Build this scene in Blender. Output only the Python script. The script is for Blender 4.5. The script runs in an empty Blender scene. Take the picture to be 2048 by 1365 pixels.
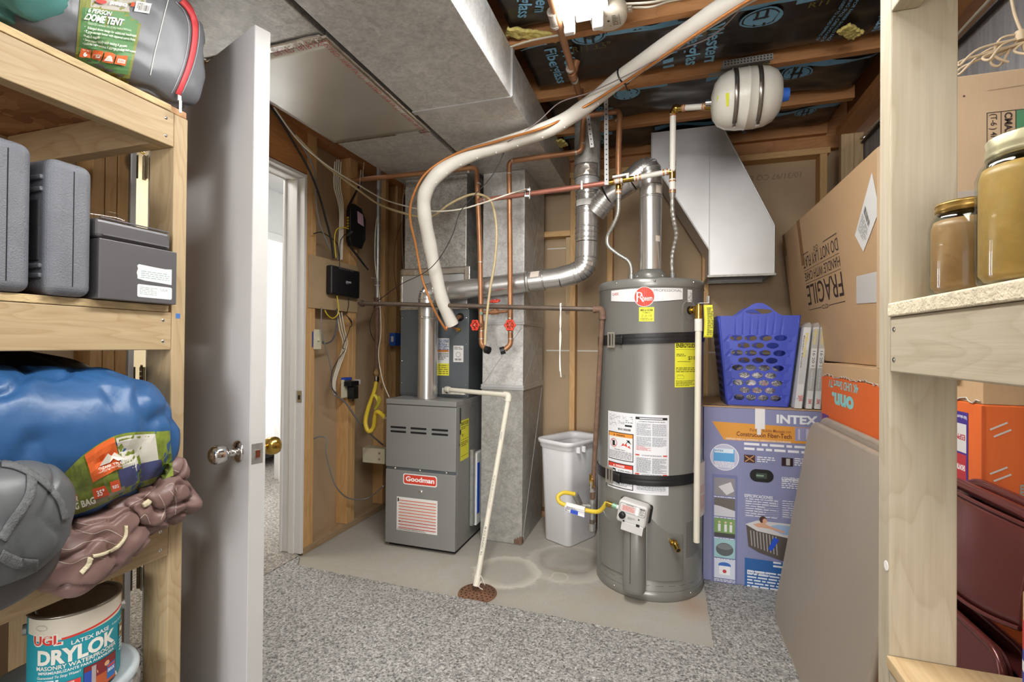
import bpy, math, random
from math import sin, cos, pi, radians, sqrt
from mathutils import Vector, Matrix, noise
random.seed(11)
SC = bpy.context.scene
COL = SC.collection
V = Vector
# ---------------------------------------------------------------- camera
FPX, CX, CY, EYE = 960.0, 1024.0, 682.5, 1.2
cam_data = bpy.data.cameras.new('camera'); cam = bpy.data.objects.new('camera', cam_data); COL.objects.link(cam)
CR = Matrix.Rotation(radians(17.65), 3, 'Z') @ Matrix.Rotation(radians(90.42), 3, 'X') @ Matrix.Rotation(radians(0.5), 3, 'Z')
cam.matrix_world = Matrix.Translation((0, 0, EYE)) @ CR.to_4x4()
cam_data.sensor_width = 36; cam_data.lens = FPX / 2048 * 36; cam_data.clip_start = 0.02
SC.camera = cam
SC.view_settings.view_transform = 'Standard'; SC.view_settings.look = 'None'
SC.view_settings.gamma = 1; SC.view_settings.use_curve_mapping = False
SC.view_settings.exposure = 0.0
SC.cycles.max_bounces = 8; SC.cycles.diffuse_bounces = 4; SC.cycles.use_denoising = True
SC.cycles.caustics_reflective = False; SC.cycles.caustics_refractive = False; SC.cycles.sample_clamp_indirect = 4
# ---------------------------------------------------------------- light
W = bpy.data.worlds.new('basement_surroundings'); SC.world = W; W.use_nodes = True
W.node_tree.nodes['Background'].inputs[0].default_value = (1.0, 0.99, 0.97, 1)
W.node_tree.nodes['Background'].inputs[1].default_value = 1.1
def area(name, loc, size, power, rot=(0, 0, 0), col=(1, 1, 1)):
    d = bpy.data.lights.new(name, 'AREA'); d.shape = 'RECTANGLE'; d.size, d.size_y = size; d.energy = power; d.color = col
    o = bpy.data.objects.new(name, d); o.location = loc; o.rotation_euler = rot; COL.objects.link(o); return o
area('strip_light_glow', (-.293, 1.15, 2.325), (.17, 1.2), 30, col=(1, .985, .95))
area('added_fill_behind_camera', (.12, -.45, 2.40), (.6, 1.2), 33, col=(1, .975, .93))  # unseen lamp added behind the camera to brighten door and left wall
area('added_far_fill', (.2, -6.5, 1.55), (3.0, 1.9), 300, rot=(radians(90), 0, 0), col=(1, .985, .965))  # unseen lamp added far back for even frontal light, no window modelled
area('bedroom_window_light', (-4.6, 2.6, 1.5), (1.6, 1.6), 110, rot=(0, radians(-90), 0), col=(.93, .97, 1))
area('hall_ceiling_light', (-2.6, 1.9, 2.36), (.5, .5), 14, col=(1, .97, .92))

def ray(u, v): return CR @ V(((u - CX) / FPX, -(v - CY) / FPX, -1))
E0 = V((0, 0, EYE))
def at(u, v, d): return E0 + ray(u, v) * d
def aX(u, v, x): r = ray(u, v); return E0 + r * (x / r.x)
def aY(u, v, y): r = ray(u, v); return E0 + r * (y / r.y)
def aZ(u, v, z): r = ray(u, v); return E0 + r * ((z - EYE) / r.z)

# ---------------------------------------------------------------- materials
def lin(c):
    if isinstance(c, str):
        c = c.lstrip('#'); c = [int(c[i:i + 2], 16) / 255 for i in (0, 2, 4)]
    return tuple(x / 12.92 if x <= .04045 else ((x + .055) / 1.055) ** 2.4 for x in c[:3]) + (1,)
MATS = {}
class NT:
    def __init__(s, name):
        s.m = bpy.data.materials.new(name); s.m.use_nodes = True; s.t = s.m.node_tree; s.n = s.t.nodes
        s.b = s.n['Principled BSDF']; s.o = s.n['Material Output']
    def new(s, typ, **kw):
        n = s.n.new(typ)
        for k, v in kw.items():
            if k.startswith('i_'):
                key = k[2:]; key = int(key) if key.isdigit() else key.replace('_', ' ')
                n.inputs[key].default_value = v
            else: setattr(n, k, v)
        return n
    def ln(s, a, b): s.t.links.new(a, b)
    def coord(s, scale=(1, 1, 1), rnd=True, rot=(0, 0, 0)):
        tc = s.new('ShaderNodeTexCoord'); mp = s.new('ShaderNodeMapping'); mp.inputs['Scale'].default_value = scale; mp.inputs['Rotation'].default_value = rot
        src = tc.outputs['Object']
        if rnd:
            oi = s.new('ShaderNodeObjectInfo'); mu = s.new('ShaderNodeMath', operation='MULTIPLY'); mu.inputs[1].default_value = 37.
            ad = s.new('ShaderNodeVectorMath', operation='ADD'); s.ln(oi.outputs['Random'], mu.inputs[0]); s.ln(src, ad.inputs[0]); s.ln(mu.outputs[0], ad.inputs[1]); src = ad.outputs[0]
        s.ln(src, mp.inputs['Vector']); return mp.outputs[0]
    def noise(s, vec, scale, detail=3, rough=.5, dist=0):
        n = s.new('ShaderNodeTexNoise'); n.inputs['Scale'].default_value = scale; n.inputs['Detail'].default_value = detail
        n.inputs['Roughness'].default_value = rough; n.inputs['Distortion'].default_value = dist; s.ln(vec, n.inputs['Vector']); return n.outputs[0]
    def ramp(s, fac, stops, interp='LINEAR'):
        r = s.new('ShaderNodeValToRGB'); cr = r.color_ramp; cr.interpolation = interp
        while len(cr.elements) < len(stops): cr.elements.new(.5)
        for e, (p, c) in zip(cr.elements, stops): e.position = p; e.color = lin(c) if not isinstance(c, (int, float)) else (c, c, c, 1)
        s.ln(fac, r.inputs[0]); return r.outputs[0]
    def mix(s, f, a, b, typ='MIX'):
        m = s.new('ShaderNodeMix', data_type='RGBA', blend_type=typ)
        for k, x in ((0, f), (6, a), (7, b)):
            if isinstance(x, (int, float)): m.inputs[k].default_value = x
            elif isinstance(x, (str, tuple)): m.inputs[k].default_value = lin(x)
            else: s.ln(x, m.inputs[k])
        return m.outputs[2]
    def bump(s, h, strength=.3, dist=.01):
        b = s.new('ShaderNodeBump'); b.inputs['Strength'].default_value = strength; b.inputs['Distance'].default_value = dist
        s.ln(h, b.inputs['Height']); s.ln(b.outputs[0], s.b.inputs['Normal']); return b
    def base(s, c):
        if isinstance(c, str): s.b.inputs['Base Color'].default_value = lin(c)
        else: s.ln(c, s.b.inputs['Base Color'])
    def set(s, rough=None, metal=None, **kw):
        if rough is not None:
            if isinstance(rough, (int, float)): s.b.inputs['Roughness'].default_value = rough
            else: s.ln(rough, s.b.inputs['Roughness'])
        if metal is not None: s.b.inputs['Metallic'].default_value = metal
        for k, v in kw.items(): s.b.inputs[k.replace('_', ' ')].default_value = v
        return s.m
def dk(c, f):
    c = c.lstrip('#'); return '#' + ''.join('%02x' % max(0, min(255, int(int(c[i:i + 2], 16) * f))) for i in (0, 2, 4))

def plain(name, col, rough=.55, metal=0, var=.12, vs=14, bump=0, bs=80, stretch=(1, 1, 1), **kw):
    if name in MATS: return MATS[name]
    t = NT(name)
    if var or bump: vec = t.coord(stretch)
    if var: t.base(t.mix(t.noise(vec, vs, 4), dk(col, 1 - var), dk(col, 1 + var)))
    else: t.base(col)
    if bump: t.bump(t.noise(vec, bs, 4), bump, .004)
    MATS[name] = t.set(rough, metal, **kw); return MATS[name]
def ink(col, rough=.6):                     # printed inks
    k = 'ink_' + col.lstrip('#')
    if k not in MATS:
        t = NT(k); t.base(col); MATS[k] = t.set(rough, 0)
    return MATS[k]
def wood(name, c1, c2, axis='x', rough=.62, knots=True, ring=9, fine=.5):
    k = name + '_' + axis
    if k in MATS: return MATS[k]
    t = NT(k)
    st = {'x': (.16, 1, 1), 'y': (1, .16, 1), 'z': (1, 1, .16)}[axis]
    vec = t.coord(st)
    a = t.noise(vec, ring, 2, .5, .6)
    w = t.new('ShaderNodeMath', operation='MULTIPLY'); w.inputs[1].default_value = 13; t.ln(a, w.inputs[0])
    fr = t.new('ShaderNodeMath', operation='FRACT'); t.ln(w.outputs[0], fr.inputs[0])
    rings = t.ramp(fr.outputs[0], [(0, .15), (.25, 0.), (.75, .55), (.93, 1.), (1, .2)])
    st2 = {'x': (.03, 1, 1), 'y': (1, .03, 1), 'z': (1, 1, .03)}[axis]
    f = t.noise(t.coord(st2), 160, 4, .6)
    c = t.mix(t.ramp(rings, [(0, 0.), (1, .8)]), c1, c2)
    c = t.mix(fine, c, t.mix(f, dk(c2, .86), dk(c1, 1.08)))
    if knots:
        st3 = {'x': (.5, 1, 1), 'y': (1, .5, 1), 'z': (1, 1, .5)}[axis]
        vo = t.new('ShaderNodeTexVoronoi'); vo.inputs['Scale'].default_value = 4.2; t.ln(t.coord(st3), vo.inputs['Vector'])
        c = t.mix(t.ramp(vo.outputs['Distance'], [(0, 1.), (.05, .9), (.085, 0.)]), c, dk(c2, .62))
    t.base(c); t.bump(f, .12, .002)
    MATS[k] = t.set(rough, 0); return MATS[k]
def galv(name, c1, c2, scale=34, rough=.38, metal=.75, spangle=1.):
    if name in MATS: return MATS[name]
    t = NT(name); vec = t.coord((1, 1, 1))
    n1 = t.noise(vec, scale * .35, 5, .65, 1.5); n2 = t.noise(vec, scale * 2.4, 3, .6, 2.5); n3 = t.noise(vec, 2.2, 3)
    vo = t.new('ShaderNodeTexVoronoi'); vo.inputs['Scale'].default_value = scale * 3.2; vo.inputs['Randomness'].default_value = 1; t.ln(t.coord((1, 1, 1)), vo.inputs['Vector'])
    bw = t.new('ShaderNodeSeparateColor'); t.ln(vo.outputs['Color'], bw.inputs[0])
    c = t.mix(t.ramp(bw.outputs[0], [(.05, 0.), (.95, 1.)]), c1, c2)
    c = t.mix(.45, c, t.mix(t.ramp(n1, [(.35, 0.), (.65, 1.)]), dk(c1, .88), dk(c2, 1.06)))
    c = t.mix(.25, c, t.mix(n3, dk(c1, .8), dk(c2, 1.08)))
    t.base(c); t.bump(n2, .03 * spangle, .002)
    MATS[name] = t.set(t.ramp(bw.outputs[0], [(.0, rough - .03), (1, rough + .05)]), metal); return MATS[name]
# timber
def PINE(a): return wood('fresh_pine', '#b8a380', '#9e8057', a)
def PINE2(a): return wood('knotty_pine', '#c6ae86', '#ab875b', a, ring=7)
def PALE(a): return wood('pine_light_toned', '#b9ae98', '#a3947a', a)  # same pine as the other shelf, colour shifted to offset the lamps
def STUD(a): return wood('stud_wood', '#d9b07a', '#c09056', a)
def JOIST(a): return wood('joist_wood', '#c08a58', '#a06a3c', a)
def osb(name='strand_board'):
    if name in MATS: return MATS[name]
    t = NT(name); ws = t.coord((1, 1, 1)); wn = t.new('ShaderNodeTexNoise'); wn.inputs['Scale'].default_value = 14; t.ln(ws, wn.inputs['Vector'])
    md = t.new('ShaderNodeVectorMath', operation='MULTIPLY_ADD'); md.inputs[1].default_value = (.06, .06, .06); t.ln(wn.outputs['Color'], md.inputs[0]); t.ln(ws, md.inputs[2])
    vo = t.new('ShaderNodeTexVoronoi'); vo.inputs['Scale'].default_value = 30; sc_ = t.new('ShaderNodeMapping'); sc_.inputs['Scale'].default_value = (.45, 1, 1.4); t.ln(md.outputs[0], sc_.inputs[0]); t.ln(sc_.outputs[0], vo.inputs['Vector'])
    sp_ = t.new('ShaderNodeSeparateColor'); t.ln(vo.outputs['Color'], sp_.inputs[0]); n = t.noise(t.coord((.2, 1, 1)), 90, 4)
    c = t.mix(.35, t.ramp(sp_.outputs[0], [(0, '#86583a'), (.45, '#b08560'), (1, '#d2ac80')]), t.mix(n, '#8f6543', '#cba478'))
    t.base(c); t.bump(sp_.outputs[0], .35, .003); MATS[name] = t.set(.8, 0); return MATS[name]
GALV = galv('galvanised_sheet', '#b3b1ac', '#dcdad6', 34, .45, .35)
GALVP = plain('satin_galvanised', '#c4c4c3', .36, .5, .05, 7, .04, 14)
GALVD = galv('galvanised_dull', '#93918b', '#bab8b0', 36, .5, .45)
STEEL = plain('flue_metal', '#d6d4d0', .27, .85, .06, 6, .04, 3, (1, 1, .1))
CHROME = plain('bright_chrome', '#d8d6d2', .12, 1, 0)
BRASS = plain('brass', '#c2a050', .2, 1, .05)
COPPER = plain('copper_pipe', '#aa7a57', .4, .5, .16, 9)
COPPERB = plain('bright_copper', '#c98a5a', .35, .5, .1, 9)
SOLDER = plain('solder', '#b9b1a4', .45, .7, .2, 60)
IRON = plain('black_iron', '#63564b', .5, .45, .3, 16, .2, 120)
RUST = plain('rusty_iron', '#6f5646', .75, .15, .3, 40, .4, 160)
GALVPIPE = plain('galvanised_fitting', '#a7a7a3', .4, .7, .15, 40)
PEX = plain('white_pex', '#e4e0d6', .45, 0, .04)
PVC = plain('white_pvc', '#ddd7c6', .35, 0, .03)
WHITEP = plain('white_plastic', '#e6e5e2', .35, 0, .03)
BLACKP = plain('black_plastic', '#17171a', .4, 0, .15)
GREYP = plain('grey_plastic', '#8b8b88', .5, 0, .1)
YELLOWP = plain('yellow_coating', '#e0c23a', .4, 0, .05)
FURN = plain('furnace_enamel', '#8e8e8c', .42, .25, .03, 6, .05, 400)
FURND = plain('coil_case_steel', '#5f6468', .45, .3, .05, 8)
HEATER = plain('heater_enamel', '#84847f', .3, .3, .03, 3)
HEATERD = plain('heater_enamel_trim', '#7e7e79', .35, .3, .03, 3)
RED = plain('red_enamel', '#d3412f', .4, 0, .08)
DARK = plain('dark_gap', '#0e0d0d', .9, 0, 0)
PAPER = ink('#e8e7e4')
def glassy(name, col=(1, 1, 1, 1), rough=.03, ior=1.45, alpha=None):
    if name in MATS: return MATS[name]
    t = NT(name); t.b.inputs['Base Color'].default_value = col; t.b.inputs['Transmission Weight'].default_value = 1; t.b.inputs['IOR'].default_value = ior
    MATS[name] = t.set(rough, 0); return MATS[name]
def thin_glass(name, tint='#ffffff'):
    if name in MATS: return MATS[name]
    t = NT(name); tr = t.new('ShaderNodeBsdfTransparent'); gl = t.new('ShaderNodeBsdfGlossy'); gl.inputs['Roughness'].default_value = .03; lw = t.new('ShaderNodeLayerWeight'); lw.inputs[0].default_value = .5; fr0 = t.ramp(lw.outputs['Facing'], [(0, .035), (.75, .07), (1, .5)])
    tr.inputs[0].default_value = lin(tint); mx = t.new('ShaderNodeMixShader'); t.ln(fr0, mx.inputs[0]); t.ln(tr.outputs[0], mx.inputs[1]); t.ln(gl.outputs[0], mx.inputs[2]); t.ln(mx.outputs[0], t.o.inputs[0]); MATS[name] = t.m; return t.m
def film(name, tint='#ffffff', op=.12, rough=.08):            # thin clear plastic
    if name in MATS: return MATS[name]
    t = NT(name); tr = t.new('ShaderNodeBsdfTransparent'); mx = t.new('ShaderNodeMixShader'); mx.inputs[0].default_value = op
    t.base(tint); t.set(rough, 0); t.ln(tr.outputs[0], mx.inputs[1]); t.ln(t.b.outputs[0], mx.inputs[2]); t.ln(mx.outputs[0], t.o.inputs[0])
    MATS[name] = t.m; return t.m
def glow(name, col, s):
    t = NT(name); t.base(col); t.b.inputs['Emission Color'].default_value = lin(col); t.b.inputs['Emission Strength'].default_value = s; return t.m

# ---------------------------------------------------------------- mesh builder
def basis(d):
    d = V(d).normalized(); a = V((0, 0, 1)) if abs(d.z) < .9 else V((1, 0, 0)); x = a.cross(d).normalized(); return x, d.cross(x).normalized()
def cr(pts, k=6, closed=False):
    P = [V(p) for p in pts]
    if len(P) < 3: return P
    out = []; n = len(P); rng = n if closed else n - 1
    for i in range(rng):
        g = (lambda j: P[j % n]) if closed else (lambda j: P[max(0, min(n - 1, j))])
        p0, p1, p2, p3 = g(i - 1), g(i), g(i + 1), g(i + 2)
        for s in range(k):
            t = s / k; out.append(.5 * ((2 * p1) + (p2 - p0) * t + (2 * p0 - 5 * p1 + 4 * p2 - p3) * t * t + (3 * p1 - p0 - 3 * p2 + p3) * t ** 3))
    if not closed: out.append(P[-1])
    return out
def elbow(pts, r=.03, k=5):
    P = [V(p) for p in pts]; out = [P[0]]
    for i in range(1, len(P) - 1):
        a = (P[i - 1] - P[i]); b = (P[i + 1] - P[i]); rr = min(r, a.length * .45, b.length * .45)
        A = P[i] + a.normalized() * rr; B = P[i] + b.normalized() * rr
        for s in range(k + 1):
            t = s / k; out.append(A * (1 - t) ** 2 + P[i] * 2 * t * (1 - t) + B * t * t)
    out.append(P[-1]); return out
class MB:
    def __init__(s, *mats):
        s.v = []; s.f = []; s.mi = []; s.sm = []; s.mats = list(mats); s.c = 0
    def use(s, m):
        if m not in s.mats: s.mats.append(m)
        s.c = s.mats.index(m); return s
    def add(s, vs, fs, smooth=False):
        b = len(s.v); s.v += [V(p) for p in vs]
        for f in fs: s.f.append([b + i for i in f]); s.mi.append(s.c); s.sm.append(smooth)
        return s
    def hexa(s, p):           # 8 corners: bottom 4 ccw, top 4
        return s.add(p, [(3, 2, 1, 0), (4, 5, 6, 7), (0, 1, 5, 4), (1, 2, 6, 5), (2, 3, 7, 6), (3, 0, 4, 7)])
    def box(s, a, b):
        x0, x1 = sorted((a[0], b[0])); y0, y1 = sorted((a[1], b[1])); z0, z1 = sorted((a[2], b[2]))
        return s.hexa([(x0, y0, z0), (x1, y0, z0), (x1, y1, z0), (x0, y1, z0), (x0, y0, z1), (x1, y0, z1), (x1, y1, z1), (x0, y1, z1)])
    def obox(s, o, ux, uy, uz):   # corner + three edge vectors
        o, ux, uy, uz = V(o), V(ux), V(uy), V(uz)
        return s.hexa([o, o + ux, o + ux + uy, o + uy, o + uz, o + ux + uz, o + ux + uy + uz, o + uy + uz])
    def cbox(s, c, ux, uy, uz): c, ux, uy, uz = V(c), V(ux), V(uy), V(uz); return s.obox(c - (ux + uy + uz) / 2, ux, uy, uz)
    def prism(s, pts, off, smooth=False):   # planar outline + extrusion vector
        n = len(pts); p = [V(q) for q in pts]; o = V(off)
        s.add(p + [q + o for q in p], [tuple(range(n))[::-1], tuple(range(n, 2 * n))])
        s.add(p + [q + o for q in p], [(i, (i + 1) % n, (i + 1) % n + n, i + n) for i in range(n)], smooth); return s
    def ring(s, loops, caps=True, closed=False, smooth=True):
        n = len(loops[0]); m = len(loops); vs = [p for l in loops for p in l]; fs = []
        for j in range(m if closed else m - 1):
            for i in range(n): a = j * n; b = ((j + 1) % m) * n; fs.append((a + i, a + (i + 1) % n, b + (i + 1) % n, b + i))
        s.add(vs, fs, smooth)
        if caps and not closed: s.add(loops[0], [tuple(range(n))[::-1]]); s.add(loops[-1], [tuple(range(n))])
        return s
    def tube(s, pts, r, n=12, caps=True, closed=False, flat=1., up=None):
        P = [V(p) for p in pts]; m = len(P); loops = []; nx = None
        for i, p in enumerate(P):
            if closed: t = P[(i + 1) % m] - P[i - 1]
            else: t = P[min(i + 1, m - 1)] - P[max(i - 1, 0)]
            if t.length < 1e-9: t = V((0, 0, 1))
            t.normalize()
            if up is not None: nx = V(up).cross(t).normalized()
            elif nx is None: nx = basis(t)[0]
            else: nx = (nx - t * nx.dot(t)).normalized()
            ny = t.cross(nx); rr = r[i] if isinstance(r, (list, tuple)) else (r(i / max(1, m - 1)) if callable(r) else r)
            loops.append([p + nx * rr * cos(2 * pi * k / n) + ny * rr * flat * sin(2 * pi * k / n) for k in range(n)])
        return s.ring(loops, caps, closed)
    def cyl(s, a, b, r, r2=None, n=20): a, b = V(a), V(b); x, y = basis(b - a); r2 = r if r2 is None else r2; L = [[c + x * q * cos(2 * pi * k / n) + y * q * sin(2 * pi * k / n) for k in range(n)] for c, q in ((a, r), (b, r2))]; return s.ring(L)
    def lathe(s, prof, o=(0, 0, 0), ax=(0, 0, 1), n=32, caps=False, xa=None):
        o = V(o); ax = V(ax).normalized(); x, y = basis(ax)
        L = [[o + ax * h + x * max(r, 1e-5) * cos(2 * pi * k / n) + y * max(r, 1e-5) * sin(2 * pi * k / n) for k in range(n)] for r, h in prof]
        return s.ring(L, caps)
    def sphere(s, c, r, n=12, sc=(1, 1, 1)):
        c = V(c); L = []
        for j in range(n // 2 + 1):
            a = -pi / 2 + pi * j / (n // 2); q = max(cos(a), 1e-4); L.append([c + V((r * sc[0] * q * cos(2 * pi * k / n), r * sc[1] * q * sin(2 * pi * k / n), r * sc[2] * sin(a))) for k in range(n)])
        return s.ring(L, False)
    def grid(s, fn, nu, nv, smooth=True, wrapu=False):
        vs = [fn(i / (nu if wrapu else nu - 1), j / (nv - 1)) for j in range(nv) for i in range(nu)]
        fs = [(j * nu + i, j * nu + (i + 1) % nu, (j + 1) * nu + (i + 1) % nu, (j + 1) * nu + i) for j in range(nv - 1) for i in range(nu if wrapu else nu - 1)]
        return s.add(vs, fs, smooth)
def wloc(o):
    l = V((0, 0, 0))
    while o is not None: l += V(o.location); o = o.parent
    return l
KS = 1.0
LEAN = 0.
def ks(p):
    if KS == 1: return p
    z = max(.0135, EYE + (p.z - EYE) * KS); return V((p.x * KS + LEAN * (1 - (z - 1.13) / .72), p.y * KS, z))
def obj(name, mb, parent=None, bevel=0, seg=2, sub=0, solid=0, auto=True, label=None, disp=None, loc=None, weld=False):
    me = bpy.data.meshes.new(name)
    base = wloc(parent) if parent is not None else (V(loc) if loc is not None else V((0, 0, 0)))
    if KS != 1 and parent is None and loc is not None: base = ks(base); loc = base
    me.from_pydata([tuple(ks(p) - base) for p in mb.v], [], mb.f)
    for m in mb.mats: me.materials.append(m)
    me.polygons.foreach_set('material_index', mb.mi); me.polygons.foreach_set('use_smooth', mb.sm); me.update()
    o = bpy.data.objects.new(name, me); COL.objects.link(o)
    if parent is not None: o.parent = parent
    elif loc is not None: o.location = loc
    if weld or sub or solid or bevel:
        w = o.modifiers.new('weld', 'WELD'); w.merge_threshold = 1e-5
    if solid: m = o.modifiers.new('solid', 'SOLIDIFY'); m.thickness = solid; m.offset = 0
    if bevel: m = o.modifiers.new('bevel', 'BEVEL'); m.width = bevel; m.segments = seg; m.limit_method = 'ANGLE'; m.angle_limit = radians(40); m.harden_normals = False
    if sub: m = o.modifiers.new('sub', 'SUBSURF'); m.levels = sub; m.render_levels = sub
    if label: o['label'] = label
    return o
def thing(name, label, cat, loc, group=None, kind=None):
    o = bpy.data.objects.new(name, None); COL.objects.link(o); o.location = ks(V(loc)); o.empty_display_size = .05
    o['label'] = label
    if kind: o['kind'] = kind
    if cat: o['category'] = cat
    if group: o['group'] = group
    return o
def tag(o, label, cat, group=None, kind=None):
    o['label'] = label
    if cat: o['category'] = cat
    if group: o['group'] = group
    if kind: o['kind'] = kind
    return o
def struct(name, label=None):
    o = bpy.data.objects.new(name, None); COL.objects.link(o); o['kind'] = 'structure'; o['category'] = name.split('_')[0]
    if label: o['label'] = label
    return o
def copy_tree(o, loc=None, parent=None):
    c = o.copy(); COL.objects.link(c)
    if parent is not None: c.parent = parent
    if loc is not None: c.location = loc
    for ch in list(o.children): copy_tree(ch, None, c)
    return c

# ---------------------------------------------------------------- print on surfaces
_TX = {}
def text_mesh(s, bold=0., shear=0., mono=False):
    k = (s, bold, shear)
    if k in _TX: return _TX[k]
    cu = bpy.data.curves.new('t', 'FONT'); cu.body = s; cu.size = 1; cu.offset = bold; cu.shear = shear; cu.resolution_u = 3; cu.fill_mode = 'FRONT'
    ob = bpy.data.objects.new('t', cu); COL.objects.link(ob)
    me = bpy.data.meshes.new_from_object(ob)
    vs = [(v.co.x, v.co.y) for v in me.vertices]; fs = [tuple(p.vertices) for p in me.polygons]
    bpy.data.objects.remove(ob); bpy.data.curves.remove(cu); bpy.data.meshes.remove(me)
    if vs: x0 = min(v[0] for v in vs); x1 = max(v[0] for v in vs); y0 = min(v[1] for v in vs); y1 = max(v[1] for v in vs)
    else: x0 = x1 = y0 = y1 = 0
    _TX[k] = (vs, fs, x0, x1, y0, y1); return _TX[k]
class Print:
    """flat artwork in metres (u right, v up) laid on a surface by a map function (u, v, lift) -> point"""
    def __init__(s, mp, step=.00007, seg=None, two=False): s.two = two; s.mp = mp; s.mb = MB(); s.l = .0004; s.step = step; s.seg = seg
    def _p(s, pts, fs, col):
        s.mb.use(col if not isinstance(col, str) else ink(col)); s.mb.add([s.mp(u, v, s.l) for u, v in pts], fs)
    def up(s, k=1): s.l += s.step * k; return s
    def rect(s, u0, v0, u1, v1, col):
        if s.seg:
            n = max(1, int(abs(u1 - u0) / s.seg)); m = max(1, int(abs(v1 - v0) / s.seg)) if s.two else 1
            s._p([(u0 + (u1 - u0) * i / n, v0 + (v1 - v0) * j / m) for j in range(m + 1) for i in range(n + 1)], [(j * (n + 1) + i, j * (n + 1) + i + 1, (j + 1) * (n + 1) + i + 1, (j + 1) * (n + 1) + i) for j in range(m) for i in range(n)], col)
        else: s._p([(u0, v0), (u1, v0), (u1, v1), (u0, v1)], [(0, 1, 2, 3)], col)
        return s.up()
    def frame(s, u0, v0, u1, v1, w, col):
        for r in ((u0, v0, u1, v0 + w), (u0, v1 - w, u1, v1), (u0, v0, u0 + w, v1), (u1 - w, v0, u1, v1)): s.rect(*r, col); s.l -= s.step
        return s.up()
    def poly(s, pts, col): s._p(pts, [tuple(range(len(pts)))], col); return s.up()
    def disc(s, u, v, r, col, r2=None, n=28, ring=None):
        r2 = r2 or r; o = [(u + r * cos(2 * pi * k / n), v + r2 * sin(2 * pi * k / n)) for k in range(n)]
        if ring:
            i = [(u + (r - ring) * cos(2 * pi * k / n), v + (r2 - ring) * sin(2 * pi * k / n)) for k in range(n)]
            s._p(o + i, [(k, (k + 1) % n, (k + 1) % n + n, k + n) for k in range(n)], col)
        elif s.seg:
            m = max(6, int(2 * r / s.seg)); A = [-pi / 2 + pi * k / m for k in range(m + 1)]
            s._p([q for a in A for q in ((u + r * sin(a), v - r2 * cos(a) - 1e-6), (u + r * sin(a), v + r2 * cos(a) + 1e-6))], [(2 * k, 2 * k + 2, 2 * k + 3, 2 * k + 1) for k in range(m)], col)
        else: s._p(o, [tuple(range(n))], col)
        return s.up()
    def line(s, u0, v0, u1, v1, w, col):
        d = sqrt((u1 - u0) ** 2 + (v1 - v0) ** 2) or 1; a, b = -(v1 - v0) / d * w / 2, (u1 - u0) / d * w / 2
        s._p([(u0 + a, v0 + b), (u0 - a, v0 - b), (u1 - a, v1 - b), (u1 + a, v1 + b)], [(0, 1, 2, 3)], col); return s
    def path(s, pts, w, col):
        n = len(pts); L = []
        for i, (x, y) in enumerate(pts):
            a = pts[max(0, i - 1)]; b = pts[min(n - 1, i + 1)]; d = sqrt((b[0] - a[0]) ** 2 + (b[1] - a[1]) ** 2) or 1
            ox, oy = -(b[1] - a[1]) / d * w / 2, (b[0] - a[0]) / d * w / 2; L += [(x + ox, y + oy), (x - ox, y - oy)]
        s._p(L, [(2 * i, 2 * i + 1, 2 * i + 3, 2 * i + 2) for i in range(n - 1)], col); return s.up()
    def text(s, t, u, v, h, col, w=None, al='L', bold=0.012, shear=0., rot=0., wmax=None):
        vs, fs, x0, x1, y0, y1 = text_mesh(t, bold, shear)
        if not vs: return s
        cap = .72; k = h / cap; kx = k
        if w: kx = w / (x1 - x0)
        elif wmax and (x1 - x0) * k > wmax: kx = wmax / (x1 - x0)
        wd = (x1 - x0) * kx; ox = {'L': 0, 'C': -wd / 2, 'R': -wd}[al]; c, q = cos(radians(rot)), sin(radians(rot))
        out = []
        for x, y in vs:
            a = (x - x0) * kx + ox; b = y * k; out.append((u + a * c - b * q, v + a * q + b * c))
        s._p(out, fs, col); return s.up()
    def fuzz(s, u0, v0, u1, v1, rows, col, dens=.8, h=.5, rnd=None):   # rows of words too small to read
        rnd = rnd or random; ph = (v1 - v0) / rows; P = []; Fa = []
        for i in range(rows):
            y = v1 - ph * (i + .5); x = u0; end = u1 if rnd.random() < .75 else u0 + (u1 - u0) * rnd.uniform(.5, .95)
            while x < end:
                w = min(ph * rnd.uniform(.8, 3.2), end - x); b = len(P); hh = ph * h / 2
                P += [(x, y - hh), (x + w, y - hh), (x + w, y + hh), (x, y + hh)]; Fa.append((b, b + 1, b + 2, b + 3)); x += w + ph * (1.15 - dens) * 1.2
        s._p(P, Fa, col); return s.up()
    def bars(s, u0, v0, u1, v1, col='#111111', n=26, vert=False):
        x = u0; w = (u1 - u0) / n
        for i in range(n):
            b = w * random.choice((.3, .5, .8))
            s._p([(x, v0), (x + b, v0), (x + b, v1), (x, v1)], [(0, 1, 2, 3)], col); x += w
        return s.up()
    def done(s, name, parent, label=None): return obj(name, s.mb, parent, label=label)
def plane_map(o, ux, uy):
    o, ux, uy = V(o), V(ux).normalized(), V(uy).normalized(); n = ux.cross(uy).normalized()
    return lambda u, v, l: o + ux * u + uy * v + n * l
def quad_map(p00, p10, p11, p01, w, h):
    p00, p10, p11, p01 = map(V, (p00, p10, p11, p01)); n = (p10 - p00).cross(p01 - p00).normalized()
    def f(u, v, l):
        a, b = u / w, v / h
        return p00 * (1 - a) * (1 - b) + p10 * a * (1 - b) + p11 * a * b + p01 * (1 - a) * b + n * l
    return f
def cyl_map(c, r, a0, z0):    # angle a0 (radians) where u = 0, u increases counter-clockwise seen from above
    c = V(c)
    return lambda u, v, l: V((c.x + (r + l) * cos(a0 + u / r), c.y + (r + l) * sin(a0 + u / r), z0 + v))

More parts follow.
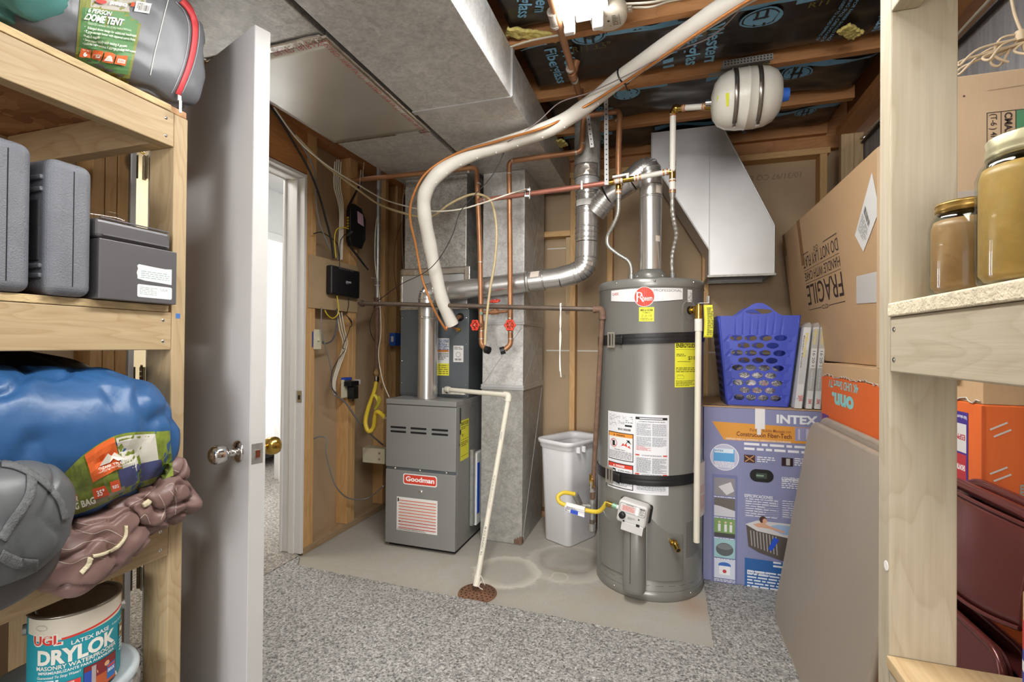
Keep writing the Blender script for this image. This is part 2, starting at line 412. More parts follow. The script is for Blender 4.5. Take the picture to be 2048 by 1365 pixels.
# ---------------------------------------------------------------- soft goods
from mathutils.bvhtree import BVHTree
def soft(c, hx, hy, hz, e=(.7, .7), amp=(.012,), fr=(6,), seed=0, n=72, st=(1, 1, 1), flatz=None, ridge=0., shape=None):
    """closed stuffed form: superellipsoid with folds; hx, hy, hz are half-axis vectors"""
    c, hx, hy, hz = V(c), V(hx), V(hy), V(hz)
    def sp(a, p): return math.copysign(abs(a) ** p, a)
    def f(u, v):
        th = 2 * pi * u; ph = -pi / 2 + pi * v
        x, y, z = sp(cos(ph), e[1]) * sp(cos(th), e[0]), sp(cos(ph), e[1]) * sp(sin(th), e[0]), sp(sin(ph), e[1])
        if shape: x, y, z = shape(x, y, z)
        p = c + hx * x + hy * y + hz * z; d = (p - c).normalized(); k = 0
        for a, q in zip(amp, fr): k += a * noise.noise(V((p.x * q * st[0] + seed, p.y * q * st[1], p.z * q * st[2])))
        if ridge: k -= ridge * max(0, 1 - abs(noise.noise(V((p.x * fr[0] * 1.7 * st[0] + seed + 9, p.y * fr[0] * 1.7 * st[1], p.z * fr[0] * 1.7 * st[2])))) * 6)
        p = p + d * k
        if flatz is not None and p.z < flatz: p.z = flatz
        return p
    return f, n
def soft_mb(mat, *a, **k): f, n = soft(*a, **k); mb = MB(mat); mb.grid(f, n * 2, n, wrapu=True); return mb
def bvh_of(mb): return BVHTree.FromPolygons([tuple(v) for v in mb.v], mb.f)
def surf_map(bvh, quad, w, h, fall=1.3):
    """artwork (0..w, 0..h) lies on the surface first met through the four given frame positions: bottom-left, bottom-right, top-right, top-left"""
    q = [V(p) for p in quad]
    def f(u, v, l):
        a, b = u / w, v / h; p = q[0] * (1 - a) * (1 - b) + q[1] * a * (1 - b) + q[2] * a * b + q[3] * (1 - a) * b
        r = ray(p.x, p.y).normalized(); hit = bvh.ray_cast(E0, r)
        if hit[0] is None: return E0 + r * fall
        n_ = hit[1]
        if n_.dot(r) > 0: n_ = -n_
        return hit[0] + n_ * (l + .0006)
    return f

def islands(o, name):
    """give every loose piece of a repeated fitting its own part"""
    me = o.data; n = len(me.vertices); pa = list(range(n))
    def f(i):
        while pa[i] != i: pa[i] = pa[pa[i]]; i = pa[i]
        return i
    co = {}
    for v in me.vertices:
        k = tuple(round(c, 5) for c in v.co)
        if k in co: pa[f(v.index)] = f(co[k])
        else: co[k] = v.index
    for e in me.edges: pa[f(e.vertices[0])] = f(e.vertices[1])
    gr = {}
    for p in me.polygons: gr.setdefault(f(p.vertices[0]), []).append(p)
    if len(gr) < 2: o.name = name; return [o]
    out = []
    for g in gr.values():
        ix = {}; vs = []; fs = []
        for p in g:
            fs.append([ix.setdefault(i, len(ix)) for i in p.vertices])
        vs = [None] * len(ix)
        for i, j in ix.items(): vs[j] = tuple(me.vertices[i].co)
        m2 = bpy.data.meshes.new(name); m2.from_pydata(vs, [], fs)
        for m in me.materials: m2.materials.append(m)
        m2.polygons.foreach_set('material_index', [p.material_index for p in g]); m2.polygons.foreach_set('use_smooth', [p.use_smooth for p in g]); m2.update()
        q = bpy.data.objects.new(name, m2); COL.objects.link(q); q.parent = o.parent; q.location = o.location; out.append(q)
    bpy.data.objects.remove(o); return out
# ================================================================ the room
XL, YB, XR, ZC = -1.935, 3.27, 1.05, 2.47
def concrete():
    t = NT('concrete_slab'); vec = t.coord((1, 1, 1), False)
    a = t.noise(vec, 1.7, 5, .6, .8); b = t.noise(vec, 9, 6, .65, 1.2); c = t.noise(vec, 90, 3)
    col = t.mix(a, '#9b978f', '#bab6ae'); col = t.mix(t.ramp(b, [(.42, .0), (.68, .75)]), col, '#aca391')
    col = t.mix(.22, col, t.mix(c, '#85807a', '#cdc9be'))
    def ringstain(x, y, r, w, colr, amt, sy=1.):
        tc = t.new('ShaderNodeTexCoord'); mp = t.new('ShaderNodeMapping'); mp.inputs['Location'].default_value = (-x, -y * sy, 0); mp.inputs['Scale'].default_value = (1, sy, 1)
        t.ln(tc.outputs['Object'], mp.inputs['Vector'])
        ln_ = t.new('ShaderNodeVectorMath', operation='LENGTH'); t.ln(mp.outputs[0], ln_.inputs[0])
        ad = t.new('ShaderNodeMath', operation='MULTIPLY_ADD'); t.ln(b, ad.inputs[0]); ad.inputs[1].default_value = .08; t.ln(ln_.outputs['Value'], ad.inputs[2])
        f = t.ramp(ad.outputs[0], [(max(0, r + .04 - w), 0.), (r + .04, amt), (r + .04 + w * .4, 0.)] if w < r else [(0, amt), (r + .04, 0.)])
        return t.mix(f, col, colr)
    col = ringstain(-.79, 2.42, .17, .05, '#e2ddd0', .55)
    col = ringstain(-.50, 2.66, .16, .05, '#8f8578', .5)
    col = ringstain(-.50, 2.62, .22, .06, '#d6d0c2', .4)
    col = ringstain(-.51, 2.45, .05, .012, '#d0ccc2', .5)
    col = ringstain(.13, 2.38, .10, .5, '#b08052', .7, .6)
    col = ringstain(-.25, 2.36, .12, .5, '#a88a66', .45)
    col = ringstain(-.851, 2.161, .15, .5, '#8f7a62', .55)
    t.base(col); t.bump(t.mix(.5, b, c), .12, .004); return t.set(t.ramp(b, [(.3, .45), (.7, .75)]), 0)
def carpet_mat(name, c1, c2, c3, sc=1.):
    t = NT(name); vec = t.coord((1, 1, 1), False)
    n = t.noise(vec, 105 * sc, 2, .7, .3); m = t.noise(vec, 60 * sc, 3, .7, 1.5)
    c = t.ramp(n, [(.36, c3), (.46, c1), (.58, c2), (.7, '#f2eee6')]); c = t.mix(t.ramp(m, [(.35, .0), (.65, .6)]), c, c1)
    t.base(c); t.bump(m, 1., .02); return t.set(.95, 0)
CARPET = carpet_mat('speckled_carpet', '#aaa8a5', '#dad8d4', '#55524f')
CARPET2 = carpet_mat('hall_carpet', '#a99f94', '#d2cabf', '#6a6058')
fl = MB(concrete()); fl.box((-2.06, -2.5, -.1), (XR, 3.5, 0)); tag(obj('floor', fl), 'bare stained concrete slab under the furnace and water heater', 'floor', kind='structure')
# carpet with a ragged cut edge around the bare slab
random.seed(5)
def carpet_sheet(name, outline, mat, label, h=.013, floor=0.):
    m = MB(mat); P = []
    n = len(outline)
    for i in range(n):
        a = V(outline[i]); b = V(outline[(i + 1) % n]); L = (b - a).length; k = max(1, int(L / .006)) if outline[i][2:] != (1,) and L > .3 else 1
        for j in range(k):
            t_ = j / k; jit = .0035 if 0 < j else 0
            P.append(V((a.x + (b.x - a.x) * t_ + random.uniform(-jit, jit), a.y + (b.y - a.y) * t_ + random.uniform(-jit, jit), floor)))
    m.prism(P, (0, 0, h)); o = obj(name, m); return tag(o, label, 'carpet', kind='structure')
carpet_sheet('floor_carpet', [(-1.93, -2.4), (XR, -2.4), (XR, 3.25), (.20, 3.25), (.195, 2.05), (-1.86, 2.105), (-1.93, 2.2)], CARPET, 'grey speckled cut-pile carpet around the bare concrete')
carpet_sheet('floor_carpet', [(-6.2, -.5), (-1.935, -.5), (-1.935, 2.2), (-2.06, 2.26), (-2.06, 5.2), (-6.2, 5.2)], CARPET2, 'beige speckled carpet running through the doorway', h=.014)
hf = MB(concrete()); hf.box((-6.3, -.6, -.1), (-2.06, 5.3, 0)); tag(obj('floor', hf), 'floor under the bedroom carpet beyond the doorway', 'floor', kind='structure')

DRY = plain('drywall_back_paper', '#b39b7c', .85, 0, .07, 3, .05, 60)
WALLW = plain('white_wall_paint', '#dedddb', .8, 0, .02)
TRIM = plain('white_trim_paint', '#e9e8e6', .4, 0, .02)
CREAM = plain('cream_wall_paint', '#e3cfa8', .8, 0, .02)
TAPE = ink('#d9d3c6')
# ---- left wall
wl = struct('wall_left', 'open stud wall with brown drywall backs and a doorway')
def slab(name, a, b, m, parent, bevel=.0015, label=None): mb = MB(m); mb.box(a, b); return obj(name, mb, parent, bevel=bevel, seg=1, label=label)
slab('drywall', (-2.035, -2.4, 0), (-2.022, 1.29, ZC), DRY, wl, 0)
slab('drywall', (-2.035, 2.23, 0), (-2.022, YB + .09, ZC), DRY, wl, 0)
slab('drywall', (-2.035, 1.29, 2.15), (-2.022, 2.23, ZC), DRY, wl, 0)
slab('hall_side_board', (-2.048, -2.4, 0), (-2.0355, 1.29, ZC), WALLW, wl, 0)
slab('hall_side_board', (-2.048, 2.23, 0), (-2.0355, YB + .09, ZC), WALLW, wl, 0)
slab('hall_side_board', (-2.048, 1.29, 2.15), (-2.0355, 2.23, ZC), WALLW, wl, 0)
for y in (-1.6, -1.19, -.78, -.37, .04, .45, .86, 1.165, 1.206, 1.247, 2.232, 2.27, 2.62, 2.659, 3.03, 3.19, 3.229):
    slab('stud', (-2.021, y, .039), (XL, y + .038, 2.395), STUD('z'), wl)
slab('bottom_plate', (-2.021, 2.232, .001), (XL, YB + .09, .038), wood('dusty_plate', '#b49a78', '#8d7354', 'y'), wl)
slab('bottom_plate', (-2.021, -2.4, .001), (XL, 1.285, .038), STUD('y'), wl)
slab('top_plate', (-2.021, -2.4, 2.396), (XL, YB + .09, 2.434), JOIST('y'), wl)
slab('top_plate', (-2.021, -2.4, 2.435), (XL, YB + .09, 2.469), JOIST('y'), wl)
slab('header', (-2.021, 1.286, 2.155), (XL, 2.231, 2.395), wood('header_wood', '#c28a52', '#9a5f30', 'y'), wl)
# ---- doorway jambs, stops, strike
dj = struct('door_1', 'white painted door frame of the doorway'); dj['category'] = 'door frame'
def jamb(name, a, b): return slab(name, a, b, TRIM, dj, .002)
jamb('strike_jamb', (-2.06, 2.211, .0145), (XL + .002, 2.2305, 2.13))
jamb('hinge_jamb', (-2.06, 1.292, .0145), (XL + .002, 1.312, 2.13))
jamb('head_jamb', (-2.06, 1.292, 2.131), (XL + .002, 2.2305, 2.15))
jamb('stop', (-2.013, 2.199, .0145), (-1.975, 2.2105, 2.118)); jamb('stop', (-2.013, 1.3125, .0145), (-1.975, 1.325, 2.118)); jamb('stop', (-2.013, 1.3125, 2.119), (-1.975, 2.2105, 2.1305))
jamb('casing', (-2.075, 2.2, .0145), (-2.0605, 2.262, 2.19)); jamb('casing', (-2.075, 1.25, .0145), (-2.0605, 1.305, 2.19)); jamb('casing', (-2.075, 1.306, 2.125), (-2.0605, 2.199, 2.19))
mb = MB(CHROME); mb.box((-1.972, 2.2085, .865), (-1.938, 2.2108, .93)); mb.use(DARK).box((-1.962, 2.2078, .88), (-1.948, 2.2086, .905)); obj('strike_plate', mb, dj, label='chrome strike plate')
# ---- rooms beyond the doorway
wh = struct('wall_hall', 'pale hallway wall with an opening into a bright bedroom')
slab('wall_panel', (-3.22, -.5, .0145), (-3.12, 2.45, ZC), CREAM, wh, 0)
slab('wall_panel', (-3.22, 3.35, .0145), (-3.12, 5.1, ZC), WALLW, wh, 0)
slab('wall_panel', (-3.22, 2.45, 2.06), (-3.12, 3.35, ZC), WALLW, wh, 0)
slab('wall_panel', (-6.2, 5.05, .0145), (-2.05, 5.15, ZC), WALLW, wh, 0)
slab('wall_panel', (-6.2, -.6, .0145), (-2.05, -.5, ZC), CREAM, wh, 0)
slab('wall_panel', (-6.25, -.5, .0145), (-6.15, 5.05, ZC), plain('bedroom_wall_paint', '#e8eaec', .8, 0, .02), wh, 0)
oc = struct('door_2', 'white casing around the bedroom opening'); oc['category'] = 'door frame'
slab('casing', (-3.12, 3.29, .0145), (-3.10, 3.36, 2.11), TRIM, oc, .003); slab('casing', (-3.12, 2.39, .0145), (-3.10, 2.46, 2.11), TRIM, oc, .003); slab('casing', (-3.12, 2.46, 2.045), (-3.10, 3.29, 2.11), TRIM, oc, .003)
mb = MB(plain('hall_ceiling_paint', '#dcdcdc', .8, 0, .02)); mb.box((-6.2, -.6, ZC + .001), (-2.05, 5.15, ZC + .05)); tag(obj('ceiling', mb), 'smooth white ceiling of the hall and bedroom', 'ceiling', kind='structure')
mb = MB(TRIM); mb.box((-6.14, 2.2, .9), (-6.12, 4.6, .96)); mb.box((-6.14, 2.2, 2.2), (-6.12, 4.6, 2.26)); mb.box((-6.14, 2.2, .96), (-6.12, 2.26, 2.2)); mb.box((-6.14, 4.54, .96), (-6.12, 4.6, 2.2)); mb.box((-6.14, 3.38, .96), (-6.12, 3.42, 2.2))
w1 = obj('window_1', mb); tag(w1, 'bright bedroom window seen through the doorway', 'window', kind='structure')
mb = MB(glow('window_daylight', '#eaf2fb', 9.)); mb.box((-6.147, 2.26, .96), (-6.142, 4.54, 2.2)); obj('pane', mb, w1)
# bed
bd = thing('bed', 'bed with rumpled white bedding in the bright bedroom beyond the doorway', 'bed', (-4.0, 3.4, .014))
def bedtop(u, v):
    x = -4.95 + 1.35 * u; y = 2.65 + 2.1 * v; e = min(u, 1 - u, v, 1 - v); z = .64 + .05 * noise.noise(V((x * 3, y * 3, 1))) - (.06 * max(0, 1 - e * 14) ** 2); return V((x, y, z))
mb = MB(plain('bedding', '#f4f4f6', .8, 0, .03, 8, .4, 9)); mb.grid(bedtop, 40, 50)
def drape(u, v):
    per = [(-3.6, 2.65), (-3.6, 4.75)]; y = 2.65 + 2.1 * u; x = -3.6 + .04 * sin(u * 40) * v + .04 * v; z = .62 - v * (.44 + .06 * sin(u * 23 + 1)); return V((x, y, z + .05 * noise.noise(V((x * 3, y * 3, 1))) * (1 - v)))
mb.grid(drape, 60, 14)
mb.grid(lambda u, v: V((-3.6 - 1.35 * u, 2.65 - .03 * v + .03 * sin(u * 30) * v, .60 - v * (.42 + .05 * sin(u * 19)))), 50, 12); obj('quilt', mb, bd)
mb = MB(plain('bed_base_cloth', '#5c5a5a', .9)); mb.box((-4.9, 2.72, .08), (-3.66, 4.7, .58)); obj('bed_base', mb, bd)
for x in (-4.8, -3.74):
    for y in (2.8, 4.6): mb = MB(BLACKP); mb.cyl((x, y, .0145), (x, y, .08), .03); obj('leg', mb, bd)
# ---- back wall
wb = struct('wall_back', 'open stud wall backed by brown drywall behind the water heater')
slab('drywall', (-2.02, YB + .09, 0), (XR, YB + .103, ZC), DRY, wb, 0)
slab('bottom_plate', (-1.934, YB, .001), (.9, YB + .089, .038), wood('plate_wood', '#a97a52', '#80563a', 'x'), wb)
for x in (-1.55, -1.14, -.625, -.375, .225, .875): slab('stud', (x, YB, .039), (x + .038, YB + .089, 2.352), STUD('z'), wb)
slab('blocking', (-.95, YB, 1.955), (-.626, YB + .089, 1.993), STUD('x'), wb); slab('block', (-.66, YB + .02, 1.45), (-.626, YB + .07, 1.95), PINE2('z'), wb)
slab('top_plate', (-1.934, YB, 2.353), (.93, YB + .089, 2.391), STUD('x'), wb)
slab('rim_board', (-1.934, YB + .03, 2.392), (XR, YB + .07, 2.70), JOIST('x'), wb)
pr = Print(lambda u, v, l: V((u, YB + .0898 - l, v)))
pr.rect(-.587, 1.155, -.376, 1.165, TAPE); pr.rect(-.81, 1.155, -.626, 1.165, TAPE); pr.rect(-.336, 1.155, .224, 1.165, TAPE); pr.rect(.264, 1.155, .87, 1.165, TAPE); pr.rect(-.81, 1.885, -.626, 1.893, TAPE)
pr.text('10/31/97 CQ B 0316', .80, 2.285, .035, '#8d7a60', rot=180, shear=.1)
pr.text('11-83', -.62, .99, .03, '#97866b', rot=180); pr.text('316', -.26, 1.03, .04, '#a08e72', rot=180); pr.done('printed_marks', wb)
# ---- right wall: poured concrete foundation
t = NT('foundation_concrete'); vec = t.coord((3.5, 3.5, .25), False); n = t.noise(vec, 6, 5, .65, .6); n2 = t.noise(t.coord((1, 1, 1), False), 40, 4)
t.base(t.mix(.25, t.ramp(n, [(.3, '#85868a'), (.5, '#a2a3a6'), (.66, '#bfc0c2')]), t.mix(n2, '#7f8083', '#c9c9cb'))); t.bump(n2, .2, .004); FOUND = t.set(.85, 0)
wr = struct('wall_right', 'grey poured concrete foundation wall with drip marks'); mb = MB(FOUND); mb.box((XR + .001, -2.5, 0), (XR + .2, 3.5, 2.37)); obj('foundation', mb, wr)
slab('sill_plate', (.913, -2.4, 2.40), (1.006, 3.12, 2.438), JOIST('y'), wr); slab('sill_plate', (XR - .03, -2.4, 2.44), (XR + .17, 3.3, 2.69), JOIST('y'), wr)
slab('corner_post', (.938, 3.12, .0135), (1.0, 3.158, 2.399), PINE2('z'), wr); slab('corner_post', (1.001, 3.12, .0135), (1.045, 3.158, 2.399), PINE2('z'), wr)
# ---- ceiling: joists, subfloor
ce = struct('ceiling', 'open joist ceiling with faced insulation between the joists')
JY = [-2.0, -1.52, -1.04, -.56, -.08, .47, .96, 1.44, 1.925, 2.395, 2.835]
for y in JY: slab('joist', (-1.93, y, ZC + .0005), (.912, y + .038, ZC + .235), JOIST('x'), ce)
slab('joist', (-1.93, 3.26, ZC + .0005), (.912, 3.298, ZC + .235), JOIST('x'), ce)
mb = MB(osb('subfloor_board')); mb.box((-2.05, -2.5, ZC + .236), (XR + .2, 3.5, ZC + .255)); obj('subfloor', mb, ce)
# ---- faced insulation batts, one per bay
BATT = plain('black_poly_facing', '#2a2420', .33, 0, .22, 5, .25, 7, Specular_IOR_Level=.6)
FLUFF = plain('fibreglass_fluff', '#d8c676', .95, 0, .2, 60, .9, 160)
BLUE1, BLUE2 = '#7db4d6', '#86bfe0'
def batt(y0, y1, x0, x1, seed, label, marks, sag=.03):
    t = thing('insulation_batt', label, 'insulation', ((x0 + x1) / 2, (y0 + y1) / 2, ZC + .07), 'faced insulation batts between the joists')
    def zz(x, y):
        e = min(1, (y - y0) / .05, (y1 - y) / .05, (x1 - x) / .05 + .2); e = max(0, e)
        return ZC + .075 - sag * e ** .6 - .018 * e * noise.noise(V((x * 4 + seed * 9, y * 9, seed))) - .006 * noise.noise(V((x * 14, y * 22, seed * 3)))
    mb = MB(BATT); nx = int((x1 - x0) / .022); mb.grid(lambda u, v: V((x0 + (x1 - x0) * u, y0 + (y1 - y0) * v, zz(x0 + (x1 - x0) * u, y0 + (y1 - y0) * v))), nx, 24)
    o = obj('facing', mb, t, solid=.002)
    mb = MB(FLUFF); mb.box((x0 + .01, y0 + .004, ZC + .09), (x1 - .01, y1 - .004, ZC + .2)); obj('fibre_fill', mb, t)
    pr = Print(lambda u, v, l: V((x0 + u, y1 - v, zz(x0 + u, y1 - v) - .0022 - l * 2)), step=.00025, seg=.015, two=True); marks(pr, x1 - x0, y1 - y0); pr.done('printed_facing', t)
    return t
def stripe(pr, u0, u1, v, w=.03, k=1.):
    n = int((u1 - u0) / .02); pr._p([p for i in range(n + 1) for p in ((u0 + (u1 - u0) * i / n, v - w / 2 + .012 * sin(i * .35 * k)), (u0 + (u1 - u0) * i / n, v + w / 2 + .016 * sin(i * .3 * k + 1)))], [(2 * i, 2 * i + 2, 2 * i + 3, 2 * i + 1) for i in range(n)], BLUE1); pr.up()
def roundel(pr, u, v, r):
    pr.disc(u, v, r * 1.35, BLUE1, r); pr.disc(u, v, r * 1.2, '#2a2420', r * .86)
    pr.disc(u, v, r * 1.1, BLUE1, r * .78)
    for s in (-1, 1): pr.rect(u + s * r * .30 - r * .09, v - r * .85, u + s * r * .30 + r * .09, v + r * .85, '#2a2420')
    pr.rect(u - r * .5, v - r * .1, u + r * .5, v + r * .1, '#2a2420')
def maker(pr, u, v, h=.055, rot=-90):
    pr.text('Western', u, v, h, BLUE2, rot=rot, bold=.02, al='C'); pr.text('Fiberglass', u - h * 1.35, v, h, BLUE2, rot=rot, bold=.02, al='C')
def mk_a(pr, L, D):     # bay nearest the lamp
    stripe(pr, .0, .42, D * .62, .07, 1.2); maker(pr, .16, D * .5, .05, -110); stripe(pr, .9, L, D * .7)
def mk_b(pr, L, D):
    stripe(pr, 0, .12, D - .05, .03); stripe(pr, .33, 1.28, D - .05, .035); maker(pr, .17, D * .47, .052); roundel(pr, .30, D - .045, .055)
    pr.text('R11 3.5"', .22, D - .13, .035, '#5f5a30', shear=.1); pr.text('R11 3.5"', .66, D - .16, .035, '#7d7838', shear=.1); pr.text('R11', 1.13, D - .12, .035, '#7d7838')
    maker(pr, .78, D * .42, .06); roundel(pr, .97, D - .13, .058); stripe(pr, 1.08, L, D - .06, .035)
    pr.fuzz(.60, .06, .66, .2, 3, BLUE1); 
    for i in range(3): pr.text(('VAPOR BARRIER SHOULD FACE', 'LIVING SPACE. CARE SHOULD BE', 'USED TO AVOID RIPPING OF')[i], 1.27 - i * .022, D * .5, .012, BLUE2, rot=-100, al='C', bold=0)
    maker(pr, 1.47, D * .5, .045)
def mk_c(pr, L, D):
    stripe(pr, .25, .62, D - .06, .03); roundel(pr, .42, D - .1, .05); maker(pr, .30, D * .28, .04); stripe(pr, .80, L, D - .07, .03); roundel(pr, 1.20, D - .12, .05)
    pr.text('WESTERN', 1.04, .1, .02, BLUE1, rot=-90)
def mk_d(pr, L, D):
    stripe(pr, 0, .3, D - .1, .05); maker(pr, .2, D * .6, .04, -80); stripe(pr, .55, L, D - .12, .035); roundel(pr, 1.35, D - .14, .04); pr.fuzz(.92, D * .3, 1.1, D * .42, 4, BLUE1)
    pr.text('WESTERN FIBERGLASS', .98, D * .75, .018, BLUE1, rot=-70)
X0 = -.615
batt(-.04, .468, X0, .91, 1, 'black-faced insulation batt over the camera side of the ceiling', mk_b)
batt(.51, .958, X0, .91, 2, 'black-faced insulation batt between joists above the tube light', mk_a)
batt(1.0, 1.438, X0, .91, 3, 'black-faced insulation batt crossing above the middle of the tube light', mk_b)
batt(1.48, 1.923, X0, .91, 4, 'crumpled black batt above the lamp end with torn edge by the big duct', mk_a, .04)
batt(1.965, 2.393, X0, .91, 5, 'black batt printed with blue maker lettering just behind the round ceiling alarm', mk_b, .04)
batt(2.435, 2.833, X0, .91, 6, 'black batt with blue stripe directly above the white expansion tank', mk_c, .04)
batt(2.875, 3.255, X0, .91, 7, 'last black batt against the back wall rim board', mk_d, .035)
# torn fibreglass poking out by the duct, loose facing flaps
random.seed(3)
def tuft(px, py, z, L, w, ang, label):
    c = aZ(px, py, z); mb = MB(FLUFF); d = V((cos(ang), sin(ang), 0)); n = V((-sin(ang), cos(ang), 0))
    mb.grid(lambda u, v: c + d * (u - .5) * L + n * ((v - .5) * w * (1 + .6 * noise.noise(V((u * 7, 0, px))))) + V((0, 0, .012 * noise.noise(V((u * 9, v * 5, px))) - .004)), 24, 8)
    return tag(obj('torn_insulation', mb, solid=.012), label, 'insulation', 'torn yellow fibreglass pieces')
tuft(1065, 68, 2.49, .22, .05, .5, 'torn yellow fibreglass strip beside the copper pipe near the lamp')
tuft(1120, 285, 2.44, .10, .06, 1.3, 'yellow fibreglass bulging at the end of the overhead duct')
tuft(1700, 62, 2.475, .10, .05, .8, 'small yellow fibreglass tear in the facing near the front post')
# ================================================================ overhead ducts
ZD = 2.255
def seam_strip(name, a, b, parent, m=GALV): mb = MB(m); mb.box(a, b); return obj(name, mb, parent, bevel=.001, seg=1)
rd = thing('supply_duct', 'wide galvanised trunk duct beside the insulation with bright side face', 'duct', (-.87, 1.0, ZD))
mb = MB(GALV); mb.box((-1.095, -2.3, ZD), (-.63, 3.262, ZC - .004)); obj('trunk', mb, rd, bevel=.003)
mb = MB(GALVP)
for y in (-.4, 1.02, 1.93): mb.box((-1.1, y, ZD - .004), (-.626, y + .03, ZD + .0005))
obj('drive_cleat', mb, rd)
for y in (-.4, 1.02, 1.93): seam_strip('side_slip', (-.632, y, ZD), (-.622, y + .025, ZC - .006), rd, GALVP)
ld = thing('return_duct', 'spangled galvanised duct along the stud wall with foil-taped patch', 'duct', (-1.39, 1.0, ZD))
mb = MB(galv('galvanised_spangled', '#8b8983', '#d6d4cc', 40, .36, .5)); mb.box((-1.655, -2.3, ZD + .003), (-1.125, 1.38, ZC - .004)); obj('trunk', mb, ld, bevel=.003)
mb = MB(GALV); mb.box((-1.655, 1.3805, ZD), (-1.125, 3.262, ZC - .004)); obj('trunk', mb, ld, bevel=.003)
mb = MB(plain('smooth_tin', '#cdc9bf', .3, .55, .06, 3)); mb.grid(lambda u, v: V((-1.66 + .53 * u, 1.39 + .72 * v, ZD - .003 - .006 * sin(pi * u) * sin(pi * v))), 24, 24); obj('patch_panel', mb, ld, solid=.0012)
FOIL = plain('foil_tape', '#c7bfb4', .22, .8, .15, 20, .6, 45)
random.seed(9)
def foil(parent, a, b, w, z, txt=True):
    a = V(a); b = V(b); d = (b - a).normalized(); n = V((-d.y, d.x, 0)); L = (b - a).length
    mb = MB(FOIL); mb.grid(lambda u, v: a + d * (u * L) + n * ((v - .5) * w * (1 + .12 * noise.noise(V((u * 6, v, L))))) - V((0, 0, .002 + .002 * noise.noise(V((u * 30, v * 6, w))))), 60, 6)
    o = obj('foil_tape', mb, parent, solid=.0006)
    if txt:
        pr = Print(lambda u, v, l: a + d * u + n * (w / 2 - v) * 1. - V((0, 0, .0075 + l)))
        x = .02
        while x < L - .1: pr.text('LISTED 181B FX', x, w * .3, .022, '#b5453a', bold=.0); pr.disc(x + .23, w * .45, .013, '#b5453a', ring=.002); x += .27
        pr.done('printed_tape', parent)
foil(ld, (-1.14, 1.36, ZD), (-1.14, 2.14, ZD), .06, ZD); foil(ld, (-1.65, 1.385, ZD), (-1.13, 1.385, ZD), .07, ZD); foil(ld, (-1.65, 2.1, ZD), (-1.3, 2.1, ZD), .05, ZD, False)
mb = MB(GALVP); mb.box((-1.66, 2.62, ZD - .004), (-1.12, 2.65, ZD + .0005)); obj('drive_cleat', mb, ld)
mb = MB(DARK); mb.box((-1.122, -2.2, ZD + .03), (-1.098, 3.25, ZD + .19)); tag(obj('gap_shade', mb), 'black strip painted in as the shade between the two ceiling ducts', 'painted shade')  # black box stands in for the shade inside the duct gap
# ---- vertical return drop right of the furnace
vd = thing('drop_duct', 'tall galvanised duct standing on the slab next to the furnace', 'duct', (-.94, 3.0, .001))
mb = MB(GALVD); mb.box((-1.073, 2.762, .001), (-.806, 3.25, .93)); obj('lower_section', mb, vd, bevel=.003)
mb = MB(GALV); mb.box((-1.07, 2.765, .931), (-.809, 3.25, 1.33)); obj('middle_section', mb, vd, bevel=.003)
mb = MB(GALV); mb.box((-1.073, 2.762, 1.331), (-.806, 3.25, ZD - .001)); obj('upper_section', mb, vd, bevel=.003)
for z in (.925, 1.32):
    mb = MB(GALVP); mb.box((-1.078, 2.757, z), (-.801, 3.25, z + .012)); mb.box((-1.076, 2.758, z + .012), (-.803, 3.25, z + .03)); obj('joint_flange', mb, vd, bevel=.001, seg=1)
for a, b, c in (((-1.06, 2.7615), (-.82, 2.7615), 1),):
    mb = MB(GALVP)
    for z0, z1 in ((.04, .9), (.96, 1.3), (1.37, 2.22)):
        for (x0, za), (x1, zb) in (((-1.06, z0), (-.82, z1)),): mb.tube([(x0, 2.7612, za), (x1, 2.7612, zb)], .0012, 6)
        mb.tube([(-.8055, 2.78, z0), (-.8055, 3.22, z1)], .0012, 6)
    obj('cross_break', mb, vd)
mb = MB(RUST); mb.grid(lambda u, v: V((-.806 - .05 * (1 - u), 2.7612, .004 + v * .05 * (.5 + .5 * u + .3 * noise.noise(V((u * 9, v * 5, 1)))))), 12, 5); mb.grid(lambda u, v: V((-.8055, 2.762 + .04 * u, .004 + v * .06 * (1 - u))), 10, 5); obj('rust_patch', mb, vd, label='rusty corner at the foot')
# ---- furnace
FX0, FX1, FY0, FY1 = -1.575, -1.122, 2.497, 3.2
fu = thing('furnace', 'dark grey gas furnace with red maker badge on its lower door', 'furnace', (-1.35, 2.85, .001))
mb = MB(FURN); mb.box((FX0 + .002, FY0 + .02, .02), (FX1, FY1, .868)); obj('cabinet', mb, fu, bevel=.004)
mb = MB(DARK); mb.box((FX0 + .01, FY0 + .03, .0015), (FX1 - .01, FY1 - .01, .0195)); obj('base_gap', mb, fu)
mb = MB(FURN); mb.box((FX0, FY0, .022), (FX1, FY0 + .0195, .455)); lo = obj('lower_door', mb, fu, bevel=.003)
mb = MB(FURN); mb.box((FX0, FY0, .472), (FX1, FY0 + .0195, .838)); up = obj('upper_door', mb, fu, bevel=.003)
mb = MB(FURN); mb.box((FX0 - .001, FY0 - .003, .842), (FX1 + .001, FY1, .872)); obj('top_cap', mb, fu, bevel=.003)
mb = MB(FURND); mb.box((FX0 + .003, FY0 + .006, .4555), (FX1 - .003, FY0 + .018, .4715)); obj('rail', mb, fu)
for x in (FX0 + .06, FX0 + .225, FX1 - .06): mb = MB(CHROME); mb.lathe([(0, -.004), (.005, -.003), (.007, 0)], (x, FY0 + .005, .463), (0, 1, 0), 12); obj('screw', mb, fu)
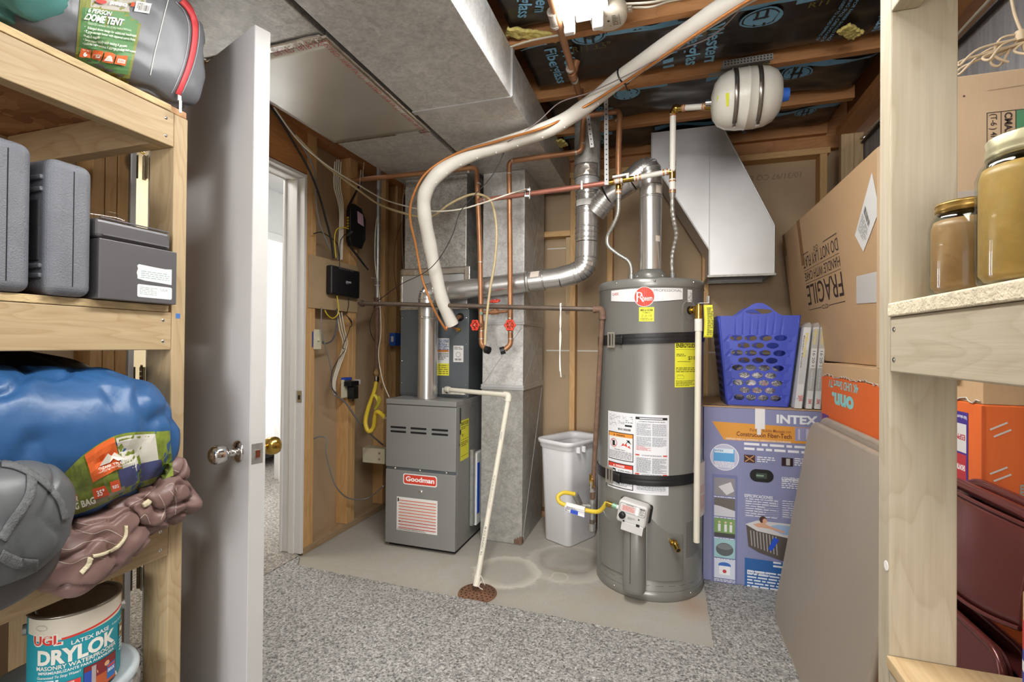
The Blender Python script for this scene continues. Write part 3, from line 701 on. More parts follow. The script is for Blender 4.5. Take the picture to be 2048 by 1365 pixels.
for i, x in enumerate((-1.545, -1.412, -1.275)):
    mb = MB(DARK)
    for z in (.70, .675): mb.prism([(x + q, FY0 - .0006, z + w) for q, w in ((0, .003), (.004, 0), (.1, 0), (.104, .003), (.104, .009), (.1, .012), (.004, .012), (0, .009))], (0, .003, 0))
    obj('louvre', mb, up)
pr = Print(plane_map((FX0, FY0 - .0004, 0), (1, 0, 0), (0, 0, 1)))
def rrect(pr, u0, v0, u1, v1, r, col):
    P = []
    for cx, cz, a in ((u1 - r, v1 - r, 0), (u0 + r, v1 - r, 90), (u0 + r, v0 + r, 180), (u1 - r, v0 + r, 270)):
        for k in range(7): b = radians(a + 15 * k); P.append((cx + r * cos(b), cz + r * sin(b)))
    return pr.poly(P, col)
rrect(pr, .118, .376, .338, .440, .014, '#efeeec'); rrect(pr, .124, .382, .332, .434, .011, '#d9432f'); pr.text('Goodman', .228, .397, .028, '#ffffff', w=.185, al='C', bold=.03)
pr.rect(.078, .105, .342, .30, '#e9e7e4')
for k in range(10):
    z = .278 - k * .0175; pr.rect(.09, z, .334, z + .0045, '#d8562f' if k < 7 else '#c23430'); pr.fuzz(.1, z - .0095, .33, z - .002, 2, '#b9b4ae', h=.35)
pr.disc(.098, .158, .006, '#222222', ring=.0015); pr.rect(.084, .272, .093, .293, '#333333'); pr.fuzz(.084, .108, .33, .118, 2, '#88827c')
pr.done('badge_and_labels', lo)
mb = MB(CHROME); mb.lathe([(0, -.004), (.008, -.004), (.012, -.001), (.014, .001)], (FX0 + .233, FY0, .338), (0, 1, 0), 20); obj('sight_glass', mb, lo)
# right side of the cabinet
pr = Print(plane_map((FX1 + .0002, FY0, 0), (0, 1, 0), (0, 0, 1)))
pr.rect(.06, .52, .185, .755, '#e6e03a'); pr.text('ENERGYGUIDE', .068, .725, .02, '#1b1b14', w=.108, bold=.03); pr.fuzz(.07, .70, .175, .72, 2, '#6b6a20'); pr.rect(.07, .64, .175, .642, '#4c4b18'); pr.text('92.1', .078, .66, .016, '#33320f'); pr.fuzz(.07, .60, .175, .63, 3, '#6b6a20'); pr.rect(.066, .545, .18, .547, '#4c4b18')
pr.disc(.245, .87 - .1, .055, '#5f5f61', ring=.002); pr.disc(.06, .69, .010, '#101010', .016); pr.disc(.05, .62, .006, '#101010'); pr.rect(.05, .74, .066, .83, '#1d1d1e'); pr.done('energy_label', fu)
# filter slot on the side
mb = MB(plain('filter_frame_card', '#d9d9d6', .7, 0, .1, 30)); mb.box((FX1 + .003, 2.745, .09), (FX1 + .03, 2.86, .53)); fr = obj('filter_slot_frame', mb, fu, bevel=.002)
mb = MB(ink('#2557c4')); mb.box((FX1 + .0305, 2.75, .16), (FX1 + .033, 2.785, .47)); obj('blue_tape', mb, fr, label='blue painter tape')
mb = MB(GALVPIPE); mb.box((FX1 + .002, 2.70, .10), (FX1 + .022, 2.742, .56)); obj('slot_flange', mb, fr, bevel=.002)
mb = MB(plain('crinkled_film', '#dcdcda', .3, .2, .1, 40, .7, 60)); mb.grid(lambda u, v: V((FX1 + .034 + .006 * noise.noise(V((u * 8, v * 8, 2))), 2.80 + .05 * u, .1 + .44 * v)), 8, 20); obj('filter_wrap', mb, fr)
# ---- coil cabinet and plenum above
CY0 = 2.70
cc = thing('coil_cabinet', 'dark grey steel coil case sitting on top of the furnace', 'coil case', (-1.37, 2.95, .8725))
mb = MB(FURND); mb.box((-1.605, CY0, .8725), (-1.135, 3.2, 1.415)); obj('case', mb, cc, bevel=.003)
mb = MB(FURND); mb.box((-1.602, CY0 - .004, .885), (-1.375, CY0 - .0005, 1.41)); obj('access_panel', mb, cc, bevel=.001)
mb = MB(FURND); mb.box((-1.363, CY0 - .006, .885), (-1.138, CY0 - .0005, 1.41)); obj('access_panel', mb, cc, bevel=.001)
for x, z in ((-1.59, 1.36), (-1.59, 1.09), (-1.59, .95), (-1.375, 1.36), (-1.375, .93), (-1.15, 1.36), (-1.15, 1.2), (-1.15, .95), (-1.345, .93)): mb = MB(CHROME); mb.lathe([(0, -.003), (.004, -.002), (.005, 0)], (x, CY0 - .0065, z), (0, 1, 0), 10); obj('screw', mb, cc)
pr = Print(plane_map((-1.363, CY0 - .0062, 0), (1, 0, 0), (0, 0, 1)))
pr.rect(.022, 1.005, .102, 1.235, '#e4e3e0'); pr.fuzz(.027, 1.16, .097, 1.228, 7, '#4e6aa8'); pr.rect(.026, 1.15, .098, 1.163, '#e08a3c'); pr.fuzz(.027, 1.10, .097, 1.145, 5, '#777777'); pr.rect(.022, 1.005, .102, 1.08, '#e2da3e'); pr.fuzz(.03, 1.012, .095, 1.074, 5, '#7e7a2a')
pr.rect(.13, 1.09, .197, 1.19, '#dedcd8'); pr.fuzz(.135, 1.165, .19, 1.185, 2, '#777777'); pr.disc(.163, 1.135, .016, '#8a8a88', ring=.003); pr.bars(.14, 1.10, .185, 1.112, '#333333', 14); pr.done('data_labels', cc)
mb = MB(DARK); mb.lathe([(0, -.003), (.025, -.003), (.026, .004)], (-1.19, CY0 - .006, 1.365), (0, 1, 0), 20); mb.use(COPPER).cyl((-1.19, CY0 - .006, 1.365), (-1.19, CY0 - .03, 1.365), .012); obj('suction_port', mb, cc)
mb = MB(BRASS); mb.cyl((-1.195, CY0 - .006, 1.288), (-1.195, CY0 - .028, 1.288), .014, n=6); mb.cyl((-1.195, CY0 - .028, 1.288), (-1.195, CY0 - .038, 1.288), .010, n=12); obj('liquid_port', mb, cc)
mb = MB(plain('drain_pan_plastic', '#d9d4c4', .4)); mb.box((-1.30, CY0 - .02, .893), (-1.15, CY0 - .0065, .93)); mb.cyl((-1.265, CY0 - .035, .91), (-1.265, CY0 - .02, .91), .016); mb.cyl((-1.19, CY0 - .03, .91), (-1.19, CY0 - .02, .91), .015); obj('drain_ports', mb, cc)
mb = MB(BLACKP); mb.cyl((-1.262, CY0 - .036, .91), (-1.262, CY0 - .028, .91), .011); obj('plug', mb, cc)
pl = thing('plenum', 'galvanised supply plenum rising from the coil case to the ceiling duct', 'duct', (-1.37, 2.97, 1.4155))
mb = MB(galv('galvanised_spangled', '', '')); mb.box((-1.60, 2.73, 1.672), (-1.17, 3.2, ZD - .001)); obj('riser', mb, pl, bevel=.003)
mb = MB(GALVP); mb.box((-1.615, 2.715, 1.4155), (-1.155, 3.2, 1.671)); obj('transition', mb, pl, bevel=.003)
for z, w in ((1.655, .045), (1.42, .02)):
    mb = MB(FOIL); mb.grid(lambda u, v: V((-1.62 + .475 * u, 2.712 - .002 * noise.noise(V((u * 20, v * 5, z))), z - w / 2 + w * v + .004 * noise.noise(V((u * 5, z, 0))))), 50, 5); obj('foil_tape', mb, pl, solid=.0006)
mb = MB(FOIL); mb.grid(lambda u, v: V((-1.175 + .04 * u, 2.7115 - .002 * noise.noise(V((u * 8, v * 20, 4))), 1.56 + .12 * v)), 6, 20); mb.grid(lambda u, v: V((-1.62 + .02 * u, 2.7115, 1.44 + .2 * v)), 4, 12); obj('foil_tape', mb, pl, solid=.0006)
# ---- galvanised drop by the water heater (offset wall stack)
Y0, Y1 = 2.95, 3.262
od = thing('combustion_air_duct', 'offset galvanised air duct ending open beside the water heater', 'duct', (.4, 3.1, 1.6))
pts = [(-.081, 2.462), (-.081, 2.303), (.239, 1.75), (.239, 1.598), (.571, 1.602), (.571, 1.872), (.300, 2.462)]
mb = MB(GALVP); n = len(pts)
F0 = [V((x, Y0, z)) for x, z in pts]; F1 = [V((x, Y1, z)) for x, z in pts]
mb.add(F0, [tuple(range(n))]); mb.add(F1, [tuple(range(n))[::-1]])
for i in range(n):
    if i == 3: continue
    j = (i + 1) % n; mb.add([F0[i], F0[j], F1[j], F1[i]], [(0, 1, 2, 3)])
obj('duct_body', mb, od, solid=.0015)
mb = MB(GALVP)
for a, b in ((F0[0], F0[1]), (F0[1], F0[2]), (F0[2], F0[3]), (F0[4], F0[5]), (F0[5], F0[6])): mb.tube([a, b], .004, 8)
mb.tube([(.2385, Y0 - .001, 1.75), (.2385, Y0 - .001, 2.46)], .0018, 6)
obj('folded_seam', mb, od)
mb = MB(GALVD); mb.box((.23, Y0 - .004, 1.594), (.58, Y0 + .012, 1.606)); mb.box((.23, Y1 - .012, 1.594), (.58, Y1, 1.606)); mb.box((.23, Y0 + .012, 1.594), (.245, Y1 - .012, 1.606)); mb.box((.565, Y0 + .012, 1.594), (.58, Y1 - .012, 1.606)); obj('open_rim', mb, od)

# ================================================================ flues
def clampband(mb, c, ax, r, w=.012): mb.lathe([(r, -w / 2), (r + .002, -w / 2), (r + .002, w / 2), (r, w / 2)], c, ax, 28)
fl1 = thing('furnace_flue', 'shiny vent pipe rising from the furnace and crossing behind the copper lines', 'vent pipe', (-1.355, 2.6, .873))
A = V((-1.358, 2.60, .873)); 
Bz = aY(850, 607, 2.60); B = V((A.x, 2.60, Bz.z)); Cc = aY(900, 583, 2.62); D = aY(1120, 556, 2.66); Ee = aY(1165, 545, 2.66)
mb = MB(STEEL); mb.cyl(A, (A.x, A.y, B.z - .03), .060, n=32); clampband(mb, (A.x, A.y, B.z - .09), (0, 0, 1), .061); obj('riser_pipe', mb, fl1)
# gored elbow
def gored(a, p, b, r, k=4, name='elbow', parent=None):
    P = [a, p + (a - p) * .35, p + (b - p) * .35, b]; P = elbow([a, p, b], (a - p).length * .9, k); mb = MB(STEEL)
    for i in range(len(P) - 1): mb.cyl(P[i], P[i + 1] + (P[i + 1] - P[i]).normalized() * .004, r + (.001 if i % 2 else 0), n=28)
    for q in range(1, len(P) - 1): clampband(mb, P[q], P[q + 1] - P[q - 1], r + .001, .006)
    return obj(name, mb, parent)
top = V((A.x, A.y, Cc.z + .0)); gored(V((A.x, A.y, B.z - .035)), V((A.x, A.y, Cc.z - .005)), Cc, .061, 3, 'elbow', fl1)
mb = MB(STEEL); mb.cyl(Cc - (D - Cc) * .02, D, .058, n=32); dd = (D - Cc).normalized(); clampband(mb, Cc + dd * (D - Cc).length * .72, dd, .059, .02); clampband(mb, Cc + dd * (D - Cc).length * .86, dd, .06, .008); obj('cross_pipe', mb, fl1)
mb = MB(ink('#d6c8bb')); q = Cc + dd * (D - Cc).length * .76; mb.grid(lambda u, v: q + dd * (.05 * u) + V((0, -cos(.2 + .7 * v), sin(.2 + .7 * v))) * .0605, 3, 8); obj('paper_sticker', mb, fl1)
SX = aY(1174, 400, 2.68)
gored(D, V((SX.x, 2.67, Ee.z + .01)), V((SX.x, 2.68, Ee.z + .16)), .061, 6, 'sweep_elbow', fl1)
zz0 = Ee.z + .16
st = thing('vent_stack', 'galvanised vent stack with ribbed connector climbing to the ceiling', 'vent pipe', (SX.x, 2.68, zz0))
mb = MB(STEEL); z1 = zz0 + .012; mb.cyl((SX.x, 2.68, z1), (SX.x, 2.68, z1 + .28), .062, n=32)
for z in (.0, .03, .06, .14, .165, .19, .24): clampband(mb, (SX.x, 2.68, z1 + .02 + z), (0, 0, 1), .063, .008)
obj('ribbed_connector', mb, st)
mb = MB(ink('#c8c6c0')); mb.grid(lambda u, v: V((SX.x + sin(-.9 + 1.9 * u) * .0672, 2.68 - cos(-.9 + 1.9 * u) * .0672, z1 + .192 + .034 * v)), 12, 2); obj('spec_sticker', mb, st)
mb = MB(GALVP); mb.cyl((SX.x, 2.68, z1 + .281), (SX.x, 2.68, 2.13), .066, n=32); clampband(mb, (SX.x, 2.68, 2.12), (0, 0, 1), .067, .01); mb.use(GALVD).cyl((SX.x, 2.68, 2.131), (SX.x, 2.68, 2.468), .072, n=32); obj('stack_pipe', mb, st)
mb = MB(FOIL); mb.grid(lambda u, v: V((SX.x + sin(-1.4 + 2.4 * u) * (.074 + .002 * noise.noise(V((u * 9, v * 9, 0)))), 2.68 - cos(-1.4 + 2.4 * u) * (.074 + .003 * noise.noise(V((u * 9, v * 9, 4)))), 2.13 + .07 * v)), 24, 10); obj('foil_tape', mb, st, solid=.001)
# water heater vent with wye branch
HX, HY = -.075, 2.615
hv = thing('heater_flue', 'bright vent pipe from the water heater top bending into the stack', 'vent pipe', (HX, HY, 1.58))
tz = aY(1305, 350, HY).z
mb = MB(STEEL); mb.cyl((HX, HY, 1.585), (HX, HY, tz - .06), .057, n=32); clampband(mb, (HX, HY, tz - .12), (0, 0, 1), .058, .01); obj('riser_pipe', mb, hv)
Wy = aY(1205, 400, 2.66); W2 = aY(1262, 362, 2.63)
gored(V((HX, HY, tz - .062)), V((HX - .01, HY + .005, tz + .055)), W2, .060, 5, 'gored_elbow', hv)
mb = MB(STEEL); mb.cyl(W2, Wy + (W2 - Wy) * .2, .060, n=32); e = (Wy - W2).normalized(); clampband(mb, W2 + e * .012, e, .061, .006); obj('cross_pipe', mb, hv)
mb = MB(STEEL); j0 = Wy + (W2 - Wy) * .2 ; j1 = V((SX.x + .045, 2.675, j0.z - .075)); mb.cyl(j0, j1, .064, n=32)
for k in range(4): clampband(mb, j0 + (j1 - j0) * (.15 + .17 * k), j1 - j0, .065, .006)
mb.use(DARK); clampband(mb, j0, e, .0645, .008); obj('wye_collar', mb, hv)
mb = MB(ink('#cfc2b3')); mb.grid(lambda u, v: V((HX + sin(.5 + .6 * u) * .0582, HY - cos(.5 + .6 * u) * .0582, tz - .11 + .04 * v)), 6, 2); mb.grid(lambda u, v: V((HX + sin(.5 + .5 * u) * .0575, HY - cos(.5 + .5 * u) * .0575, tz - .36 + .03 * v)), 6, 2); obj('paper_sticker', mb, hv)
mb = MB(HEATERD); mb.lathe([(.055, .02), (.062, .02), (.095, -.028), (.085, -.035)], (HX, HY, 1.575), (0, 0, 1), 32); 
for k in range(4): a = pi / 4 + k * pi / 2; mb.box((HX + .085 * cos(a) - .005, HY + .085 * sin(a) - .005, 1.5285), (HX + .085 * cos(a) + .005, HY + .085 * sin(a) + .005, 1.56))
obj('draft_hood', mb, hv)
# ================================================================ water heater
HR = .262; HT = 1.525
wh_ = thing('water_heater', 'tall grey tank water heater with red round badge and black straps', 'water heater', (HX, HY, .001))
mb = MB(HEATER); mb.lathe([(0, .001), (HR + .002, .001), (HR + .004, .004), (HR + .004, .045), (HR, .048), (HR, 1.478), (HR + .002, 1.482), (HR + .002, HT - .012), (HR - .004, HT - .003), (HR - .03, HT), (0, HT + .002)], (HX, HY, 0), (0, 0, 1), 96); obj('tank_jacket', mb, wh_)
mb = MB(HEATERD); clampband(mb, (HX, HY, 1.482), (0, 0, 1), HR + .002, .003); clampband(mb, (HX, HY, .0485), (0, 0, 1), HR + .001, .003); clampband(mb, (HX, HY, .075), (0, 0, 1), HR - .0007, .003); obj('rolled_edge', mb, wh_)
camang = math.atan2(-HY, -HX)          # direction from the heater towards the camera
def hang(px, d=0):                     # angle on the jacket for a point seen at this column
    r = ray(px, 800); r = V((r.x, r.y)).normalized(); c = V((HX, HY)); b = r.dot(c); disc = b * b - c.dot(c) + HR * HR
    p = r * (b - sqrt(max(0, disc))) - c; return math.atan2(p.y, p.x)
def hz(px, py):                        # height of a pixel on the jacket
    r = ray(px, py); r2 = V((r.x, r.y)); c = V((HX, HY)); a = r2.dot(r2); b = r2.dot(c); disc = b * b - a * (c.dot(c) - HR * HR); s_ = (b - sqrt(max(0, disc))) / a; return EYE + r.z * s_
for px, z in ((1232, 1.505), (1308, 1.505), (1385, 1.505), (1232, .028), (1383, .028)): a = hang(px); mb = MB(CHROME); mb.lathe([(0, .004), (.004, .003), (.005, 0)], (HX + (HR + .003) * cos(a), HY + (HR + .003) * sin(a), z), (cos(a), sin(a), 0), 10); obj('screw', mb, wh_)
# badge strip
a0, a1 = hang(1221), hang(1364); SG = .006
pr = Print(cyl_map((HX, HY), HR, a0, 0), step=.00004, seg=SG); Lb = (a1 - a0) * HR
zb, zt = 1.408, 1.472
n = 20
pr._p([p for i in range(n + 1) for p in ((Lb * i / n, zb + .0 + .012 * sin(pi * i / n) * -1 + .012), (Lb * i / n, zt))], [(2 * i, 2 * i + 2, 2 * i + 3, 2 * i + 1) for i in range(n)], '#dfdedd'); pr.up()
pr._p([p for i in range(n + 1) for p in ((Lb * i / n, zb - .012 * sin(pi * i / n) + .009), (Lb * i / n, zb - .012 * sin(pi * i / n) + .012))], [(2 * i, 2 * i + 2, 2 * i + 3, 2 * i + 1) for i in range(n)], '#2a2a2a'); pr.up(3)
pr.text('CLASSIC', .008, 1.447, .012, '#b23333', w=.042, bold=.02); pr.text('PROFESSIONAL', Lb - .005, 1.455, .013, '#5a5a5c', al='R', bold=.0, w=.135)
lx = (hang(1287) - a0) * HR
pr.disc(lx, 1.432, .048, '#d8d6d4'); pr.disc(lx, 1.432, .0455, '#c9402e'); pr.text('R', lx - .036, 1.408, .050, '#f0ece8', bold=.0); pr.text('heem', lx - .008, 1.413, .026, '#f0ece8', w=.045, bold=.01); pr.rect(lx - .036, 1.406, lx - .032, 1.458, '#f0ece8')
lx = (hang(1378) - a0) * HR; pr.rect(lx - .014, 1.41, lx + .016, 1.468, '#e2e1de'); pr.fuzz(lx - .011, 1.415, lx + .013, 1.463, 9, '#555555')
lx0 = (hang(1277) - a0) * HR; lx1 = (hang(1307) - a0) * HR; pr.rect(lx0, 1.315, lx1, 1.382, '#e3e23c'); pr.text('MIKE & NORM', (lx0 + lx1) / 2, 1.363, .011, '#20200f', al='C', w=.055, bold=.03); pr.text('PLUMBING', (lx0 + lx1) / 2, 1.353, .006, '#20200f', al='C', w=.036); pr.text('2-3-15', (lx0 + lx1) / 2, 1.337, .010, '#20200f', al='C', w=.05, bold=0, shear=.3); pr.fuzz(lx0 + .006, 1.32, lx1 - .006, 1.333, 3, '#555522')
# energy guide
e0 = (hang(1349) - a0) * HR; e1 = (hang(1397) - a0) * HR; pr.rect(e0, 1.005, e1, 1.215, '#e3e23c'); pr.text('ENERGYGUIDE', e0 + .006, 1.193, .019, '#15150a', bold=.04, w=.12); pr.rect(e0 + .006, 1.183, e1 - .005, 1.184, '#33320f'); pr.text('$318', e0 + .075, 1.135, .018, '#15150a'); pr.rect(e0 + .012, 1.125, e0 + .09, 1.127, '#15150a'); pr.fuzz(e0 + .008, 1.15, e0 + .06, 1.165, 2, '#55541f'); pr.rect(e0 + .01, 1.063, e0 + .045, 1.064, '#33320f'); pr.frame(e0 + .012, 1.045, e0 + .05, 1.06, .0008, '#33320f'); pr.fuzz(e0 + .006, 1.01, e1 - .01, 1.038, 5, '#6b6a24'); pr.fuzz(e0 + .006, 1.075, e1 - .01, 1.1, 3, '#6b6a24')
# big instruction label
L0 = (hang(1217) - a0) * HR; L1 = (hang(1338) - a0) * HR; Zt, Zb = hz(1280, 829), hz(1280, 988)
pr.rect(L0, Zb, L1, Zt, '#e6e7ea'); w = L1 - L0; h = Zt - Zb; mid = L0 + w * .5
pr.fuzz(L0 + .012, Zt - .07, L0 + w * .33, Zt - .012, 9, '#6b6d70', h=.4); pr.fuzz(L0 + w * .35, Zt - .05, mid - .01, Zt - .014, 4, '#6b6d70', h=.4); pr.rect(L0 + w * .34, Zt - .066, mid - .014, Zt - .057, '#202020'); pr.bars(L0 + w * .22, Zt - .086, mid - .02, Zt - .076, '#222222', 30)
def panel(z0, z1, col, word):
    pr.rect(L0 + .006, z0, mid - .006, z1, '#1c1c1e'); pr.rect(L0 + .010, z0 + .004, mid - .010, z1 - .004, '#e8e8ea'); pr.rect(L0 + .010, z1 - .022, mid - .010, z1 - .004, col)
    pr.text(word, (L0 + mid) / 2 + .004, z1 - .018, .009, '#1c1c1e' if word == 'WARNING' else '#ffffff', al='C', w=.05, bold=.03)
    pr.poly([(L0 + w * .13, z1 - .018), (L0 + w * .13 + .010, z1 - .018), (L0 + w * .13 + .005, z1 - .009)], '#1c1c1e' if word == 'WARNING' else '#ffffff')
z1 = Zt - .098; z0 = z1 - .135; panel(z0, z1, '#e8973c', 'WARNING')
cx_, cz_ = L0 + .042, z1 - .054; pr.rect(cx_ - .008, cz_ - .014, cx_ + .008, cz_ + .012, '#222222'); pr.disc(cx_, cz_, .021, '#c9342c', ring=.003); pr.line(cx_ - .014, cz_ + .014, cx_ + .014, cz_ - .014, .003, '#c9342c'); pr.up()
fx = L0 + .07; pr.poly([(fx, cz_ - .018), (fx + .066, cz_ - .018), (fx + .06, cz_ - .004), (fx + .05, cz_ - .010), (fx + .044, cz_ + .008), (fx + .034, cz_ - .004), (fx + .028, cz_ + .006), (fx + .018, cz_ - .008)], '#d8402e'); pr.disc(fx + .056, cz_ + .016, .006, '#1c1c1e'); pr.line(fx + .045, cz_ + .006, fx + .05, cz_ + .014, .003, '#1c1c1e'); pr.line(fx + .068, cz_ + .004, fx + .06, cz_ + .014, .003, '#1c1c1e'); pr.line(fx + .046, cz_ + .022, fx + .062, cz_ + .008, .004, '#1c1c1e'); pr.up()
pr.text('Flammable Vapors', (L0 + mid) / 2, z1 - .086, .006, '#1c1c1e', al='C', w=.06); pr.fuzz(L0 + .014, z0 + .008, mid - .014, z1 - .09, 6, '#55575a', h=.4)
z1 = z0 - .014; z0 = z1 - .12; panel(z0, z1, '#d8402e', 'DANGER'); pr.rect(L0 + .018, z1 - .042, L0 + .023, z1 - .03, '#1c1c1e'); pr.rect(L0 + .027, z1 - .042, L0 + .032, z1 - .03, '#1c1c1e'); pr.line(L0 + .036, z1 - .032, L0 + .056, z1 - .034, .008, '#1c1c1e'); pr.line(L0 + .053, z1 - .032, L0 + .055, z1 - .044, .005, '#1c1c1e'); pr.line(L0 + .04, z1 - .058, L0 + .058, z1 - .074, .003, '#c9342c'); pr.up(); pr.fuzz(L0 + .07, z0 + .02, mid - .016, z1 - .03, 8, '#55575a', h=.4)
pr.frame(mid + .003, Zb + .012, L1 - .008, Zt - .012, .0008, '#9aa0b0'); pr.rect(mid + .003, Zt - .024, L1 - .008, Zt - .013, '#1c1c1e'); pr.rect(mid + .022, Zt - .021, L1 - .03, Zt - .016, '#e8e8ea'); pr.text('AUTOMATIC STORAGE WATER HEATER', (mid + L1) / 2, Zt - .036, .005, '#3a3a3c', al='C', w=.12)
for ca, cb in ((mid + .008, (mid + L1) / 2 - .004), ((mid + L1) / 2 + .002, L1 - .012)):
    pr.fuzz(ca, Zt - .10, cb, Zt - .042, 12, '#8b8f99', h=.42); pr.fuzz(ca, Zt - .15, cb, Zt - .105, 9, '#8b8f99', h=.42)
pr.fuzz(mid + .008, Zt - .17, (mid + L1) / 2 - .004, Zt - .15, 4, '#d05a5a', h=.4)
for zz_ in (Zt - .195, Zt - .285, Zb + .045): pr.rect(mid + .003, zz_, mid + .022, zz_ + .006, '#cf4338'); pr.rect(L1 - .027, zz_, L1 - .008, zz_ + .006, '#cf4338'); pr.text('FOR YOUR SAFETY READ BEFORE OPERATING', (mid + L1) / 2, zz_, .005, '#3a3a3c', al='C', w=.09)
for ca, cb in ((mid + .008, (mid + L1) / 2 - .004), ((mid + L1) / 2 + .002, L1 - .012)):
    pr.fuzz(ca, Zt - .275, cb, Zt - .203, 15, '#777a82', h=.42); pr.fuzz(ca, Zb + .056, cb, Zt - .295, 8, '#777a82', h=.42)
pr.fuzz(L0 + .012, Zb + .02, mid - .012, Zb + .05, 5, '#777a82', h=.4); pr.fuzz(mid + .01, Zb + .018, L1 - .014, Zb + .04, 4, '#777a82', h=.4)
pr.done('printed_labels', wh_)
# lower cover with curved top edge and gas valve shroud
def arcband(m, pa, pb, z0f, z1f, off, n=26, t=.003):
    A0, A1 = hang(pa), hang(pb); vs = []; 
    for i in range(n + 1):
        u = i / n; a = A0 + (A1 - A0) * u
        for rr in (HR + off, HR + .0002):
            for zf in (z0f, z1f): vs.append((HX + rr * cos(a), HY + rr * sin(a), zf(u)))
    fs = []
    for i in range(n):
        b = i * 4; c = b + 4; fs += [(b, c, c + 1, b + 1), (b + 1, c + 1, c + 3, b + 3), (b, b + 2, c + 2, c)]
    fs += [(0, 1, 3, 2), (n * 4, n * 4 + 2, n * 4 + 3, n * 4 + 1)]
    m.add(vs, fs, False)
mb = MB(HEATER); arcband(mb, 1207, 1253, lambda u: .10, lambda u: .335 + .055 * abs(u - .42) ** 1.6 * 3.4, .006); obj('burner_cover', mb, wh_, bevel=.0015, seg=2)
mb = MB(HEATER); arcband(mb, 1296, 1366, lambda u: .10, lambda u: .315 + .095 * (1 - min(1, u * 1.3)) ** 1.7, .006); obj('burner_cover', mb, wh_, bevel=.0015, seg=2)
va = hang(1274); vx, vy = HX + (HR + .035) * cos(va), HY + (HR + .035) * sin(va); vd_ = V((cos(va), sin(va), 0)); vt = V((-sin(va), cos(va), 0))
mb = MB(HEATER); L = []
for z, s_ in ((.052, .9), (.056, .97), (.07, 1), (.355, 1), (.36, .96)):
    L.append([V((vx, vy, z)) + vt * (.052 * s_ * math.copysign(abs(cos(t_)) ** .75, cos(t_))) + vd_ * ((.045 * s_) * math.copysign(abs(sin(t_)) ** .8, sin(t_)) - .005) for t_ in [2 * pi * k / 32 for k in range(32)]])
mb.ring(L); obj('pilot_shroud', mb, wh_)
mb = MB(DARK); mb.cbox(V((vx, vy, .22)) + vd_ * .0402 - vt * .008, vt * .002, vd_ * .002, (0, 0, .24)); mb.cbox((HX + (HR) * cos(va), HY + HR * sin(va), .358), vt * .06, vd_ * .05, (0, 0, .04)); obj('shroud_slot', mb, wh_)
gv = V((HX, HY, .424)) + vd_ * (HR + .052)
tl = radians(-9)
def valvept(a, b, c): return gv + (vt * cos(tl) + V((0, 0, -sin(tl))) * -1) * a * 1.0 + V((0, 0, 1)) * b + vd_ * c
gax = (vt * cos(tl) + V((0, 0, 1)) * sin(tl)); gup = (V((0, 0, 1)) * cos(tl) - vt * sin(tl))
mb = MB(plain('valve_body_grey', '#d2d1ce', .4, 0, .04)); mb.cbox(gv, gax * .135, vd_ * .075, gup * .105); bo = obj('gas_valve', mb, wh_, bevel=.016, seg=4)
mb = MB(BLACKP); mb.cbox(gv - vd_ * .042, gax * .152, vd_ * .03, gup * .085); obj('valve_back', mb, wh_, bevel=.01, seg=3)
mb = MB(plain('valve_body_grey', '')); mb.cbox(gv + vd_ * .036 - gup * .062 + gax * .012, gax * .10, vd_ * .004, gup * .04); obj('valve_skirt', mb, wh_, bevel=.01, seg=3)
pr = Print(lambda u, v, l: gv + gax * u + gup * v + vd_ * (.0378 + l)); rrect(pr, -.058, .002, .06, .044, .01, '#4a4a4a'); rrect(pr, -.0565, .0035, .0585, .0425, .009, '#dad9d6'); pr.rect(-.047, .008, .012, .035, '#e6c6c0'); pr.fuzz(-.044, .010, .01, .033, 6, '#c94a44', h=.45); pr.rect(.017, .003, .029, .043, '#f8f8f8'); pr.fuzz(.034, .008, .056, .038, 6, '#666666'); pr.rect(.033, .037, .055, .040, '#222222'); pr.text('HONEYWELL', -.03, .037, .005, '#333333', w=.035); pr.disc(.036, -.012, .004, '#333333'); pr.fuzz(-.015, -.025, .02, -.012, 3, '#999999'); pr.rect(-.034, -.043, -.026, -.035, '#151515'); pr.rect(.028, -.046, .044, -.034, '#151515'); pr.done('printed_face', bo)
mb = MB(BLACKP); kc = gv + gax * -.04 - gup * .014 + vd_ * .0375; mb.lathe([(.016, 0), (.015, .012), (.012, .014), (0, .014)], kc, vd_, 24); mb.cbox(kc + vd_ * .016, gax * .024, vd_ * .006, gup * .005); obj('gas_knob', mb, bo)
mb = MB(COPPERB); mb.cyl(gv - gup * .05 + gax * -.02 + vd_ * .01, gv - gup * .09 + gax * -.015 - vd_ * .01, .004); mb.cyl(gv - gup * .05 + gax * .03 + vd_ * .01, gv - gup * .09 + gax * .01 - vd_ * .01, .005); mb.use(BRASS).cyl(gv - gup * .052 - gax * .02 + vd_ * .01, gv - gup * .064 - gax * .02 + vd_ * .008, .007, n=6); mb.cyl(gv - gup * .052 + gax * .03 + vd_ * .01, gv - gup * .064 + gax * .028 + vd_ * .008, .007, n=6); obj('pilot_tubes', mb, wh_)
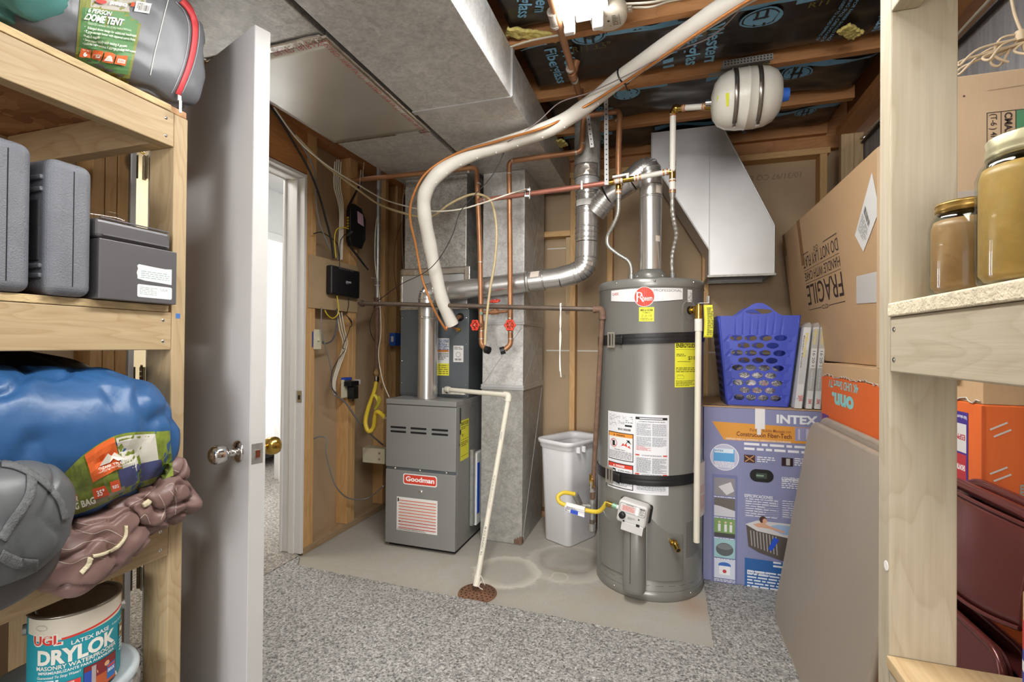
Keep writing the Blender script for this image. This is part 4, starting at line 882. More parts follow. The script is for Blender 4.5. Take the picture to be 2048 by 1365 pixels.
# drain cock, flanges, perforated vents
def onj(px, py, off=0): a = hang(px); return V((HX + (HR + off) * cos(a), HY + (HR + off) * sin(a), hz(px, py))), V((cos(a), sin(a), 0))
p, d = onj(1343, 1082); mb = MB(HEATER); mb.lathe([(.0, .0015), (.026, .0015), (.033, .004), (.04, .001)], p, d, 32); mb.use(DARK).lathe([(0, .0045), (.016, .0045)], p, d, 24); obj('drain_flange', mb, wh_)
mb = MB(BRASS); mb.cyl(p, p + d * .05, .012, n=16); mb.cyl(p + d * .028, p + d * .036, .017, n=8); q = p + d * .05; mb.sphere(q, .016, 14); mb.cyl(q, q + V((d.x * .4, d.y * .4, -.9)).normalized() * .0 + d * .03 + V((0, 0, -.012)), .014, n=16); mb.cyl(q, q + V((0, 0, .022)) + d * .005, .006, n=10); mb.use(DARK).cyl(q + d * .0295 + V((0, 0, -.0118)), q + d * .0305 + V((0, 0, -.0122)), .009, n=16); obj('drain_cock', mb, wh_)
pv = Print(cyl_map((HX, HY), HR, hang(1373), 0)); 
for i in range(16):
    for j in range(26):
        u = .004 + i * .006 + (.003 if j % 2 else 0); v = .20 + j * .0065
        if i * .4 + 2 < j + 6 : pv._p([(u - .002, v), (u, v - .002), (u + .002, v), (u, v + .002)], [(0, 1, 2, 3)], '#1c1b1a')
pv.l -= 0; pv.done('air_screen', wh_)
pv = Print(cyl_map((HX, HY), HR, hang(1200) - .02, 0))
for i in range(4):
    for j in range(20): u = .002 + i * .006; v = .24 + j * .008; pv._p([(u - .002, v), (u, v - .002), (u + .002, v), (u, v + .002)], [(0, 1, 2, 3)], '#1c1b1a')
pv.done('air_screen', wh_)
# relief valve
p, d = onj(1378, 621, -.002); mb = MB(HEATERD); mb.lathe([(0, .0015), (.04, .0015), (.047, .003), (.052, 0)], p, d, 32); mb.use(DARK).lathe([(0, .004), (.02, .004)], p, d, 24); obj('relief_flange', mb, wh_)
tv = thing('relief_valve', 'brass relief valve with lever and yellow tag on the heater', 'valve', tuple(p + d * .05))
mb = MB(BRASS); mb.cyl(p + d * .003, p + d * .05, .014, n=16); mb.cyl(p + d * .016, p + d * .026, .02, n=6); q = p + d * .055; mb.cyl(q + V((0, 0, -.03)), q + V((0, 0, .018)), .017, n=16); mb.cyl(q + V((0, 0, -.042)), q + V((0, 0, -.028)), .02, n=6); mb.cyl(q + V((0, 0, .016)), q + V((0, 0, .026)), .010, n=12); obj('valve_body', mb, tv)
mb = MB(GALVPIPE); s1 = vt; mb.cbox(q + V((0, 0, .03)) + s1 * .02, s1 * .045, d * .012, (0, 0, .003)); mb.cbox(q + V((0, 0, .045)) + s1 * .04, s1 * .004, d * .012, (0, 0, .035)); obj('lever', mb, tv, bevel=.001)
tg = q + s1 * .03 + d * .012; mb = MB(ink('#d9d63a')); mb.grid(lambda u, v: tg + s1 * (.036 * (u - .5)) + V((0, 0, .02 - .15 * v)) + d * (.006 * sin(v * 3) + .004 * u), 5, 14); ta = obj('yellow_tag', mb, tv, solid=.0006, label='yellow printed tag')
pr = Print(lambda u, v, l: tg + s1 * u + V((0, 0, .02 - .15 + v)) + d * (.011 + l + .006 * sin((1 - v / .15) * 3))); pr.fuzz(-.014, .01, .014, .14, 16, '#6f6d22', h=.45); pr.done('tag_print', ta)
dp = thing('relief_drain_pipe', 'white plastic discharge pipe hanging down the front of the water heater', 'pipe', tuple(q))
bx = aY(1383, 1085, q.y - .01); mb = MB(PEX); mb.cyl(q + V((0, 0, -.043)), q + V((0, 0, -.10)), .0175, n=16); obj('adapter', mb, dp)
mb = MB(PVC); mb.cyl(q + V((0, 0, -.085)), (q.x - .003, q.y - .002, bx.z), .0145, n=20); obj('pipe', mb, dp)
mb = MB(film('clear_sleeve', '#f3efe9', .55)); A5 = hang(1386); mb.grid(lambda u, v: V((HX + (HR + .006 + .004 * sin(v * 6)) * cos(A5 + .5 * u), HY + (HR + .006 + .004 * sin(v * 6)) * sin(A5 + .5 * u), .37 + .27 * v)), 12, 12); sl = obj('document_sleeve', mb, wh_)
pr = Print(lambda u, v, l: V((HX + (HR + .012 + l) * cos(A5 + .08 + u / HR), HY + (HR + .012 + l) * sin(A5 + .08 + u / HR), v)), seg=.01); pr.rect(.0, .375, .10, .635, '#ece8e4'); 
for i in range(6): pr.text('COMBUSTIBLES   VAPORS', .012 + i * .013, .40, .008, '#c9505a', rot=90, bold=.01)
pr.done('red_leaflet', sl)
# straps
def strap(name, label, za, zb, buckle_px):
    t = thing(name, label, 'strap', (HX, HY, za), 'seismic straps around the water heater'); mb = MB(plain('black_webbing', '#1b1b1d', .38, 0, .2, 90, .3, 300)); vs = []; n = 90; A0, A1 = hang(1201) - .5, hang(1399) + .5
    def zf(u): return za + (zb - za) * u
    for i in range(n + 1):
        u = i / n; a = A0 + (A1 - A0) * u
        for rr, dz in ((.0012, -.025), (.005, -.025), (.0058, -.008), (.005, .0), (.0058, .008), (.005, .025), (.0012, .025)): vs.append((HX + (HR + rr) * cos(a), HY + (HR + rr) * sin(a), zf(u) + dz))
    mb.add(vs, [(i * 7 + k, (i + 1) * 7 + k, (i + 1) * 7 + (k + 1) % 7, i * 7 + (k + 1) % 7) for i in range(n) for k in range(7)]); mb.add(vs[-7:], [tuple(range(7))]); obj('webbing', mb, t)
    a = hang(buckle_px); uu = (a - A0) / (A1 - A0); c = V((HX + (HR + .010) * cos(a), HY + (HR + .010) * sin(a), zf(uu))); d = V((cos(a), sin(a), 0)); s_ = V((-sin(a), cos(a), 0)); mb = MB(plain('buckle_zinc', '#b5b0a6', .4, .6))
    for k in (-.018, 0.004, .022): mb.cbox(c + s_ * k, s_ * .007, d * .006, (0, 0, .075))
    for k in (-.034, .034): mb.cbox(c + V((0, 0, k)) + s_ * .002, s_ * .046, d * .008, (0, 0, .008))
    obj('buckle', mb, t, bevel=.0015)
    mb = MB(plain('black_webbing', '')); a2 = a + .12; mb.grid(lambda u, v: V((HX + (HR + .008 + .008 * u * u) * cos(a + .06 + u * .2), HY + (HR + .008 + .008 * u * u) * sin(a + .06 + u * .2), zf(uu) - .02 - .006 * u + .046 * v)), 10, 4); obj('loose_end', mb, t, solid=.002)
strap('heater_strap', 'upper black webbing strap slanting around the water heater', hz(1215, 684), hz(1398, 672), 1224)
strap('heater_strap', 'lower black webbing strap over the heater instruction label', hz(1210, 948), hz(1395, 951), 1222)
bk = MB(PINE2('z')); bk.box((.192, 3.0, 1.14), (.23, 3.269, 1.23)); tag(obj('strap_block', bk), 'short wood block anchoring the upper strap to a stud', 'wood block')
# ================================================================ supported pipes
def fit(mb, p, d, r, w=.016): d = V(d).normalized(); mb.cyl(V(p) - d * w / 2, V(p) + d * w / 2, r, n=16)
def coupling(parent, name, p, d, r, w, m, label=None): mb = MB(m); fit(mb, p, d, r, w); return obj(name, mb, parent, label=label)
# black iron gas line
G0 = aY(722, 607, 2.45); G1 = aY(1200, 619, 2.46); G2 = V((-.352, 2.50, .40))
gp = thing('gas_pipe', 'black iron gas pipe running level past the furnace and down beside the heater', 'pipe', tuple(G0))
mb = MB(IRON); mb.cyl(G0, G1, .0125, n=18); obj('level_run', mb, gp)
Gt = V((G1.x + .012, G1.y, G1.z)); mb = MB(RUST); mb.tube(elbow([G1 - V((.03, 0, 0)), Gt, Gt - V((0, 0, .045))], .02), .017, 16); fit(mb, G1 - V((.028, 0, 0)), (1, 0, 0), .02, .012); fit(mb, Gt - V((0, 0, .045)), (0, 0, 1), .02, .012); obj('elbow', mb, gp, label='rust-brown elbow')
mb = MB(RUST); mb.cyl(Gt - V((0, 0, .04)), G2, .0125, n=18); obj('drop', mb, gp, label='rusty vertical drop')
G3 = V((G2.x - .001, G2.y, .245)); mb = MB(GALVPIPE)
mb.cyl(G2, V((G2.x, G2.y, .30)), .013, n=16); 
for z in (.452, .395, .345, .27, .252): fit(mb, (G2.x, G2.y, z), (0, 0, 1), .019 if z != .452 else .016, .018)
mb.cyl((G2.x, G2.y, .345), (G2.x, G2.y, .39), .0165); mb.use(IRON).cyl((G2.x, G2.y, .262), (G2.x, G2.y, .335), .0125); mb.use(GALVPIPE).sphere((G2.x, G2.y, .25), .018, 12); obj('tee_and_cap', mb, gp)
mb = MB(BRASS); z = .50; mb.cyl((G2.x, G2.y, z - .03), (G2.x, G2.y, z + .03), .018, n=8); mb.cyl((G2.x, G2.y, z), (G2.x - .002, G2.y - .035, z), .011); mb.use(CHROME).cbox((G2.x - .002, G2.y - .036, z - .025), (.008, 0, 0), (0, .004, 0), (0, 0, .055)); obj('shutoff_valve', mb, gp)
R0 = aX(757, 372, -1.86); RY = R0.y
J = aX(757, 607, -1.86)
gr = thing('gas_riser', 'vertical gas pipe on the left stud wall, shiny above and rusty below', 'pipe', (-1.86, RY, .95))
vz = aX(753, 745, -1.86).z
mb = MB(GALVPIPE); mb.cyl((-1.86, RY, J.z + .02), (-1.86, RY, 2.39), .0165, n=18); obj('upper_pipe', mb, gr)
mb = MB(RUST); mb.cyl((-1.86, RY, vz), (-1.86, RY, J.z), .0155, n=16); fit(mb, (-1.86, RY, J.z), (0, 0, 1), .022, .06); fit(mb, (-1.86, RY, J.z - .03), (0, 0, 1), .025, .012); fit(mb, (-1.86, RY, J.z + .03), (0, 0, 1), .025, .012); obj('lower_pipe', mb, gr, label='rusty lower pipe')
mb = MB(IRON); mb.tube(elbow([(-1.86, RY, J.z), (G0.x - .012, G0.y + .03, G0.z), (G0.x - .012, G0.y, G0.z), G0 + V((.02, 0, 0))], .02), .0125, 14); fit(mb, G0 + V((.006, 0, 0)), (1, 0, 0), .019, .014); fit(mb, G0 - V((.012, -.03, 0)), (0, 1, 0), .019, .014); obj('cross_stub', mb, gr)
mb = MB(plain('old_brass', '#8d7148', .5, .5, .25, 40)); fit(mb, (-1.86, RY, vz), (0, 0, 1), .021, .05); fit(mb, (-1.86, RY, vz), (.6, -1, 0), .015, .06); mb.use(CHROME); fit(mb, (-1.86, RY, vz - .045), (0, 0, 1), .018, .035); obj('gas_cock', mb, gr)
mb = MB(WHITEP)
for z in (J.z + .12, J.z + .155): mb.lathe([(.0165, -.002), (.0185, -.002), (.0185, .002), (.0165, .002)], (-1.86, RY, z), (0, 0, 1), 16)
mb.tube([(-1.85, RY - .017, J.z + .155), (-1.83, RY - .06, J.z + .157), (-1.83, RY - .12, J.z + .156)], .0015, 6); obj('zip_tie', mb, gr)
# yellow flex connectors
def corr(r, n, amp=.08): return lambda t: r * (1 + amp * sin(t * n * 2 * pi))
fy = [V((-1.86, RY, vz - .06))] + [aX(u, v, x) for u, v, x in ((748, 785, -1.85), (737, 815, -1.83), (731, 845, -1.80), (737, 863, -1.77), (747, 855, -1.74), (753, 825, -1.70))] + [V((FX0 - .05, 2.57, .745))]
yh = thing('gas_connector', 'looped yellow flexible gas hose beside the furnace', 'gas hose', tuple(fy[0]), 'yellow coated gas connectors')
P = cr(fy, 14); mb = MB(YELLOWP); mb.tube(P, corr(.0135, 46), 14); obj('hose', mb, yh)
mb = MB(CHROME); fit(mb, P[0] + V((0, 0, .005)), P[0] - P[1], .018, .03); mb.cyl(P[-1], (FX0 - .001, 2.57, .745), .017, n=6); obj('nut', mb, yh)
mb = MB(ink('#e3d34f')); tcen = aX(752, 800, -1.80); mb.grid(lambda u, v: tcen + V((.02 * sin(v * 4), (u - .4) * .07 * (1 - .6 * v), -.10 * (v - .3) + .01 * sin(u * 6))), 8, 8); t1 = obj('yellow_tag', mb, yh, solid=.0006)
fl = [V((G2.x - .02, G2.y - .005, .365)), V((G2.x - .06, G2.y - .015, .37)), aY(1150, 989, 2.44), aY(1128, 986, 2.42), aY(1116, 994, 2.40), aY(1122, 1007, 2.39), aY(1150, 1016, 2.38), aY(1195, 1024, 2.37)]
ve = gv - gax * .072 + gax * -.03
fl += [ve - gax * .03]
hh = thing('gas_connector', 'yellow flexible gas hose between the iron pipe and the heater valve', 'gas hose', tuple(ve), 'yellow coated gas connectors')
P = cr(fl[2:], 12); mb = MB(YELLOWP); mb.tube(P, .0105, 14); obj('hose', mb, hh)
mb = MB(GALVPIPE); mb.cyl(fl[0], fl[1], .012); fit(mb, fl[0], fl[1] - fl[0], .017, .02); mb.cyl(fl[1], fl[2], .0165, n=6); mb.cyl(fl[1] + V((.01, 0, 0)), fl[1] + V((-.02, -.003, 0)), .0185, n=6); obj('nipple', mb, hh)
mb = MB(BRASS); mb.cyl(P[-1], P[-1] + gax * .03, .0145, n=6); mb.use(plain('green_flare', '#8fb79a', .4, .4)).cyl(P[-1] + gax * .03, P[-1] + gax * .052, .013, n=6); mb.use(WHITEP).cyl(P[-1] + gax * .052, gv - gax * .066, .010); obj('flare_fitting', mb, hh)
k = len(P) // 2; q0, q1 = aY(1133, 1010, 2.375), aY(1170, 1020, 2.365); mb = MB(PAPER); mb.tube([q0, q1], .0135, 14); mb.hexa([q0 + V((-.006, -.012, -.0)), q1 + V((0, -.012, 0)), q1 + V((0, -.0105, 0)), q0 + V((-.006, -.0105, 0)), q0 + V((-.012, -.012, -.03)), q1 + V((0, -.012, -.035)), q1 + V((0, -.0105, -.035)), q0 + V((-.012, -.0105, -.03))]); tb = obj('paper_flag', mb, hh)
pr = Print(quad_map(q0 + V((-.012, -.0124, -.03)), q1 + V((0, -.0124, -.035)), q1 + V((0, -.0124, 0)), q0 + V((-.006, -.0124, 0)), .11, .033)); pr.rect(.035, .002, .075, .02, '#2a4fc0'); pr.fuzz(.004, .003, .032, .02, 3, '#777777'); pr.rect(.078, 0.0, .108, .012, '#f4f4f4'); pr.frame(0, 0, .11, .022, .001, '#2a4fc0'); pr.fuzz(.01, .022, .1, .032, 2, '#777777'); pr.done('flag_print', tb)
# copper: paired drops with stop valves
def handwheel(parent, c, ax, r=.026):
    c, ax = V(c), V(ax).normalized(); x, y = basis(ax); mb = MB(RED)
    P = [c + (x * cos(a) + y * sin(a)) * (r * (1 + .13 * cos(6 * a))) for a in [2 * pi * k / 48 for k in range(48)]]; mb.tube(P, .0052, 8, closed=True)
    for k in range(6): a = 2 * pi * k / 6; mb.cyl(c, c + (x * cos(a) + y * sin(a)) * r, .0035, n=8)
    mb.cyl(c - ax * .006, c + ax * .006, .008, n=12); mb.use(CHROME).lathe([(0, .009), (.004, .008), (.005, .006)], c, ax, 10); return obj('red_handle', mb, parent, label='red six-lobed handwheel')
CYC = 2.54
def cpt(u, v, y=CYC): return aY(u, v, y)
pr_c = thing('copper_riser', 'nearer-to-furnace copper drop pipe with red valve and black cap', 'pipe', tuple(cpt(965, 690)))
TL = cpt(953, 335); hl = aX(722, 357, -1.80)
hl = V((hl.x, hl.y, hl.z)); BLt = cpt(963, 690); r_ = .0145
mb = MB(COPPER); mb.tube(elbow([V((-1.88, hl.y + .02, hl.z)), TL, cpt(960, 500), BLt + V((0, 0, 0)), BLt + V((.03, -.01, -.025))], .03), r_, 16); obj('pipe_run', mb, pr_c)
mb = MB(SOLDER)
for u, v in ((957, 368), (961, 525), (962, 644), (963, 662), (963, 678)): fit(mb, cpt(u, v), (0, 0, 1), r_ + .0015, .006)
fit(mb, TL - V((.045, -.01, 0)), TL - hl, r_ + .002, .012); mb.sphere(TL - V((.05, 0, .02)), .010, 8); obj('solder_rings', mb, pr_c)
mb = MB(COPPER); fit(mb, cpt(962, 651), (0, 0, 1), r_ + .005, .05); mb.cyl(cpt(962, 651), cpt(958, 651, CYC - .045), .011); obj('valve_body', mb, pr_c)
handwheel(pr_c, cpt(950, 651, CYC - .055), V((-.35, -1, 0)))
mb = MB(BLACKP); e = BLt + V((.033, -.012, -.027)); dcap = V((1, -.25, -.25)).normalized(); mb.cyl(e - dcap * .004, e + dcap * .022, .021, n=24); mb.use(DARK).cyl(e + dcap * .0222, e + dcap * .0226, .015, n=20); obj('end_cap', mb, pr_c)
pr_d = thing('copper_riser', 'copper drop pipe nearer the water heater with red valve and black cap', 'pipe', tuple(cpt(1021, 690)))
TR = cpt(1018, 323); XR1 = aY(1163, 303, 2.56); XR2 = aY(1167, 232, 2.56); BRt = cpt(1021, 690)
mb = MB(COPPER); mb.tube(elbow([BRt + V((-.03, -.01, -.027)), BRt, cpt(1020, 500), TR, XR1, XR2, aY(1240, 222, 2.54), aY(1237, 300, 2.53), aY(1237, 372, 2.53)], .03), r_, 16); obj('pipe_run', mb, pr_d)
mb = MB(SOLDER)
for u, v in ((1018, 348), (1020, 637), (1021, 664), (1021, 678)): fit(mb, cpt(u, v), (0, 0, 1), r_ + .0015, .006)
for u, v in ((1166, 288), (1237, 240)): fit(mb, aY(u, v, 2.56), (0, 0, 1), r_ + .0015, .006)
fit(mb, TR + (XR1 - TR) * .05, XR1 - TR, r_ + .0015, .008); fit(mb, TR + (XR1 - TR) * .93, XR1 - TR, r_ + .0015, .008); obj('solder_rings', mb, pr_d)
mb = MB(COPPER); fit(mb, cpt(1021, 651), (0, 0, 1), r_ + .005, .05); mb.cyl(cpt(1021, 651), cpt(1021, 651, CYC - .04), .011); obj('valve_body', mb, pr_d)
handwheel(pr_d, cpt(1020, 651, CYC - .055), V((0, -1, 0)))
mb = MB(BLACKP); e = BRt + V((-.033, -.012, -.03)); dcap = V((-1, -.25, -.3)).normalized(); mb.cyl(e - dcap * .004, e + dcap * .022, .021, n=24); mb.use(DARK).cyl(e + dcap * .0222, e + dcap * .0226, .015, n=20); obj('end_cap', mb, pr_d)
by = thing('bypass_valve', 'short copper crossover with red valve joining the two copper drops', 'valve', tuple(cpt(990, 627, 2.545)))
b0, b1 = cpt(966, 626, 2.545), cpt(1014, 623, 2.545); mb = MB(COPPER); mb.cyl(b0, b1, .0095); bm = (b0 + b1) / 2; fit(mb, bm, b1 - b0, .015, .045); mb.cyl(bm, bm + V((0, 0, .04)), .012); obj('valve_body', mb, by); handwheel(by, bm + V((0, .0, .062)), (0, -.35, 1), .024)
mb = MB(plain('teal_cap', '#8fb5a8', .5, .3)); mb.cyl(b0 + V((0, -.018, -.005)), b0 + V((.0, -.03, -.005)), .009); obj('test_plug', mb, by)
# reddish hot line with clamp, strap, PEX to the heater
hp = thing('hot_water_pipe', 'reddish copper line joining white plastic tube above the heater', 'pipe', tuple(aY(1100, 380, 2.5)))
RC = plain('reddened_copper', '#b07462', .42, .45, .2, 10)
h0, h1, h2, h3 = aY(957, 402, 2.53), aY(1222, 365, 2.50), aY(1268, 357, 2.49), aY(1340, 343, 2.48)
mb = MB(RC); mb.cyl(h0, h1, .0135, n=16); obj('copper_run', mb, hp)
mb = MB(SOLDER); fit(mb, h0 + (h1 - h0) * .055, h1 - h0, .016, .012); mb.cyl(h0 - V((0, -.012, 0)), h0 + (h1 - h0).normalized() * .03, .017); obj('solder_rings', mb, hp)
mb = MB(BRASS); dd = (h3 - h1).normalized(); mb.cyl(h1 - dd * .01, h1 + dd * .012, .016, n=8); mb.cyl(h1 + dd * .06, h2, .014, n=10); obj('adapter', mb, hp)
mb = MB(COPPERB)
for t_ in (.018, .045): fit(mb, h1 + dd * t_, dd, .0165, .006)
for t_ in (.012, .03): fit(mb, h2 + dd * t_, dd, .0165, .007)
for t_ in (.012, .03): fit(mb, h3 - dd * t_, dd, .0165, .007)
obj('crimp_rings', mb, hp)
mb = MB(PEX); mb.cyl(h2, h3, .0135, n=16); mb.cyl(h1 + dd * .015, h1 + dd * .07, .0125); obj('plastic_tube', mb, hp)
mb = MB(WHITEP); mb.cbox(h1 + dd * .05 + V((0, -.01, .022)), dd * .085, (0, .012, 0), (0, 0, .012)); mb.cyl(h1 + dd * .085 + V((0, -.01, 0)), h1 + dd * .085 + V((0, -.01, .026)), .008); obj('ball_valve_lever', mb, hp, bevel=.003)
gc = h0 + (h1 - h0) * .40; mb = MB(plain('zinc_clamp', '#b5b4af', .4, .6)); mb.cbox(gc + V((0, -.016, .016)), (.035, .006, 0), (0, .02, 0), (0, 0, .012)); mb.cbox(gc + V((0, -.016, -.018)), (.03, .006, 0), (0, .02, 0), (0, 0, .010)); mb.cyl(gc + V((.012, -.02, -.035)), gc + V((.012, -.02, .03)), .004); mb.cyl(gc + V((-.012, -.02, -.02)), gc + V((-.012, -.02, .024)), .004); obj('ground_clamp', mb, hp, bevel=.001)
c2 = h0 + (h1 - h0) * .80; mb = MB(GALVPIPE); fit(mb, c2, h1 - h0, .0175, .012); mb.cbox(c2 + V((0, -.018, 0)), (.01, 0, 0), (0, .006, 0), (0, 0, .046)); obj('split_clamp', mb, hp)
# vertical PEX between tank line and heater, expansion tank branch
vp = thing('tank_branch_pipe', 'white plastic tube with copper crimp rings feeding the expansion tank', 'pipe', tuple(h3))
v0 = h3 + V((.012, 0, -.005)); v1 = aY(1346, 225, 2.44); v2 = aY(1352, 217, 2.42); v3 = aY(1412, 213, 2.37)
mb = MB(PEX); mb.cyl(v0, v1, .0145, n=16); mb.cyl(v2, v3, .0135, n=16); obj('plastic_tube', mb, vp)
mb = MB(BRASS); mb.cyl(v0 - V((0, 0, .035)), v0 + V((0, 0, .025)), .0155, n=8); mb.cyl(h3 - dd * .005, v0, .0145, n=8); mb.cyl(v1 - V((0, 0, .006)), v2 + V((0, 0, .012)), .016, n=10); mb.sphere(v2, .019, 10); mb.cyl(v2, v2 + (v3 - v2).normalized() * .03, .0155, n=8); e3 = (v3 - v2).normalized(); mb.cyl(v3, v3 + e3 * .03, .019, n=8); obj('brass_tee', mb, vp)
mb = MB(COPPERB)
for p_ in (v0 + V((0, 0, .035)), v0 + V((0, 0, .05)), v1 - V((0, 0, .016)), v0 - V((0, 0, .045)), v0 - V((0, 0, .09)), v0 - V((0, 0, .1))): fit(mb, p_, (0, 0, 1), .0168, .006)
for t_ in (.035, .045): fit(mb, v2 + e3 * t_, e3, .0162, .006)
for t_ in (-.012, -.002): fit(mb, v3 + e3 * t_, e3, .0162, .006)
obj('crimp_rings', mb, vp)
mb = MB(PEX); mb.cyl(v0 - V((0, 0, .035)), v0 - V((0, 0, .10)), .0148); obj('plastic_stub', mb, vp)
FLEX = plain('braided_steel', '#b6b4ae', .35, .75, .2, 200, .3, 300)
def flexline(name, label, pts, r=.0105, n=80):
    t = thing(name, label, 'water connector', tuple(pts[-1]), 'corrugated steel water connectors'); P = cr(pts, 16); mb = MB(FLEX); mb.tube(P, corr(r, n, .10), 14); obj('hose', mb, t)
    mb = MB(GALVPIPE); fit(mb, P[-1] + V((0, 0, .004)), P[-2] - P[-1], .0165, .03); fit(mb, P[-1] - V((0, 0, .016)), (0, 0, 1), .012, .016); fit(mb, P[0], P[1] - P[0], .0145, .03); obj('nut', mb, t); return t
f0 = aY(1237, 392, 2.53); cold = [f0] + [aY(u, v, y) for u, v, y in ((1236, 425, 2.54), (1227, 450, 2.56), (1216, 472, 2.585), (1217, 492, 2.59), (1235, 508, 2.60), (1255, 521, 2.61), (1262, 535, 2.615))]
ztop = HT + .034; cold.append(V((aY(1263, 545, 2.62).x, 2.62, ztop)))
mb = MB(COPPERB); fit(mb, f0 + V((0, 0, .01)), (0, 0, 1), .017, .007); fit(mb, f0 + V((0, 0, .028)), (0, 0, 1), .0165, .007); mb.use(BRASS); fit(mb, f0 + V((0, 0, .05)), (0, 0, 1), .016, .03); mb.use(PEX); fit(mb, f0 + V((0, 0, .018)), (0, 0, 1), .014, .02); obj('crimp_joint', mb, pr_d)
flexline('water_connector', 'curved corrugated steel connector entering the heater top nearest the stack', cold)
hot = [v0 - V((0, 0, .10))] + [aY(u, v, y) for u, v, y in ((1345, 420, 2.50), (1349, 445, 2.52), (1353, 470, 2.55), (1348, 495, 2.58), (1344, 520, 2.60))]
hot.append(V((aY(1345, 545, 2.62).x, 2.62, ztop))); flexline('water_connector', 'nearly straight corrugated steel connector on the side of the air duct', hot)
# perforated hanger straps
def perf(name, label, a, b, w, group='perforated steel hanger straps', n=None):
    a, b = V(a), V(b); d = (b - a).normalized(); s_ = V((1, .25, 0)).normalized(); s_ = (s_ - d * s_.dot(d)).normalized(); nn = s_.cross(d).normalized()
    if nn.y > 0: nn = -nn
    t = thing(name, label, 'strap', tuple(a), group); mb = MB(GALVP); mb.obox(a - s_ * w / 2, s_ * w, b - a, nn * .0012); obj('band', mb, t)
    pr = Print(lambda u, v, l: a + s_ * u + d * v + nn * (.0014 + l)); L = (b - a).length; v = .018
    while v < L - .01: pr.disc(0, v, .0035, '#15130f', n=12); pr.l = .0004; v += .0255
    pr.done('punched_holes', t); return t
perf('hanger_strap', 'long perforated steel strap holding the reddish copper line from the joist', aY(1212, 192, 2.47), aY(1213, 370, 2.48) , .021)
perf('hanger_strap', 'short perforated steel strap dangling in front of the vent stack', aY(1176, 232, 2.50), aY(1184, 295, 2.52), .020)
# overhead copper near the lamp
oc_ = thing('overhead_copper_pipe', 'copper pipe with tee running overhead next to the lit tube lamp', 'pipe', tuple(aZ(1140, 120, 2.40)))
o0, o1, o2, o3 = aZ(1092, -40, 2.40), aZ(1108, 45, 2.405), aZ(1144, 142, 2.41), aZ(1162, 200, 2.42)
mb = MB(COPPER); mb.cyl(o0, o3, .0145, n=16); mb.cyl(o3 - V((0, .01, 0)), o3 + V((.0, .0, .05)), .0145); obj('pipe_run', mb, oc_)
mb = MB(SOLDER); dd2 = (o3 - o0).normalized()
for p_ in (aZ(1104, 25, 2.402), aZ(1110, 50, 2.402), aZ(1140, 138, 2.41), aZ(1149, 160, 2.41)): fit(mb, p_, dd2, .018, .012)
fit(mb, aZ(1107, 37, 2.402), dd2, .0165, .05); obj('solder_rings', mb, oc_)
mb = MB(COPPER); q = aZ(1145, 150, 2.41); fit(mb, q, dd2, .0185, .05); mb.cyl(q, q + V((.02, -.01, .055)), .0165); obj('tee', mb, oc_)
# insulated refrigerant line set with orange-copper liquid line
ls = thing('insulated_line', 'thick white foam-covered refrigerant line sweeping from the joists to the coil case', 'insulated pipe', tuple(aY(905, 650, 2.66)))
path = [aZ(1540, -40, 2.43), aZ(1452, 12, 2.425), aZ(1350, 80, 2.415), aZ(1247, 152, 2.40), aZ(1175, 210, 2.34), aZ(1105, 254, 2.215), aZ(1010, 288, 2.19), aZ(935, 312, 2.15), aZ(880, 345, 2.07), at(851, 385, 2.47), at(849, 430, 2.52), at(860, 490, 2.60), at(872, 550, 2.66), at(886, 605, 2.70), at(905, 650, 2.745)]
P = cr(path, 8); FOAM = plain('white_foam_sleeve', '#e2ddd2', .55, 0, .05, 10, .15, 30)
mb = MB(FOAM); mb.tube(P, lambda t: .036 + .0012 * sin(t * 90), 18); obj('foam_sleeve', mb, ls)
mb = MB(WHITEP)
for i in range(26, 70, 4):
    if i < len(P): mb.sphere(P[i] + V((.012, -.012, -.033)), .0045, 6)
obj('tape_barbs', mb, ls)
mb = MB(COPPER); mb.cyl(P[-1] - V((.0, .0, 0)), V((-1.19, CY0 - .03, 1.365)), .012); obj('suction_stub', mb, ls)
mb = MB(BLACKP); k = 24
q = P[k]; tdir = (P[k + 1] - P[k - 1]).normalized(); mb.lathe([(.037, -.003), (.0405, -.003), (.0405, .003), (.037, .003)], q, tdir, 24); mb.tube([q + V((0, -.02, -.038)), q + V((.01, -.03, -.05)), q + V((.02, -.03, -.085))], .0028, 6); obj('cable_tie', mb, ls)
ll = thing('liquid_line', 'slim bare copper refrigerant line following the thick foam-covered line', 'pipe', tuple(P[-1]))
off = [V((.02, -.022, -.026)), V((.014, -.022, -.03)), V((.01, -.022, -.034)), V((.0, -.02, -.035)), V((-.01, -.03, -.022)), V((-.012, -.035, -.012)), V((-.02, -.04, -.004)), V((-.03, -.035, .0)), V((-.045, -.02, .0)), V((-.042, -.02, -.01)), V((-.055, -.02, -.01)), V((-.05, -.03, -.01)), V((-.045, -.04, -.02)), V((-.025, -.04, -.03)), V((-.02, -.03, -.02))]
Q = [p_ + o * 1.28 for p_, o in zip(path, off)] + [at(895, 652, 2.74), V((-1.195, CY0 - .03, 1.288))]
mb = MB(plain('orange_copper', '#c9854a', .4, .45, .08, 12)); mb.tube(cr(Q, 8), .0062, 10); obj('tube', mb, ll)
